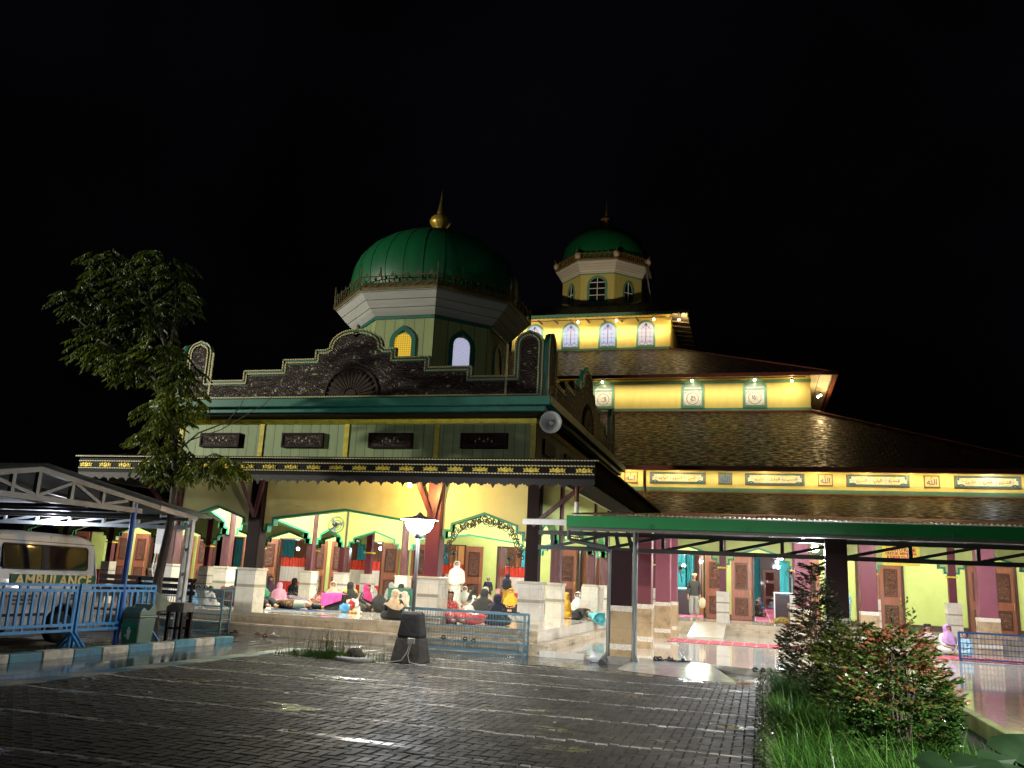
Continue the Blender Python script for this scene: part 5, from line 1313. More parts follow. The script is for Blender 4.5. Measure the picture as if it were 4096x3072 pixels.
# dark benches ------------------------------------------------------------
def bench(x0, x1, y, label):
    b_ = thing('slatted_bench', label, 'bench', ((x0+x1)/2,y,0), 'dark slatted benches')
    for z in (.86,1.0,1.13): MB().box(x0,y+.2,z,x1,y+.24,z+.09).build('back_slat', DKWOOD, b_)
    for q in range(3): MB().box(x0,y-.25+q*.14,.44,x1,y-.13+q*.14,.47).build('seat_slat', DKWOOD, b_)
    for x in (x0+.06,x1-.06):
        m = MB(); m.box(x-.03,y+.16,.0,x+.03,y+.21,1.2); m.box(x-.03,y-.26,.0,x+.03,y-.21,.44); m.box(x-.03,y-.2,.36,x+.03,y+.15,.42); m.build('leg', DKWOOD, b_)
bench(-15.3,-13.6,17.0,'dark slatted bench behind the ambulance'); bench(-13.5,-11.95,16.7,'dark slatted bench behind the tree and the white post')
tb = thing('wooden_stool', 'tall weathered wooden stool beside the white post', 'stool', (-11.32,15.6,0))
MB().box(-11.5,15.42,.58,-11.1,15.78,.76).build('seat', mat('weathered_seat', (.14,.13,.12), .7, var=.5, scale=8, bmp=.3), tb)
for x in (-11.46,-11.14):
    for y in (15.46,15.74): MB().beam((x,y,0),(x,y,.58),.055,.055).build('leg', DKWOOD, tb)
m = MB(); m.beam((-11.46,15.46,.26),(-11.14,15.46,.26),.04,.04); m.beam((-11.46,15.74,.26),(-11.14,15.74,.26),.04,.04); m.build('stretcher', DKWOOD, tb)
# swing-top bins ------------------------------------------------------------
BING = mat('bin_green', (.03,.13,.07), .4, var=.15, dirt=(.05,.09,.06)); BING2 = mat('bin_grey_green', (.10,.15,.115), .4, var=.15)
def bin_(x, y, body_m, lid_m, label, sticker):
    b_ = thing('waste_bin', label, 'waste bin', (x,y,.0))
    MB().add([(x-.17,y-.19,.02),(x+.17,y-.19,.02),(x+.17,y+.19,.02),(x-.17,y+.19,.02),(x-.2,y-.23,.52),(x+.2,y-.23,.52),(x+.2,y+.23,.52),(x-.2,y+.23,.52)], [(0,3,2,1),(4,5,6,7),(0,1,5,4),(1,2,6,5),(2,3,7,6),(3,0,4,7)]).build('body', body_m, b_, bevel=.02, seg=2)
    m = MB(); m.box(x-.22,y-.25,.521,x+.22,y+.25,.56)
    hp = [(-.23,.561),(.23,.561),(.22,.62),(.15,.76),(.11,.755),(.02,.66),(-.05,.645),(-.11,.70),(-.15,.705),(-.22,.62)]
    m.prism([(y+u, z) for u, z in hp], YZ(x), -.2, .2)
    m.build('lid', lid_m, b_, bevel=.015, seg=2)
    if sticker:
        s_ = MB().quad((x-.13,y-.206,.10),(x+.13,y-.206,.10),(x+.14,y-.231,.44),(x-.14,y-.231,.44)).build('sticker', mat('sticker_green', (.01,.22,.11), .4), b_)
        m = MB(); px = x; py = y-.232
        m.ball((px,py,.335),.022,.003,.022); m.prism([(px-.03,.20),(px+.03,.20),(px+.042,.31),(px-.042,.31)], XZ(py), -.002, .002); m.prism([(px-.024,.14),(px-.004,.14),(px-.004,.2),(px-.026,.2)], XZ(py), -.002,.002); m.prism([(px+.024,.14),(px+.004,.14),(px+.004,.2),(px+.026,.2)], XZ(py), -.002,.002); m.box(px-.075,py-.001,.18,px-.05,py+.001,.22)
        m.build('sticker_figure', WHITEP, s_)
    return b_
bin_(-11.08, 14.1, BING2, BING2, 'grey green swing top bin with a green litter sticker beside the tree', True)
for x0, y0 in ((-11.66,13.4),(-11.2,13.42)): pass
cb = thing('cardboard_sheet', 'pale bent diamond shaped sheet propped on the tree trunk', 'sheet', (-11.35,14.95,.5))
MB().add([(-11.55,14.9,.42),(-11.42,14.85,1.02),(-11.08,15.0,.76),(-11.4,14.8,.5)], [(0,3,2,1),(0,3,1)]).build('sheet', mat('pale_card', (.50,.50,.32), .7, var=.15), cb)
# electricity meter box on the porch's left column
eb = thing('meter_box', 'white electricity meter box with hanging cables on the porch left column', 'meter box', (-14.4,18.9,1.7))
eb.location = (-14.9,19.4,1.55); ORG[eb.name] = (-14.9,19.4,1.55)
MB().box(-15.08,19.4,1.75,-14.72,19.55,2.45).build('box', WHITEP, eb, bevel=.02); MB().box(-15.04,19.385,2.0,-14.78,19.3995,2.4).build('cover', mat('meter_cover', (.6,.6,.66), .2), eb)
for k in range(4): MB().path([(-15.03+.07*k,19.42,1.75),(-15.06+.08*k,19.4,1.4),(-15.0+.06*k,19.44,1.05)], .016, 6).build('cable', (WHITEP, mat('tan_cable', (.5,.35,.15), .5), BLACK)[k%3], eb)
# lamp post on its pedestal ------------------------------------------------------------
lp = thing('lamp_post', 'short park lamp with a glowing bowl globe on a dark steel pole', 'lamp post', (-6.03,15.05,.9))
ped = thing('lamp_pedestal', 'tall tapered dark concrete pedestal carrying the park lamp', 'pedestal', (-6.02,15.05,0))
m = MB(); m.cbox(-6.02,15.05,.0,.58,.54,.44,0,.76); m.build('base', mat('rough_concrete', (.06,.052,.045), .9, var=.5, scale=9, bmp=.8, bscale=18), ped, bevel=.03, seg=2)
m = MB(); m.cbox(-6.02,15.05,.43,.455,.42,.46,0,.72); m.build('upper_block', mat('blackened_stone', (.022,.02,.019), .75, var=.6, scale=7, bmp=.9, bscale=14), ped, bevel=.05, seg=2)
MB().box(-5.99,14.77,.34,-5.86,14.82,.44).build('socket_box', mat('socket_grey', (.36,.36,.30), .6), ped, bevel=.008)
MB().path([(-5.95,14.79,.34),(-5.97,14.74,.2),(-6.06,14.72,.06),(-6.25,14.75,.02),(-6.38,14.8,.015)], .009, 5).build('cable', mat('grey_cable', (.4,.4,.38), .5), ped)
MB().path([(-5.92,14.79,.34),(-5.95,14.74,.15),(-5.9,14.72,.03),(-5.72,14.7,.015),(-5.6,14.75,.015)], .009, 5).build('cable', mat('grey_cable', (.4,.4,.38), .5), ped)
MB().path([(-6.03,15.05,.88),(-6.03,15.05,2.2)], .032, 12).build('pole', mat('pole_steel', (.16,.16,.15), .35, .5), lp)
MB().lathe((-6.03,15.05,2.18), [(.03,0),(.07,.02),(.10,.05),(.10,.09)], 16).build('collar', STEELD, lp)
MB().lathe((-6.03,15.05,2.27), [(.10,0),(.19,.05),(.245,.13),(.265,.21),(.27,.25)], 28).build('globe', emit('globe_white', (.98,.99,1), 9), lp)
MB().lathe((-6.03,15.05,2.521), [(.35,.0),(.345,.02),(.2,.05),(.08,.08),(.03,.13),(.01,.15)], 28).build('lamp_cap', mat('cap_white', (.7,.7,.68), .4), lp)
point('lamp_light', (-6.03,15.05,2.40), 1.0, COOL, .2, lp)
for dx, dy, pw in ((.34,-.12,170),(-.34,-.12,210)): point('lamp_light', (-6.03+dx,15.05+dy,2.32), pw, (.95,.98,1), .12, lp)
# grass tuft and rubble beside it
tf = MB(); rnd = random.Random(11)
for k in range(1500):
    a = rnd.uniform(0, 6.28); r = abs(rnd.gauss(0,.34)); x = -7.45+r*math.cos(a)*1.5; y = 14.75+r*math.sin(a)*.5
    h = rnd.uniform(.04,.16) if rnd.random() < .95 else rnd.uniform(.3,.62); d = rnd.uniform(0,6.28); l_ = rnd.uniform(.02,.08)*(1 if h < .2 else 2.)
    w = .005; ex, ey = x+math.cos(d)*l_, y+math.sin(d)*l_
    tf.add([(x-w,y,0),(x+w,y,0),((x+ex)/2+w*.7,(y+ey)/2,h*.65),(ex,ey,h),((x+ex)/2-w*.7,(y+ey)/2,h*.65)], [(0,1,2,4),(4,2,3)])
o = tf.build('grass_tuft', mat('weed_green', (.07,.14,.02), .6, var=.5, scale=8), kind='stuff')
tag(o, 'patch of weeds growing in the paving left of the lamp pedestal', 'weeds')
st = thing('stone_cover', 'dark broken stone lump on a round slab among the weeds', 'stone', (-6.95,14.8,0))
MB().lathe((-6.95,14.75,0), [(.36,0),(.36,.05),(.34,.06)], 22).build('slab', CONC, st)
m = MB(); m.ball((0,0,0),.17,.14,.13,10,7)
for i, v in enumerate(m.v):
    q = 1+.35*mnoise.noise(Vector(v)*9); m.v[i] = (-6.95+v[0]*q, 14.8+v[1]*q, .08+max(-.03,v[2]*q))
m.build('lump', mat('dark_earth', (.03,.022,.015), .9, bmp=.6), st)
# ------------------------------------------------------------------ people
def skin_mesh(name, V, edges, sub=1, root=0):
    """grow a continuous surface over a skeleton: V = [(x,y,z,rx,ry)]"""
    me = bpy.data.meshes.new(name); me.from_pydata([v[:3] for v in V], edges, [])
    o = bpy.data.objects.new(name, me); COL.objects.link(o)
    o.modifiers.new('skin', 'SKIN')
    if not me.skin_vertices: 
        bm = bmesh.new(); bm.from_mesh(me); bm.verts.layers.skin.verify(); bm.to_mesh(me); bm.free()
    for i, sv in enumerate(me.skin_vertices[0].data):
        v = V[i]; sv.radius = (v[3], v[4] if len(v) > 4 else v[3]); sv.use_root = (i == root)
    s = o.modifiers.new('sub', 'SUBSURF'); s.levels = sub; s.render_levels = sub
    dg = bpy.context.evaluated_depsgraph_get(); dg.update(); out = bpy.data.meshes.new_from_object(o.evaluated_get(dg))
    bpy.data.objects.remove(o); bpy.data.meshes.remove(me); out.name = name
    for p in out.polygons: p.use_smooth = True
    return out
SKIN = mat('skin', (.42,.22,.13), .5, var=.06, scale=12); FEAT = mat('dark_feature', (.03,.018,.015), .5); LIP = mat('lips', (.30,.10,.08), .5)
HAIR = mat('black_hair', (.012,.01,.009), .45, var=.4, scale=30)
class Sk:
    def __init__(s): s.V = []; s.E = []
    def add(s, p, r, par=None):
        s.V.append((*p, r[0], r[1]) if isinstance(r, tuple) else (*p, r)); i = len(s.V)-1
        if par is not None: s.E.append((par, i))
        return i
    def chain(s, pts, par):
        for p, r in pts: par = s.add(p, r, par)
        return par
def add_hand(s, wrist, palm_dir, side, par, down=(0,0,-1)):
    d = Vector(palm_dir).normalized(); n = Vector(down).normalized(); sv = d.cross(n).normalized()
    w = Vector(wrist); pm = w+d*.05; ip = s.add(pm, (.022,.016), par); ik = s.add(pm+d*.035, (.024,.014), ip)
    for k, l in ((-1.5,.05),(-.5,.06),(.5,.056),(1.5,.045)):
        b_ = pm+d*.045+sv*k*.011; i1 = s.add(b_+d*l*.5+n*.006, .0075, ik); s.add(b_+d*l*.9+n*.022, .006, i1)
    i1 = s.add(w+d*.03+sv*side*.03, .009, ip); s.add(w+d*.06+sv*side*.042+n*.01, .0075, i1)
def add_head(s, nb, par, c):
    """neck base index par at nb, head centre c"""
    c = Vector(c); i = s.add((nb[0],nb[1],nb[2]), .05, par); i = s.add(c+Vector((0,.012,-.085)), .046, i)
    i = s.add(c+Vector((0,-.012,-.05)), (.062,.066), i); i = s.add(c, (.078,.088), i); s.add(c+Vector((0,.01,.055)), (.066,.076), i)
def pose(kind):
    b = Sk(); d = Sk()
    if kind in ('sit', 'sitout', 'kneel'):
        hc = (0,-.02,.645)
        ip = b.add((0,.06,.12),(.14,.12)); ib = b.add((0,.05,.27),(.115,.10),ip); ic = b.add((0,.02,.41),(.13,.10),ib)
        iN = b.add((0,.01,.50),.07,ic); add_head(b,(0,0,.545),iN,hc)
        dp = d.add((0,.06,.13),(.18,.17)); db = d.add((0,.05,.27),(.15,.14),dp); dc = d.add((0,.02,.41),(.155,.13),db); d.add((0,.01,.51),.075,dc)
        for s in (-1, 1):
            if kind == 'kneel': el, wr, hd = (s*.22,-.12,.30), (s*.12,-.27,.22), (-s*.2,-1,-.3)
            elif kind == 'sitout': el, wr, hd = (s*.24,.08,.28), (s*.20,-.12,.20), (-s*.3,-1,-.2)
            else: el, wr, hd = (s*.24,-.02,.27), (s*.12,-.19,.19), (-s*.7,-.7,-.1)
            i = b.add((s*.15,.02,.46),.058,ic); i = b.add(el,.042,i); i = b.add(wr,.027,i); add_hand(b,wr,hd,s,i)
            j = d.add((s*.155,.02,.46),.072,dc); j = d.add(el,.062,j); d.add(tuple(e+(w-e)*.85 for e, w in zip(el, wr)),.048,j)
            hip = (s*.1,.03,.11); i = b.add(hip,.1,ip)
            if kind == 'sitout': kn, an, to = (s*.13,-.35,.22), (s*.11,-.66,.07), (s*.12,-.74,.11)
            elif kind == 'kneel': kn, an, to = (s*.13,-.30,.08), (s*.12,.12,.05), (s*.13,.22,.03)
            else: kn, an, to = (s*.33,-.16,.11), (-s*.04,-.27-.02*s,.06), (-s*.14,-.31-.02*s,.04)
            i = b.add(kn,.07,i); i = b.add(an,.04,i); b.add(to,.03,i)
            j = d.add(hip,.13,dp); j = d.add(kn,.11,j); d.add(tuple(k_+(a-k_)*.8 for k_, a in zip(kn, an)),.08,j)
        if kind != 'sitout': d.add((0,-.17,.10),(.15,.10),dp)
    elif kind == 'stand':
        hc = (0,-.015,1.49)
        ip = b.add((0,0,.86),(.13,.10)); ib = b.add((0,0,1.03),(.115,.085),ip); ic = b.add((0,0,1.21),(.135,.095),ib); iN = b.add((0,0,1.33),.07,ic); add_head(b,(0,0,1.385),iN,hc)
        dp = d.add((0,0,.86),(.17,.14)); db = d.add((0,0,1.03),(.15,.12),dp); dc = d.add((0,0,1.21),(.16,.12),db); d.add((0,0,1.34),.08,dc)
        for s in (-1, 1):
            i = b.add((s*.16,0,1.28),.055,ic); i = b.add((s*.22,.02,1.02),.042,i); i = b.add((s*.22,-.06,.80),.028,i); add_hand(b,(s*.22,-.06,.80),(0,-.15,-1),-s,i,(0,-1,0))
            j = d.add((s*.165,0,1.28),.07,dc); j = d.add((s*.225,.02,1.02),.06,j); d.add((s*.222,-.05,.83),.05,j)
            i = b.add((s*.09,0,.80),.09,ip); i = b.add((s*.09,-.01,.45),.058,i); i = b.add((s*.09,.01,.07),.036,i); b.add((s*.1,-.12,.03),.03,i)
            j = d.add((s*.09,0,.80),.12,dp); j = d.add((s*.10,-.01,.45),.10,j); d.add((s*.10,0,.10),.085,j)
    elif kind == 'bow':
        hc = (0,-.42,.17)
        ip = b.add((0,.15,.24),(.15,.13)); ib = b.add((0,0,.33),(.12,.10),ip); ic = b.add((0,-.18,.29),(.13,.10),ib); iN = b.add((0,-.28,.23),.065,ic)
        c = Vector(hc); i = b.add(c+Vector((0,.06,.03)),.06,iN); i = b.add(c,(.08,.085),i); b.add(c+Vector((0,-.05,-.02)),.066,i)
        dp = d.add((0,.15,.25),(.2,.16)); db = d.add((0,0,.33),(.17,.13),dp); dc = d.add((0,-.18,.29),(.16,.12),db); d.add((0,-.27,.24),.09,dc)
        for s in (-1, 1):
            i = b.add((s*.15,-.2,.27),.055,ic); i = b.add((s*.22,-.33,.12),.04,i); i = b.add((s*.13,-.45,.05),.027,i); add_hand(b,(s*.13,-.45,.05),(-s*.2,-1,0),s,i)
            j = d.add((s*.155,-.2,.27),.07,dc); j = d.add((s*.21,-.31,.13),.06,j); d.add((s*.15,-.41,.07),.045,j)
            i = b.add((s*.1,.14,.18),.1,ip); i = b.add((s*.13,-.15,.08),.07,i); i = b.add((s*.12,.28,.05),.04,i); b.add((s*.12,.36,.03),.03,i)
            j = d.add((s*.1,.14,.18),.14,dp); j = d.add((s*.14,-.13,.09),.10,j); d.add((s*.13,.25,.06),.09,j)
    elif kind == 'lie':
        hc = (-.62,-.03,.13)
        ip = b.add((.08,0,.13),(.13,.12)); ib = b.add((-.10,0,.13),(.115,.1),ip); ic = b.add((-.30,0,.14),(.13,.1),ib); iN = b.add((-.44,0,.14),.065,ic)
        c = Vector(hc); i = b.add(c+Vector((.09,.01,0)),.05,iN); i = b.add(c,(.08,.085),i); b.add(c+Vector((-.055,0,.01)),.068,i)
        dp = d.add((.08,0,.14),(.17,.15)); db = d.add((-.10,0,.14),(.145,.13),dp); dc = d.add((-.30,0,.15),(.155,.13),db); d.add((-.44,0,.15),.08,dc)
        for s in (-1, 1):
            i = b.add((-.36,s*.13,.15),.055,ic); e = (-.30,-.27,.09+.05*s); i = b.add(e,.04,i); w = (-.48,-.32,.05+.06*max(s,0)); i = b.add(w,.027,i); add_hand(b,w,(-1,.1,0),s,i)
            j = d.add((-.36,s*.13,.15),.07,dc); j = d.add(e,.058,j); d.add((-.42,-.30,.07+.05*max(s,0)),.045,j)
            i = b.add((.14,s*.08,.13),.1,ip); i = b.add((.46,-.16+s*.04,.13+.03*s),.068,i); i = b.add((.80,-.02+s*.05,.07),.038,i); b.add((.88,-.1+s*.04,.05),.03,i)
            j = d.add((.14,s*.08,.14),.13,dp); j = d.add((.46,-.16+s*.05,.13+.03*s),.10,j); d.add((.74,-.04+s*.05,.08),.085,j)
    bm1 = skin_mesh('person_body', b.V, b.E); dm = skin_mesh('person_dress', d.V, d.E)
    # face: eyes, brows, nose, mouth, ears joined into the body mesh
    f = MB(); F = (Matrix.Translation(hc) if kind in ('sit','sitout','kneel','stand') else Matrix.Translation(hc) @ (Matrix.Rotation(R(-80),4,'X') if kind == 'bow' else Matrix.Rotation(R(90),4,'Y') @ Matrix.Rotation(R(0),4,'Z')))
    f.ball((0,-.094,-.008),.013,.017,.022,6,5,0)
    for s in (-1,1):
        f.ball((s*.031,-.083,.014),.014,.008,.007,6,4,1); f.ball((s*.032,-.084,.034),.02,.006,.004,6,4,1); f.ball((s*.079,.0,.0),.012,.022,.03,6,5,0)
    f.ball((0,-.083,-.042),.022,.008,.007,6,4,2); f.xf(F)
    bb = bmesh.new(); bb.from_mesh(bm1); fm = f.mesh('face', [SKIN, FEAT, LIP]); bb.from_mesh(fm); bb.to_mesh(bm1); bb.free()
    bm1.materials.clear()
    for mm in (SKIN, FEAT, LIP): bm1.materials.append(mm)
    dm.materials.clear(); dm.materials.append(SKIN)
    return bm1, dm, Vector(hc), F
def veil_mesh(F, length=.33, wide=1., seed=0, tight=False):
    rnd = random.Random(seed); ph = [rnd.uniform(0,6.28) for _ in range(4)]
    rings = [(.118,.012,.012,.01),(.108,.052,.056,.005),(.08,.088,.095,0),(.04,.102,.112,0),(.0,.106,.116,0),(-.045,.102,.110,.0),(-.085,.094,.098,.005),(-.12,.118,.108,.01),(-.17,.178*wide,.140,.015),(-.24,.215*wide,.160,.02),(-.24-(length-.24)*.5 if length > .25 else -.27,.232*wide,.172,.02),(-max(length,.28),.246*wide,.182,.02)]
    n = 28; vs = []; 
    for ri, (z, rx, ry, oy) in enumerate(rings):
        for k in range(n):
            a = 2*PI*k/n; am = max(0, (ri-6)/5)
            q = 1+am*(.07*math.sin(5*a+ph[0])+.05*math.sin(9*a+ph[1]))+.012*math.sin(3*a+ph[2])
            zz = z-(am*.05*math.sin(2*a+ph[3]) if ri > 8 else 0)-(.05*am*max(0,-math.cos(a)) if ri > 8 else 0)
            x = rx*q*math.sin(a); y = -ry*q*math.cos(a)+oy
            if ri in (3,4,5) and math.cos(a) > .5: y += .022
            vs.append((x,y,zz))
    fs = []
    for ri in range(len(rings)-1):
        for k in range(n):
            a = 2*PI*(k+.5)/n
            if ri in (2,3,4) and math.cos(a) > (.72 if ri != 3 else .66): continue
            fs.append((ri*n+k, ri*n+(k+1)%n, (ri+1)*n+(k+1)%n, (ri+1)*n+k))
    m = MB(); m.add(vs, fs, 0, True); m.poly(vs[:n][::-1]); m.xf(F)
    return m.mesh('veil', SKIN)
def hair_mesh(F, long=False):
    m = MB(); n = 20; rings = [(.105,.03),(.095,.06),(.07,.083),(.035,.095),(.0,.098),(-.04,.094),(-.075,.08)] + ([(-.15,.085),(-.22,.075)] if long else [])
    vs = [(r*math.sin(2*PI*k/n), -r*1.08*math.cos(2*PI*k/n)+.012, z) for z, r in rings for k in range(n)]
    fs = [(i*n+k, i*n+(k+1)%n, (i+1)*n+(k+1)%n, (i+1)*n+k) for i in range(len(rings)-1) for k in range(n) if not (i >= 2 and math.cos(2*PI*(k+.5)/n) > .25-(.0 if i < 4 else .3))]
    m.add(vs, fs, 0, True); m.poly(vs[:n][::-1]); m.xf(F); return m.mesh('hair', HAIR)
def cap_mesh(F):
    m = MB(); m.lathe((0,.01,.045), [(.100,0),(.101,.05),(.092,.068),(.05,.074),(.01,.076)], 20); m.xf(F); return m.mesh('cap', SKIN)
POSES = {k: pose(k) for k in ('sit','sitout','kneel','stand','bow','lie')}
_vc = {}
def veil_for(kind, length, wide, seed):
    key = (kind, length, wide, seed)
    if key not in _vc: _vc[key] = veil_mesh(POSES[kind][3], length, wide, seed)
    return _vc[key]
_hc = {}
def head_for(kind, what):
    key = (kind, what)
    if key not in _hc: _hc[key] = cap_mesh(POSES[kind][3]) if what == 'cap' else hair_mesh(POSES[kind][3], what == 'long')
    return _hc[key]
def cloth(name, col, pat=None, col2=(.6,.55,.45), scale=40., thr=.5):
    if name in MATS: return MATS[name]
    m, t, b = nt(name); cc = coords(t, 'Object'); c = mixc(t, ramp(t, noise(t, cc, 9, 4), [(.3,(0,0,0)),(.7,(1,1,1))]), [x*.72 for x in col], [min(1,x*1.15) for x in col])
    if pat == 'dots':
        v = N(t, 'ShaderNodeTexVoronoi', Scale=scale); t.links.new(cc, v.inputs['Vector']); c = mixc(t, math_(t, 'LESS_THAN', v.outputs['Distance'], .3), c, col2)
    elif pat == 'floral':
        f = ramp(t, noise(t, cc, scale, 3, .6), [(thr-.04,(0,0,0)),(thr+.04,(1,1,1))]); c = mixc(t, f, c, col2)
    elif pat == 'stripes':
        w = N(t, 'ShaderNodeTexWave', Scale=scale); w.bands_direction = 'X'; t.links.new(cc, w.inputs['Vector']); c = mixc(t, math_(t, 'GREATER_THAN', w.outputs['Fac'], .55), c, col2)
    t.links.new(c, b.inputs['Base Color']); b.inputs['Roughness'].default_value = .85
    bump(t, b, noise(t, coords(t, 'Object', (7,7,2.)), 2.2, 4), .5, .02)
    MATS[name] = m; return m
def slot(o, m):
    o.material_slots[0].link = 'OBJECT'; o.material_slots[0].material = m
def person(kind, x, y, rz, label, dress, veil=None, length=.33, wide=1., head=None, capm=None, h=1., z=.48, group='people resting in the porch', seed=0, skirt=None):
    bm1, dm, hc, F = POSES[kind]
    p = thing('person', label, 'person', (x,y,z), group, R(rz)); p.scale = (h,h,h)
    bo = bpy.data.objects.new('body', bm1); COL.objects.link(bo); bo.parent = p
    do = bpy.data.objects.new('dress' if veil else 'clothes', dm); COL.objects.link(do); do.parent = p; slot(do, dress)
    if veil:
        vo = bpy.data.objects.new('veil', veil_for(kind, length, wide, seed)); COL.objects.link(vo); vo.parent = p; slot(vo, veil)
    if head in ('hair','long'):
        ho = bpy.data.objects.new('hair', head_for(kind, head)); COL.objects.link(ho); ho.parent = p
    if head == 'cap':
        ho = bpy.data.objects.new('hair', head_for(kind, 'hair')); COL.objects.link(ho); ho.parent = p
        ho = bpy.data.objects.new('cap', head_for(kind, 'cap')); COL.objects.link(ho); ho.parent = p; slot(ho, capm)
    if skirt:
        m = MB(); n = 24
        for_ = [(.82,.17),(.6,.19),(.3,.21),(.06,.225)]
        vs = [(r*(1+.06*math.sin(6*a_))*math.sin(a_), -r*.85*(1+.06*math.sin(6*a_+1))*math.cos(a_), zz) for zz, r in for_ for a_ in [2*PI*k/n for k in range(n)]]
        m.add(vs, [(i*n+k, i*n+(k+1)%n, (i+1)*n+(k+1)%n, (i+1)*n+k) for i in range(3) for k in range(n)], 0, True)
        so = bpy.data.objects.new('skirt', m.mesh('skirt', skirt)); COL.objects.link(so); so.parent = p
    return p
C = cloth
blk = C('cloth_black',(.010,.010,.012)); pink = C('cloth_pink',(.55,.24,.33)); cream = C('cloth_cream',(.66,.52,.38)); beige = C('cloth_beige',(.55,.38,.28)); mag = C('cloth_magenta',(.42,.02,.14)); dred = C('cloth_dark_red',(.20,.015,.03)); plum = C('cloth_plum',(.06,.02,.045))
white = C('cloth_white',(.56,.545,.50)); navy = C('cloth_navy',(.008,.012,.035)); must = C('cloth_mustard',(.55,.30,.02)); oran = C('cloth_orange',(.66,.30,.02)); grn = C('cloth_green',(.01,.13,.06)); yel = C('cloth_yellow',(.62,.48,.02)); cyan = C('cloth_cyan',(.15,.58,.62)); grey = C('cloth_grey',(.34,.36,.38)); lav = C('cloth_lavender',(.46,.28,.52)); purp = C('cloth_purple',(.14,.06,.42)); brown = C('cloth_brown',(.12,.05,.03)); lblue = C('cloth_light_blue',(.30,.50,.62)); blue = C('cloth_blue',(.08,.20,.36)); dgrey = C('cloth_charcoal',(.045,.045,.045)); greyt = C('cloth_grey_trousers',(.28,.28,.27))
dots = C('cloth_black_dots',(.012,.012,.014),'dots',(.55,.52,.5),26); leop = C('cloth_leopard',(.30,.20,.11),'floral',(.03,.02,.015),30,.54); batik = C('cloth_batik',(.45,.30,.06),'floral',(.03,.03,.02),26,.52); greyp = C('cloth_grey_print',(.36,.37,.37),'floral',(.62,.62,.6),34,.5); darkp = C('cloth_dark_print',(.02,.02,.022),'floral',(.30,.27,.25),28,.58); whitep = C('cloth_white_print',(.66,.66,.68),'floral',(.32,.33,.4),45,.6); strp = C('cloth_striped',(.60,.62,.52),'stripes',(.25,.33,.26),9); bsar = C('cloth_brown_sarong',(.055,.03,.018),'floral',(.30,.16,.07),14,.6); redw = C('cloth_red_floral',(.60,.08,.07),'floral',(.68,.55,.5),26,.58); must2 = C('cloth_mustard_dots',(.55,.31,.02),'dots',(.68,.55,.35),14)
P = person
MANCL, t, b = nt('jacket_and_trousers'); cc = coords(t, 'Object'); sx = t.nodes.new('ShaderNodeSeparateXYZ'); t.links.new(cc, sx.inputs[0])
t.links.new(mixc(t, math_(t, 'GREATER_THAN', sx.outputs[2], .80), mixc(t, noise(t, coords(t, 'Object', (8,8,.6)), 3, 3), (.16,.16,.155), (.42,.42,.41)), (.035,.034,.034)), b.inputs['Base Color']); b.inputs['Roughness'].default_value = .85
STRSAR, t, b = nt('striped_shirt_and_sarong'); cc = coords(t, 'Object'); sx = t.nodes.new('ShaderNodeSeparateXYZ'); t.links.new(cc, sx.inputs[0])
w_ = N(t, 'ShaderNodeTexWave', Scale=9.); w_.bands_direction = 'X'; t.links.new(cc, w_.inputs['Vector']); c = mixc(t, math_(t, 'GREATER_THAN', w_.outputs['Fac'], .5), (.55,.57,.47), (.16,.24,.18))
c2 = mixc(t, ramp(t, noise(t, cc, 14, 3), [(.5,(0,0,0)),(.6,(1,1,1))]), (.05,.025,.015), (.26,.14,.06)); c = mixc(t, math_(t, 'GREATER_THAN', sx.outputs[0], -.06), c, c2)
t.links.new(c, b.inputs['Base Color']); b.inputs['Roughness'].default_value = .85
P('sitout',-12.90,21.2,60,'woman in green veil and black dress, legs stretched out, beside the left tiled plinth',blk,grn,.30)
P('sit',-17.29,28.9,70,'woman in a dark plum veil sitting sideways by the carved brown door',plum,plum,.42,h=1.05)
P('sit',-14.27,24.45,-150,'woman in a long plain pink veil, back turned, left of the dotted dress',pink,pink,.5,1.1,h=.86)
P('sit',-16.75,29.7,170,'woman in a white dotted black dress and black veil seen from behind',dots,blk,.22)
P('sit',-14.38,26.6,35,'woman in a beige patterned veil and dark printed dress looking to the right',darkp,C('cloth_beige_print',(.58,.45,.35),'floral',(.40,.27,.2),18,.55),.34)
P('lie',-14.19,24.95,0,'person in a mauve printed top asleep on the floor, farther from the steps',C('cloth_mauve',(.20,.13,.17),'floral',(.34,.27,.32),20,.55),None,head='long')
P('lie',-12.05,21.5,180,'person in a striped pale green shirt lying asleep nearest to the top step',STRSAR,None,head='long')
P('sit',-12.83,25.2,20,'woman in a beige veil and leopard print dress beside the pink cloth',leop,beige,.34,seed=1)
P('sit',-17.0,34.2,180,'woman in a dark red veil far back behind the leopard print dress',dred,dred,.36)
P('sit',-12.63,26.0,-140,'woman in a black veil and mustard skirt with her back turned',yel,blk,.36,1.05)
P('sit',-15.9,33.0,180,'woman in a long pale pink veil with a rounded back, far inside the porch',cream,C('cloth_pale_pink',(.64,.42,.38)),.46,1.1,h=.8)
P('sit',-10.76,23.2,80,'woman in a magenta veil and dark printed dress sitting in profile',darkp,mag,.32)
P('kneel',-15.4,33.6,180,'woman in a white prayer veil in front of the red and white cloth',white,whitep,.56,1.2)
P('sit',-13.9,32.2,160,'woman in a grey patterned veil left of the green screen',greyp,greyp,.5,1.1)
P('sit',-11.9,28.4,150,'person with black hair partly hidden behind the cream veil',blk,blk,.12)
P('sit',-8.32,19.55,-165,'woman in cream veil and black dress, back turned, at the platform edge',blk,cream,.30,1.05,h=.93,seed=2)
P('sit',-9.6,23.2,140,'woman in a pale rose veil partly hidden behind the cream veil at the platform edge',cream,C('cloth_rose',(.60,.40,.36)),.34,h=.8)
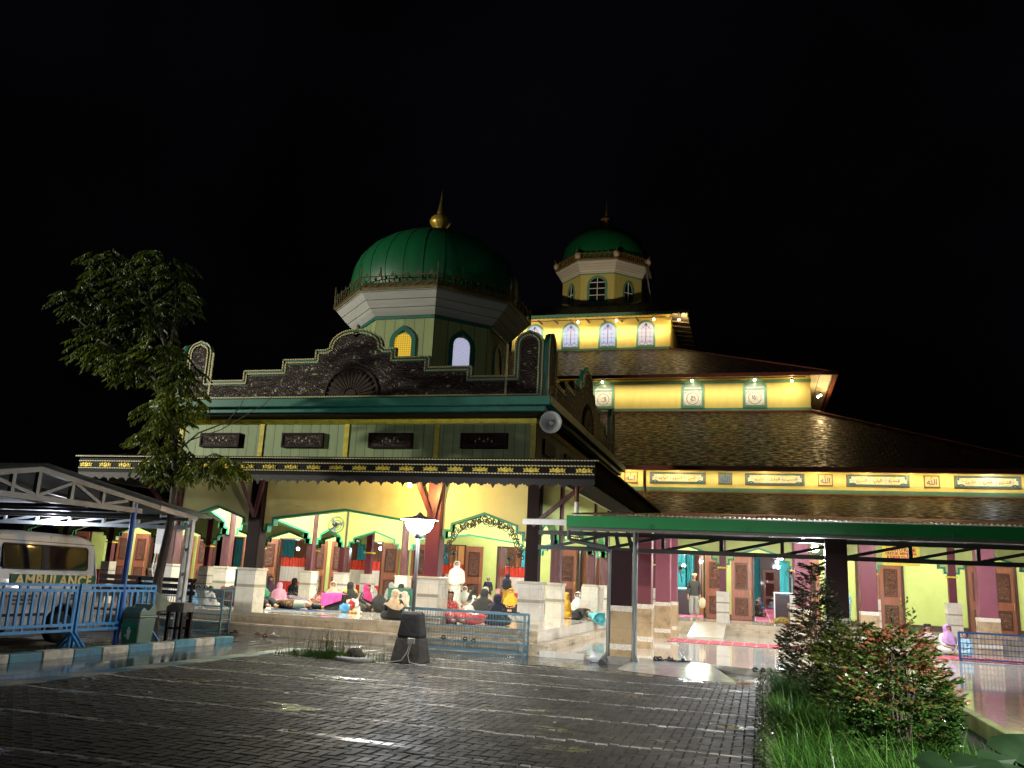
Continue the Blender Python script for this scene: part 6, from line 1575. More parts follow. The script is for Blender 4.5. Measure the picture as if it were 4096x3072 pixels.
P('stand',-9.80,28.1,10,'standing woman in a long white veil and pale grey skirt',white,white,.62,1.15,skirt=C('cloth_pale_skirt',(.50,.52,.48)),h=1.0)
P('stand',-12.2,33.4,175,'girl in a dark red veil standing behind the woman in white',yel,dred,.45,h=.78,skirt=yel)
P('stand',-11.7,33.9,170,'figure in a black veil standing behind the shoulder of the woman in white',blk,blk,.5,h=.80,skirt=blk)
P('stand',-10.55,34.2,20,'boy in a navy outfit and grey cap standing before the central doorway',navy,None,head='cap',capm=grey,h=.72)
P('stand',-9.55,33.5,175,'woman in a navy veil and mustard dotted dress standing with her back turned',must2,navy,.55,h=.82,skirt=must2)
P('sit',-8.0,28.6,10,'woman in a bright orange veil sitting below the mustard dotted dress',blk,oran,.38,1.1,h=1.05)
P('sitout',-7.02,19.75,40,'girl with short black hair in a red floral top sitting behind the shoe rack',redw,None,head='long')
P('sit',-10.89,32.3,20,'woman in a white veil facing out, right of the pale grey skirt',white,white,.36)
P('sit',-9.15,28.0,-60,'woman in a black veil and white top turned away from the white veil',white,blk,.30)
P('sit',-7.04,22.5,175,'large woman in a brown dress and black veil with her back to the rack',brown,blk,.33,1.2,h=1.05)
P('sit',-9.28,29.8,170,'woman in a cream veil behind the brown dress',beige,C('cloth_ivory',(.64,.58,.46)),.34,1.1,h=1.05)
P('sit',-8.6,29.0,120,'woman in a dusty pink veil beside the orange veil',beige,C('cloth_dusty_pink',(.46,.24,.24)),.34)
P('sit',-5.95,20.1,-170,'woman in a navy veil and black dress right behind the shoe rack mesh',blk,navy,.4,1.15,h=.95,seed=3)
P('sit',-5.68,23.2,-50,'child in a black and yellow top half hidden by the marble plinth',yel,None,head='hair',h=.66)
P('sit',-5.72,26.7,95,'woman in a mustard veil and dress in profile between the two plinths at the right',must,must,.5,1.15,h=1.02)
P('sit',-5.54,27.75,-20,'woman in a pale grey veil facing out beside the wide tiled pier',greyp,C('cloth_silver',(.50,.53,.55)),.40,h=1.06)
P('bow',-5.13,26.2,60,'person bent forward under a bright cyan cloth in front of the tiled pier',blk,cyan,.34,1.1)
P('sit',-4.82,27.35,20,'small child in a purple outfit against the tiled pier',purp,None,head='hair',h=.52)
P('stand',-5.05,33.5,-90,'figure in a white striped robe seen between the maroon posts at the right',whitep,white,.5,h=1.0,skirt=whitep)
P('stand',-2.40,34.45,5,'standing man in a charcoal jacket and grey trousers carrying a cream bag',MANCL,None,head='cap',capm=cream,h=1.03,group='people in the verandah',skirt=None)
P('sitout',1.0,31.2,-80,'man in yellow batik shirt and white cap sitting against a plinth, legs out',batik,None,head='cap',capm=white,group='people in the verandah')
P('sit',1.10,40.5,150,'person in a red top behind the batik shirt',C('cloth_red',(.45,.03,.03)),None,head='hair',h=.9,group='people in the verandah')
P('sit',-.08,42.3,60,'man in a white cap and dark batik top on the pink carpet',C('cloth_dark_batik',(.02,.025,.03),'floral',(.25,.22,.1),30,.6),None,head='cap',capm=white,group='people in the verandah')
P('sit',-.42,42.0,100,'person in black left of the white cap on the carpet',blk,None,head='cap',capm=lblue,h=.9,group='people in the verandah')
P('sit',-.05,60.0,170,'man in a white cap farther back on the carpet, near the inner door',blue,None,head='cap',capm=white,group='people in the verandah')
P('sit',.90,66.0,180,'man in a blue grey shirt sitting alone before the inner carved door',C('cloth_bluegrey',(.20,.25,.32)),None,head='cap',capm=white,group='people in the verandah')
P('sit',4.99,27.25,25,'woman in a lavender veil sitting behind the navy barrier',white,lav,.36,h=1.05,z=.13,group='people on the terrace')
P('sit',4.60,27.9,20,'person in a black cap half hidden by the red bush',C('cloth_pale_print',(.60,.55,.52),'floral',(.45,.35,.35),22,.55),None,head='cap',capm=blk,z=.13,group='people on the terrace')
P('sit',5.40,27.0,-60,'child with black hair in a light blue top beside the lavender veil',lblue,None,head='hair',h=.84,z=.13,group='people on the terrace')
P('sit',6.95,31.1,0,'person in a whitish top behind the tan granite column',white,white,.3,h=.9,group='people on the terrace')
P('stand',3.0,34.0,-60,'boy in a blue patterned shirt behind the dark canopy column',C('cloth_blue_print',(.10,.32,.55),'floral',(.45,.55,.6),22,.55),None,head='hair',h=.86,group='people in the verandah')
P('sit',-19.9,25.5,80,'man in a white cap seen above the bench at the far left',lblue,None,head='cap',capm=white,h=1.15)
P('sit',-14.54,20.35,30,'girl in a blue veil behind the left shoe rack',blue,blue,.45,1.1,h=.74)
P('sit',-13.38,19.6,160,'boy in a white shirt with black hair behind the left shoe rack',white,None,head='hair',h=.74)
# what the standing man carries and other loose things ------------------------------------------------------------
FL = .482
def loose(name, label, cat, loc, build, m_, part, group=None):
    t_ = thing(name, label, cat, loc, group); mb = MB(); build(mb); mb.v = [(a+loc[0],b_+loc[1],c+loc[2]) for a, b_, c in mb.v]
    mb.build(part, m_, t_); return t_
def lump(rx, ry, rz, seed, amp=.3, n=14, fr=4.):
    def f(m):
        m.ball((0,0,rz*.9), rx, ry, rz, n, 10)
        for i, v in enumerate(m.v):
            q = 1+amp*mnoise.noise(Vector((v[0]/rx, v[1]/ry, v[2]/rz))*fr*.5+Vector((seed,0,0)))
            m.v[i] = (v[0]*q, v[1]*q, max(0, v[2]*q))
    return f
PLR = mat('red_plastic', (.60,.05,.04), .3, var=.3, scale=14); PLB = mat('blue_plastic', (.06,.25,.50), .3, var=.3, scale=14); PLW = mat('white_plastic', (.68,.68,.70), .3, var=.15, scale=14); PLY = mat('yellow_pack', (.72,.56,.03), .3, var=.2, scale=14)
loose('hand_bag', 'cream bag hanging from the standing man\'s left hand', 'bag', (-2.10,34.36,.86), lump(.13,.05,.2,1,.4), cream, 'pouch')
sc = thing('pushchair', 'black pushchair seat covered with a bright pink cloth, beside the leopard print dress', 'pushchair', (-11.53,22.8,FL))
MB().add([(-11.78,22.6,FL),(-11.28,22.6,FL),(-11.28,23.0,FL),(-11.78,23.0,FL),(-11.74,22.75,.88),(-11.22,22.75,.88),(-11.22,22.98,.88),(-11.74,22.98,.88)], [(0,3,2,1),(4,5,6,7),(0,1,5,4),(1,2,6,5),(2,3,7,6),(3,0,4,7)]).build('seat', BLACK, sc, bevel=.05, seg=2)
m = MB(); n = 14; vs = []
for i in range(n+1):
    u = i/n
    for j in range(9):
        w = j/8; x = -11.84+.62*u; z = .935-.02*math.cos(u*6) if j > 4 else .935-(.40-.22*u)*(1-w*2)**1.2; y = 22.60+.02*math.sin(u*14)+ (0 if j <= 4 else (w-.5)*.8) - (.04*(1-w*2) if j < 4 else 0)
        vs.append((x,y,z))
m.add(vs, [(i*9+j, (i+1)*9+j, (i+1)*9+j+1, i*9+j+1) for i in range(n) for j in range(8)], 0, True); o = m.build('pink_cloth', C('cloth_hot_pink',(.60,.06,.30)), None); tag(o, 'bright pink cloth draped over the black pushchair', 'cloth')
loose('snack_pack', 'flat yellow plastic pack lying by the sleeper in stripes', 'pack', (-12.0,23.0,FL), lump(.30,.16,.075,2,.2), PLY, 'pack')
loose('plastic_bag', 'crumpled red and white plastic bag behind the yellow pack', 'bag', (-13.6,26.1,FL), lump(.42,.25,.15,3,.5), C('bag_red_white',(.62,.10,.08),'floral',(.7,.6,.58),16,.55), 'bag', 'plastic bags on the porch floor')
loose('plastic_bag', 'small blue plastic bag right of the pushchair', 'bag', (-10.55,21.5,FL), lump(.15,.12,.13,4,.4), PLB, 'bag', 'plastic bags on the porch floor')
loose('plastic_bag', 'white plastic bag above the red one beside the pushchair', 'bag', (-12.0,25.0,FL), lump(.2,.15,.14,5,.4), PLW, 'bag', 'plastic bags on the porch floor')
loose('plastic_bag', 'red plastic bag between the pushchair and the blue bag', 'bag', (-11.25,23.2,FL), lump(.17,.15,.14,6,.4), PLR, 'bag', 'plastic bags on the porch floor')
loose('plastic_bag', 'big crumpled red plastic bag behind the shoe rack', 'bag', (-6.5,19.75,FL), lump(.38,.2,.15,7,.5), PLR, 'bag', 'plastic bags on the porch floor')
loose('yellow_bucket', 'yellow bag standing at the foot of the tiled pier behind the rack', 'bag', (-7.24,20.0,FL), lump(.17,.14,.15,8,.2), PLY, 'bag')
loose('backpack', 'black backpack left of the cream veil', 'backpack', (-10.2,22.9,FL), lump(.22,.2,.24,9,.25), BLACK, 'sack')
loose('bundle', 'blue and white cloth bundle near the pink veil', 'bundle', (-13.75,23.4,FL), lump(.3,.16,.08,10,.3), lblue, 'bundle')
loose('luggage_pile', 'black and red luggage pile behind the left shoe rack', 'luggage', (-13.9,21.4,FL), lump(.55,.3,.27,11,.4), C('luggage_dark',(.02,.018,.02),'floral',(.25,.02,.02),4,.62), 'bags')
loose('snack_tray', 'opened snack packs beside the water bottle', 'snacks', (-10.25,21.5,FL), lump(.2,.12,.04,12,.5), C('snack_print',(.6,.2,.12),'floral',(.7,.5,.1),30,.5), 'packs')
loose('tissue', 'crumpled white tissue near the platform edge', 'tissue', (-12.12,20.3,FL), lump(.08,.06,.03,13,.6), PLW, 'paper')
WATER = mat('clear_plastic', (.62,.66,.70), .1, var=.05)
def bottle(m): m.lathe((0,0,0), [(.032,0),(.034,.05),(.031,.09),(.034,.13),(.012,.17),(.012,.195)], 12)
for (x, y), lab in (((-10.1,21.4),'clear water bottle right of the snack packs'),((-5.13,21.3),'left water bottle at the foot of the second plinth'),((-5.0,21.45),'right water bottle at the foot of the second plinth')):
    loose('water_bottle', lab, 'bottle', (x,y,FL), bottle, WATER, 'bottle', 'water bottles')
ma = thing('floor_mat', 'dark blue mat under the sleeper in stripes', 'mat', (-11.7,21.3,FL)); MB().box(-12.6,20.95,FL,-11.0,21.9,FL+.008).build('mat', mat('mat_blue', (.03,.06,.16), .7, var=.3), ma)
ma = thing('floor_mat', 'narrow brown mat strip along the platform edge', 'mat', (-10.7,19.6,FL)); MB().box(-11.6,19.45,FL,-9.9,19.75,FL+.008).build('mat', mat('mat_brown', (.10,.07,.05), .7, var=.3), ma)
# green wooden screen
gs = thing('wooden_screen', 'dark green wooden screen with a cream arched frame', 'screen', (-11.0,26.3,FL))
MB().box(-11.45,26.3,FL,-10.55,26.34,1.12).build('board', mat('screen_green', (.01,.085,.06), .4), gs)
m = MB(); m.band([(-11.25,.5),(-11.25,.85),(-11.12,.95),(-10.88,.95),(-10.75,.85),(-10.75,.5)], XZ(26.28), .06, -.012, .012); m.build('arched_frame', cream, gs)
MB().box(-10.54,26.2,FL,-10.2,26.5,1.08).build('side_cabinet', mat('cabinet_teal', (.012,.14,.11), .4), gs)
# fans
def fan(x, y, z, dirx, label, r=.2, post=None):
    f = thing('wall_fan', label, 'fan', (x,y,z)); ax = Vector(dirx).normalized(); q = ax.to_track_quat('Z','Y').to_matrix().to_4x4(); q.translation = (x,y,z)
    m = MB()
    for rr, zz in ((r,0),(r*.97,.05),(r*.6,.06),(r*.3,.06)): m.path([(rr*math.cos(k*PI/12),rr*math.sin(k*PI/12),zz) for k in range(25)], .006, 4)
    for k in range(22): a = 2*PI*k/22; m.path([(.03*math.cos(a),.03*math.sin(a),.065),(r*.6*math.cos(a),r*.6*math.sin(a),.06),(r*math.cos(a),r*math.sin(a),0)], .003, 3)
    m.xf(q); m.build('guard', STEELD, f)
    m = MB()
    for k in range(3):
        a = 2*PI*k/3+.3; m.add([(.03*math.cos(a),.03*math.sin(a),.02),(.9*r*math.cos(a-.35),.9*r*math.sin(a-.35),.0),(.92*r*math.cos(a+.25),.92*r*math.sin(a+.25),.03),(.03*math.cos(a+.9),.03*math.sin(a+.9),.03)], [(0,1,2,3)])
    m.xf(q); m.build('blade', mat('fan_blade', (.25,.30,.32), .3), f)
    m = MB(); m.lathe((0,0,0), [(.02,.05),(.05,.02),(.07,-.03),(.065,-.12),(.03,-.15)], 14); m.xf(q); m.build('motor', BLACK, f)
    if post: MB().path([Vector((x,y,z))-ax*.1, Vector((x,y,z-.12))-ax*.14, Vector(post)], .018, 6).build('arm', BLACK, f)
fan(-11.76, 22.9, 2.85, (.75,-.6,-.25), 'black wall fan high under the wide front arch', .24, (-12.0,23.0,2.7))
fan(-4.4, 21.8, 2.75, (-.6,-.7,-.2), 'dark fan on the right arcade behind the canopy downpipe', .2, (-4.75,21.7,2.7))
fan(-10.3, 36.2, 2.45, (.1,-1,-.05), 'pale standing fan inside the central doorway', .24, (-10.3,36.4,1.2))
fan(-3.05, 36.0, 2.35, (.2,-1,-.1), 'grey fan in the doorway behind the standing man', .2, (-3.0,36.2,1.8))
fan(1.2, 36.2, 2.35, (-.3,-1,0), 'fan in the doorway behind the seated man', .2, (1.3,36.4,1.8))
fan(-11.9, 33.6, 2.5, (.3,-1,-.1), 'small fan left of the woman in white', .16, (-11.9,33.8,2.3))
# footwear
def shoe(x, y, z, rz, m_, label, grp='sandals left at the steps'):
    t_ = thing('sandal', label, 'sandal', (x,y,z), grp, R(rz)); m = MB(); vs = []
    out = [(-.035,-.11),(-.045,-.02),(-.035,.06),(-.03,.12),(0,.14),(.03,.12),(.04,.06),(.045,-.02),(.035,-.11)]
    m.prism(out, XY(0), .0, .022); i = len(m.v); m.path([(-.042,.03,.02),(-.02,.045,.055),(.02,.045,.055),(.042,.03,.02)], [.018]*4, 5)
    o = bpy.data.objects.new('sole', m.mesh('sole', m_)); COL.objects.link(o); o.parent = t_
shn = [(-11.9,18.2,20,BLACK,'black shoe nearest the left rack'),(-11.7,18.22,-10,BLACK,'second black shoe by the left rack'),(-11.0,18.15,70,brown,'brown sandal on the lowest step'),(-10.8,18.1,40,brown,'second brown sandal on the lowest step'),(-10.62,18.2,80,white,'whitish sandal beside the brown pair'),(-9.3,18.1,85,beige,'beige sandal on the ground below the platform'),(-9.1,18.05,60,beige,'second beige sandal below the platform')]
for (x, y, rz, mm, lab) in shn: shoe(x, y, .035 if y > 18.1 else .01, rz, mm, lab)
for k in range(5): shoe(-2.0+.14*k-.05*(k%2), 17.95+.08*(k%3), .125, 30*k, BLACK, ['leftmost','second','third','fourth','rightmost'][k] + ' black sandal on the terrace edge right of the column', 'black sandals on the terrace edge')
for k in range(3): shoe(-.1+.16*k, 17.0, .125 if k < 9 else 0, 40*k, BLACK, ['left','middle','right'][k] + ' dark sandal beside the planter grass', 'dark sandals by the planter')
for k, (x, z) in enumerate(((-6.6,.23),(-6.1,.23),(-5.9,.2))): shoe(x, 18.3, z, 15*k, BLACK, ['left','middle','right'][k] + ' black shoe inside the shoe rack', 'shoes in the rack')
for k in range(4): shoe(-13.2+.22*k, 18.2, .99, 25*k, BLACK, ['first','second','third','fourth'][k] + ' black shoe from the left on top of the left rack', 'shoes on the left rack')
for k in range(2): shoe(-5.2+.2*k, 18.2, .85, 60+30*k, BLACK, ['left','right'][k] + ' black sandal on top of the near shoe rack', 'sandals on the near rack')
loose('plastic_bag', 'crumpled clear plastic bag on the wet edge left of the canopy column', 'bag', (-3.2,17.9,.0), lump(.17,.13,.1,15,.6), WATER, 'bag')
# ------------------------------------------------------------------ vegetation
def leafmat(name, c1, c2, rough=.35, red=None):
    m, t, b = nt(name); at = t.nodes.new('ShaderNodeAttribute'); at.attribute_name = 'tone'
    st = [(0., [x*.6 for x in c1]), (.5, c1), (1., c2)]
    if red: st = [(0., [x*.5 for x in c1]), (.42, c1), (.58, c2), (.72, red), (1., [min(1,x*1.35) for x in red])]
    t.links.new(ramp(t, at.outputs['Fac'], st), b.inputs['Base Color']); b.inputs['Roughness'].default_value = rough
    b.inputs['Subsurface Weight'].default_value = .0
    tr = t.nodes.new('ShaderNodeBsdfTranslucent'); t.links.new(ramp(t, at.outputs['Fac'], [(p, [x*1.4 for x in c]) for p, c in st]), tr.inputs[0])
    mx = t.nodes.new('ShaderNodeMixShader'); mx.inputs[0].default_value = .25; t.links.new(b.outputs[0], mx.inputs[1]); t.links.new(tr.outputs[0], mx.inputs[2])
    t.links.new(mx.outputs[0], t.nodes['Material Output'].inputs[0]); return m
class Leaves:
    def __init__(s): s.m = MB(); s.t = []
    def leaf(s, p, d, l, w, tone, nrm=None, curl=.15):
        p = Vector(p); d = Vector(d).normalized(); u = Vector(nrm) if nrm else Vector((random.gauss(0,1),random.gauss(0,1),random.gauss(1,.7)))
        sd = d.cross(u); sd = sd.normalized() if sd.length > 1e-4 else Vector((1,0,0)); n = sd.cross(d)
        a = p; b_ = p+d*l*.45+sd*w*.5-n*w*curl; c = p+d*l-n*l*curl; e = p+d*l*.45-sd*w*.5-n*w*curl; f = p+d*l*.45+n*w*.18
        s.m.add([a,b_,c,e,f], [(0,1,4),(1,2,4),(2,3,4),(3,0,4)]); s.t += [tone]*4
    def blade(s, p, d, h, lean, w, tone):
        p = Vector(p); x, y = math.cos(d), math.sin(d); sx_, sy_ = -y*w, x*w; P = []
        for k, f in enumerate((0,.4,.75,1.)):
            o = lean*f*f; P.append((p.x+x*o, p.y+y*o, p.z+h*(f-.22*lean/max(h,.01)*f*f)))
        vs = []
        for k, q in enumerate(P[:3]): ww = (1,.85,.5)[k]; vs += [(q[0]-sx_*ww,q[1]-sy_*ww,q[2]),(q[0]+sx_*ww,q[1]+sy_*ww,q[2])]
        vs.append(P[3]); s.m.add(vs, [(0,1,3,2),(2,3,5,4),(4,5,6)]); s.t += [tone]*3
    def build(s, name, m_, parent=None, kind=None, org=None):
        o = s.m.build(name, m_, parent, kind=kind, org=org); a = o.data.attributes.new('tone','FLOAT','FACE'); a.data.foreach_set('value', s.t); return o
random.seed(21); U = random.uniform; G = random.gauss
# the tree by the bins
tr = thing('tree', 'slim tree with drooping dark leaves rising between the bins and the white post', 'tree', (-11.8,15.5,0))
BARK = mat('bark', (.075,.058,.045), .9, var=.5, scale=6, bmp=1., bscale=22, stretch=(3,3,.7))
tk = [(-11.86,15.5,-.05),(-11.86,15.5,.15),(-11.84,15.5,.6),(-11.84,15.48,1.2),(-11.80,15.5,1.7),(-11.74,15.5,2.3),(-11.76,15.5,3.2),(-11.9,15.5,4.0),(-12.1,15.5,5.0),(-12.35,15.5,5.9),(-12.9,15.5,7.0),(-13.2,15.5,7.8)]
m = MB(); m.path(tk, [.22,.15,.105,.095,.09,.08,.07,.062,.052,.04,.028,.012], 12)
for i in range(len(m.v)):
    v = Vector(m.v[i]); q = .018*mnoise.noise(v*5); m.v[i] = (v.x+q, v.y-q, v.z)
m.build('trunk', BARK, tr)
def limb(pts, r0):
    MB().path(pts, [r0*(1-.8*k/(len(pts)-1)) for k in range(len(pts))], 7).build('limb', BARK, tr)
limb([(-12.1,15.5,5.0),(-12.9,15.4,5.7),(-13.9,15.3,6.2),(-14.9,15.3,6.9)], .05); limb([(-12.35,15.5,5.9),(-12.4,15.6,6.9),(-12.6,15.6,8.0)], .04); limb([(-12.9,15.5,7.0),(-13.9,15.4,7.7),(-14.6,15.3,8.4)], .035)
limb([(-11.76,15.5,3.2),(-11.3,15.4,3.6),(-10.8,15.3,3.75),(-10.4,15.3,3.7)], .03); limb([(-11.75,15.5,3.0),(-12.1,15.5,3.3),(-12.5,15.5,3.45)], .03)
limb([(-11.85,15.5,3.8),(-11.2,15.3,4.2),(-10.5,15.2,4.4),(-10.2,15.2,4.75),(-10.1,15.2,5.1)], .022); limb([(-11.5,15.4,4.05),(-10.6,15.2,4.25),(-9.6,15.1,4.75),(-9.0,15.1,5.35)], .014)
CL = [(-15.12,7.35,.62),(-14.59,8.24,.5),(-13.70,7.88,.33),(-12.88,8.14,.45),(-12.40,7.23,.6),(-13.28,6.97,.62),(-14.12,6.42,.52),(-14.47,6.13,.48),(-13.48,5.82,.45),(-12.54,6.08,.55),(-12.00,5.51,.5),(-12.25,4.68,.5),(-12.35,4.13,.45),(-11.83,3.66,.5),(-10.95,3.52,.40),(-10.46,3.55,.28),(-12.16,3.45,.36),(-11.75,4.95,.45),(-12.5,7.9,.4),(-14.1,7.3,.5)]
L = Leaves()
for (cx, cz, r) in CL:
    r *= .84; cx += .22*max(0, min(1, (-12.6-cx)/2))
    tone0 = U(.0,.4) if cz > 6.3 else U(.4,1.)  # dim top and brighter lower crown, light put into the leaf tone
    for tw in range(int((40 if cz > 6.3 else 54)*r/.5)):
        a = U(0,6.28); el = math.asin(U(-1,1)); q = r*U(.35,1.08)
        p = Vector((cx+q*math.cos(a)*math.cos(el), 15.45+1.0*q*math.sin(a)*math.cos(el), cz+.9*q*math.sin(el))); dd = Vector((math.cos(a),math.sin(a),U(-.6,.1))).normalized()
        for k in range(11):
            s_ = (-1)**k; f = k/10; pp = p+dd*.30*f+Vector((0,0,-.10*f*f)); sd = Vector((-dd.y,dd.x,0))
            L.leaf(pp, dd*.55+sd*s_*.8+Vector((0,0,-.75)), U(.11,.21), U(.042,.066), min(1,max(0,tone0+G(0,.16))))
L.build('crown', leafmat('tree_leaf', (.055,.085,.008), (.22,.26,.02), .5), tr)
# planting bed
SOIL = mat('dark_soil', (.02,.016,.01), .95, var=.5, bmp=.6)
MB().quad((.1,3,-.02),(2.55,3,-.02),(2.55,17.3,-.02),(.1,17.3,-.02)).build('planting_bed', SOIL, kind='structure')
kbm = thing('bed_kerb', 'whitish worn concrete kerb along the grassy bed', 'kerb', (.1,10,0))
y = 3.2
while y < 15.3:
    MB().box(.03,y,-.03,.15,y+.98,.12+U(-.006,.006)).build('kerb_stone', mat('pale_concrete', (.36,.34,.29), .8, var=.4, scale=7, bmp=.4, dirt=(.06,.07,.03)), kbm, bevel=.012); y += 1.0
pw = thing('bed_wall', 'low lime washed wall between the planting bed and the wet terrace', 'wall', (2.58,10,0)); MB().box(2.50,3.0,-.3,2.619,17.2,.17).build('wall', mat('lime_wash', (.38,.46,.12), .7, var=.3, scale=3, dirt=(.10,.12,.04)), pw, bevel=.01)
GR = leafmat('grass_blade', (.045,.14,.02), (.15,.30,.06), .35)
L = Leaves()
for k in range(26000):
    y = 4.6+12*(random.random()**1.35); x = .16+1.75*random.random()**(1.5 if y < 11 else 1.1)
    clump = mnoise.noise(Vector((x*2.6,y*2.6,1)))
    if clump < -.28 and random.random() < .75: continue
    h = (.30+.24*max(0,clump+.3))*U(.6,1.25)*(1.12 if y < 8 else 1.0)
    if x < .35: h *= .8
    L.blade((x,y,-.02), U(2.2,4.4) if random.random() < .55 else U(0,6.28), h, h*U(.15,.85), U(.003,.0062), min(1,max(0,.38+.5*clump+G(0,.2))))
o = L.build('bed_grass', GR, kind='stuff'); tag(o, 'long wet grass filling the planting bed at the right', 'grass')
L = Leaves()
for k in range(5200):
    y = U(5.2,16.2); x = .06+abs(G(0,.12))-.14*random.random(); z = abs(G(.08,.11))
    if mnoise.noise(Vector((0,y*1.3,7))) < -.25 and random.random() < .7: continue
    a = U(0,6.28); L.leaf((x,y,z), (math.cos(a),math.sin(a),U(-.2,.7)), U(.018,.04), U(.012,.022), U(.2,1))
o = L.build('creeping_weeds', leafmat('weed_leaf', (.03,.05,.014), (.12,.15,.06), .25), kind='stuff'); tag(o, 'small leaved weeds spilling over the bed kerb onto the paving', 'weeds')
def bush(name, label, cat, x, y, shape, n, mat_, ll, lw, stems, tonef, inner=.3, upd=.3):
    b_ = thing(name, label, cat, (x,y,0)); m = MB()
    for k in range(stems):
        a = 2*PI*k/stems+U(-.3,.3); pts = [(x+.03*math.cos(a),y+.03*math.sin(a),-.02)]
        H = shape[-1][0]*U(.6,.97); lean = U(.2,.7)
        for f in (.35,.7,1.):
            r = [shape[i][1]+(shape[i+1][1]-shape[i][1])*(H*f-shape[i][0])/(shape[i+1][0]-shape[i][0]) for i in range(len(shape)-1) if shape[i][0] <= H*f <= shape[i+1][0]][0]
            pts.append((x+r*lean*f*math.cos(a), y+r*lean*f*math.sin(a), H*f))
        m.path(pts, [.014,.010,.007,.004], 5)
    m.build('stems', BARK, b_); L = Leaves()
    tot = sum((shape[i+1][0]-shape[i][0])*(shape[i][1]+shape[i+1][1]) for i in range(len(shape)-1))
    tw = 0
    while tw < n:
        z = U(shape[0][0], shape[-1][0])
        r = [shape[i][1]+(shape[i+1][1]-shape[i][1])*(z-shape[i][0])/(shape[i+1][0]-shape[i][0]) for i in range(len(shape)-1) if shape[i][0] <= z <= shape[i+1][0]][0]
        if random.random() > r/max(s[1] for s in shape)+.06: continue
        a = U(0,6.28); q = r*(inner+(1-inner)*random.random()**.5)*(1+.35*mnoise.noise(Vector((math.cos(a)*1.6,math.sin(a)*1.6,z*3.2))))
        if mnoise.noise(Vector((a*1.7,z*4,x*3))) < -.42: tw += .3; continue
        p = Vector((x+q*math.cos(a), y+q*math.sin(a), z)); dd = Vector((math.cos(a),math.sin(a),U(.1,1.1)*upd*2)).normalized(); tw += 1
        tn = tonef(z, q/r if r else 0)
        for k in range(8):
            s_ = (-1)**k; f = k/7; sd = Vector((-dd.y,dd.x,U(-.3,.3))); pp = p+dd*ll*1.8*f
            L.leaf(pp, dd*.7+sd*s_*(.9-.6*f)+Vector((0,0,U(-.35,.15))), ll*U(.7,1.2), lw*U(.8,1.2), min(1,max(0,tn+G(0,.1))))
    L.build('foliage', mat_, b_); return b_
RB = leafmat('red_tip_leaf', (.04,.10,.02), (.10,.18,.035), .26, (.30,.11,.06))
DB = leafmat('dark_bush_leaf', (.018,.026,.010), (.05,.055,.016), .35, (.11,.03,.016))
YB = leafmat('yellow_bush_leaf', (.04,.065,.012), (.14,.16,.025), .35)
bush('tall_bush', 'tall dark conical bush in front of the dark canopy column', 'bush', .80, 14.3, [(.0,.30),(.45,.44),(.85,.38),(1.2,.24),(1.6,.12),(2.0,.03)], 680, DB, .085, .030, 7, lambda z, q: .25+.30*random.random()+(.25 if z < 1.1 and random.random() < .22 else 0))
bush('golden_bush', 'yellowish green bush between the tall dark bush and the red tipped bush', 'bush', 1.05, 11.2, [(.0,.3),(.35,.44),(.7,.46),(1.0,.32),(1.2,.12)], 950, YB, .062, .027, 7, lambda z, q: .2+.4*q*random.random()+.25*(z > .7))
bush('red_tipped_bush', 'bush with red young leaves above and glossy green leaves below', 'bush', 1.16, 8.5, [(.05,.24),(.3,.37),(.58,.40),(.85,.33),(1.1,.20),(1.28,.07)], 760, RB, .066, .027, 8, lambda z, q: (.16+.40*random.random() if z < .62 else .32+.42*random.random()*(q > .3)+.10*(z > .9)))
m = Leaves()
for k in range(5):
    x0, y0 = 1.22+U(-.1,.1), 8.5+U(-.08,.08); h = U(1.36,1.52); 
    for q in range(12):
        f = q/11; a = q*2.4; m.leaf((x0+.12*f*(k-2)*.5,y0,1.15+(h-1.15)*f), (math.cos(a),math.sin(a),.7), .06, .02, .3+.3*U(0,1), None)
sp_ = m.build('sprig', RB, bpy.data.objects['red_tipped_bush'])
# palms
def palm(x, y, z0, nf, r, label, tilt=(.3,1.2), mat_=None, arc=(0,6.28), wl=.0055):
    p_ = thing('palm', label, 'palm', (x,y,0)); L = Leaves(); m = MB(); m.path([(x,y,-.05),(x,y,z0)], [.05,.035], 8)
    for k in range(nf):
        a = arc[0]+(arc[1]-arc[0])*(k+U(-.3,.3))/nf; el = U(*tilt); pts = []
        for q in range(9):
            f = q/8; pts.append(Vector((x+math.cos(a)*r*f*math.cos(el*.6), y+math.sin(a)*r*f*math.cos(el*.6), z0+r*(math.sin(el)*f-.85*f*f))))
        m.path(pts, [.007*(1-.75*q/8) for q in range(9)], 4)
        for q in range(1, 26):
            f = q/25; i = min(7, int(f*8)); pp = pts[i].lerp(pts[i+1], f*8-i); dd = (pts[i+1]-pts[i]).normalized(); sd = Vector((-math.sin(a),math.cos(a),0))
            for s_ in (-1,1): L.leaf(pp, dd*.75+sd*s_*.8+Vector((0,0,-.25-.4*random.random())), r*.36*(1-.55*abs(f-.4)), wl*2.2, U(0,.7), (0,0,1), .12)
    m.build('stalk', mat('palm_stalk', (.05,.06,.02), .6), p_); L.build('frond', mat_ or leafmat('palm_leaf', (.012,.03,.012), (.03,.06,.02), .3), p_); return p_
PL_ = leafmat('palm_leaf', (.012,.028,.012), (.03,.06,.022), .3)
palm(1.55, 12.6, .72, 15, .62, 'small dark palm between the bushes', (.5,1.35), PL_)
palm(2.35, 7.1, .55, 13, .85, 'dark palm fronds reaching in at the right edge over the terrace', (.35,1.15), PL_, (1.6,5.6))
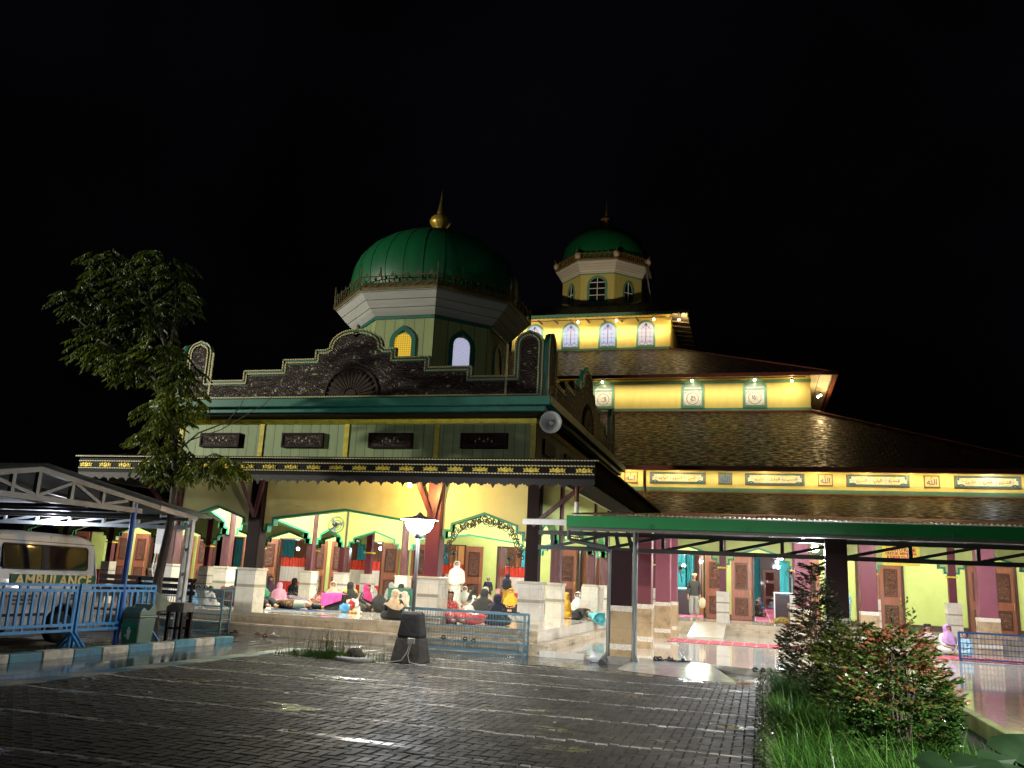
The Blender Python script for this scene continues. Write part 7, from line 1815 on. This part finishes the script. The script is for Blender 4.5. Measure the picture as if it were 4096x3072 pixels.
# big heart-shaped leaves in the corner
eg = thing('elephant_ear_plant', 'large dark heart shaped leaves in the bottom right corner', 'plant', (1.45,5.4,0))
BL = mat('big_leaf', (.014,.036,.012), .45, var=.4, scale=6)
def bigleaf(c, d, l, w, up_):
    d = Vector(d).normalized(); u = Vector(up_).normalized(); sd = d.cross(u).normalized(); u = sd.cross(d); vs = []; n = 10
    prof = [(-.28,.22),(-.18,.42),(0,.5),(.15,.5),(.3,.46),(.5,.36),(.7,.22),(.88,.09),(1.,.0)]
    for i, (t_, w_) in enumerate(prof):
        for j in (-1,-.5,0,.5,1):
            if i < 2 and j == 0: t2 = 0.0
            else: t2 = t_
            vs.append(Vector(c)+d*l*t2+sd*w*w_*j*1.0+u*(.10*w*abs(j)*w_-.10*l*t2*t2+.02*math.sin(i*2+j*3)))
    m = MB(); m.add(vs, [(i*5+j,i*5+j+1,(i+1)*5+j+1,(i+1)*5+j) for i in range(8) for j in range(4)], 0, True)
    m.path([Vector(c)+d*l*t_*.9-u*(.10*l*t_*t_-.006) for t_ in (0,.25,.5,.75,1.)], [.008,.007,.006,.004,.002], 5)
    m.path([(1.45,5.4,-.05), Vector(c)+Vector((0,0,-.15))+d*.02, Vector(c)], [.016,.012,.009], 6)
    m.build('leaf', BL, eg)
bigleaf((1.02,5.5,.62),(.5,-.9,-.45),.55,.5,(.1,-.3,1)); bigleaf((1.35,5.7,.66),(.9,-.4,-.35),.6,.52,(-.1,-.4,1)); bigleaf((1.60,5.2,.55),(.9,-.7,-.3),.55,.5,(0,-.4,1)); bigleaf((1.0,5.9,.45),(-.6,-.6,-.4),.4,.36,(0,-.4,1)); bigleaf((1.75,6.1,.5),(1,.0,-.3),.5,.42,(0,-.6,1))
# verge weeds behind the barrier
L = Leaves()
for k in range(1200):
    x, y = U(-11.6,-10.7), U(9.5,13.4); L.blade((x,y,-.02), U(0,6.28), U(.05,.22), U(.02,.14), .003, U(0,.6))
o = L.build('verge_weeds', leafmat('verge_leaf', (.03,.045,.012), (.08,.08,.03)), kind='stuff'); tag(o, 'straggly weeds at the foot of the blue barriers', 'weeds')
# moss and bits of litter lying on the paving
L = Leaves()
for k in range(2600):
    cx, cy = random.choice(((-6.4,14.6),(-4.2,15.6),(-8.3,13.2),(-1.2,14.2),(-.5,9.5),(-5.4,15.2),(-2.6,16.1)))
    x, y = cx+G(0,.45), cy+G(0,.18)
    if not -8.6 < x < 0 : continue
    L.blade((x,y,-.015), U(0,6.28), U(.008,.035), U(.004,.03), .003, U(0,.8))
o = L.build('joint_moss', leafmat('moss_leaf', (.04,.05,.014), (.09,.10,.03)), kind='stuff'); tag(o, 'sparse moss and weeds in the joints of the paving', 'weeds')
lt_ = [(-7.9,12.2),(-6.2,11.9),(-5.0,13.1),(-3.1,12.6),(-7.0,9.3),(-2.2,9.9),(-4.4,8.4),(-1.3,11.6),(-5.7,10.2),(-6.6,13.3)]
for k, (x, y) in enumerate(lt_):
    t_ = thing('paper_scrap', 'small pale scrap of paper on the dark paving', 'paper', (x,y,.004), 'paper scraps on the paving'); m = MB(); a = U(0,6.28); s_ = U(.02,.05)
    m.add([(x+s_*math.cos(a+q*1.57)*U(.7,1.2), y+s_*.7*math.sin(a+q*1.57), .004+U(0,.012)) for q in range(4)], [(0,1,2),(0,2,3)]); m.build('paper', WHITEP, t_)
# ------------------------------------------------------------------ street light standing behind the photographer, left
sl = thing('street_light', 'tall street light behind the yard', 'street light', (-29.1,7.8,0))
MB().path([(-29.1,7.8,0),(-29.1,7.8,8.2),(-28.6,8.1,8.5)], .07, 10).build('pole', STEELG, sl)
MB().box(-28.8,8.0,8.5,-28.2,8.4,8.6).build('lamp_head', STEELG, sl)
spot('flood_light', (-28.5,8.2,8.4), (-8.6,22,7.2), 19000, (1,.97,.80), 46, .45, .25, sl)
s2 = thing('street_light', 'street light behind the photographer on the right, over the planting bed', 'street light', (7,-2,0))
MB().path([(7,-2,0),(7,-2,6.0),(6.6,-1.6,6.3)], .06, 10).build('pole', STEELG, s2); MB().box(6.2,-1.8,6.3,6.7,-1.4,6.4).build('lamp_head', STEELG, s2)
spot('flood_light', (6.4,-1.6,6.2), (1.35,9.4,.5), 19000, (1,.98,.9), 37, .9, .2, s2)
s3 = thing('street_light', 'unseen street light added behind the photographer on the left to fill the porch front', 'street light', (-9,-5,0))
MB().path([(-9,-5,0),(-9,-5,7.0),(-8.6,-4.6,7.3)], .06, 10).build('pole', STEELG, s3); MB().box(-9.0,-4.8,7.3,-8.5,-4.4,7.4).build('lamp_head', STEELG, s3)
spot('flood_light', (-8.7,-4.6,7.2), (-7.0,20.0,5.5), 1900, (1,.98,.90), 62, .9, .2, s3)  # added fill light for the porch front and the dark drum faces
rf = thing('added_lantern_flood', 'unseen floodlight added behind the big dome to brighten the lantern', 'floodlight', (-13.2,29.0,5.7))
MB().box(-13.4,28.9,5.7,-13.0,29.2,5.9).build('lamp_head', STEELG, rf)
spot('flood_light', (-13.2,29.25,5.85), (-9.6,54,21.5), 9000, (1,.86,.62), 22, .6, .15, rf)  # made-up light hidden behind the dome, brightens the lantern
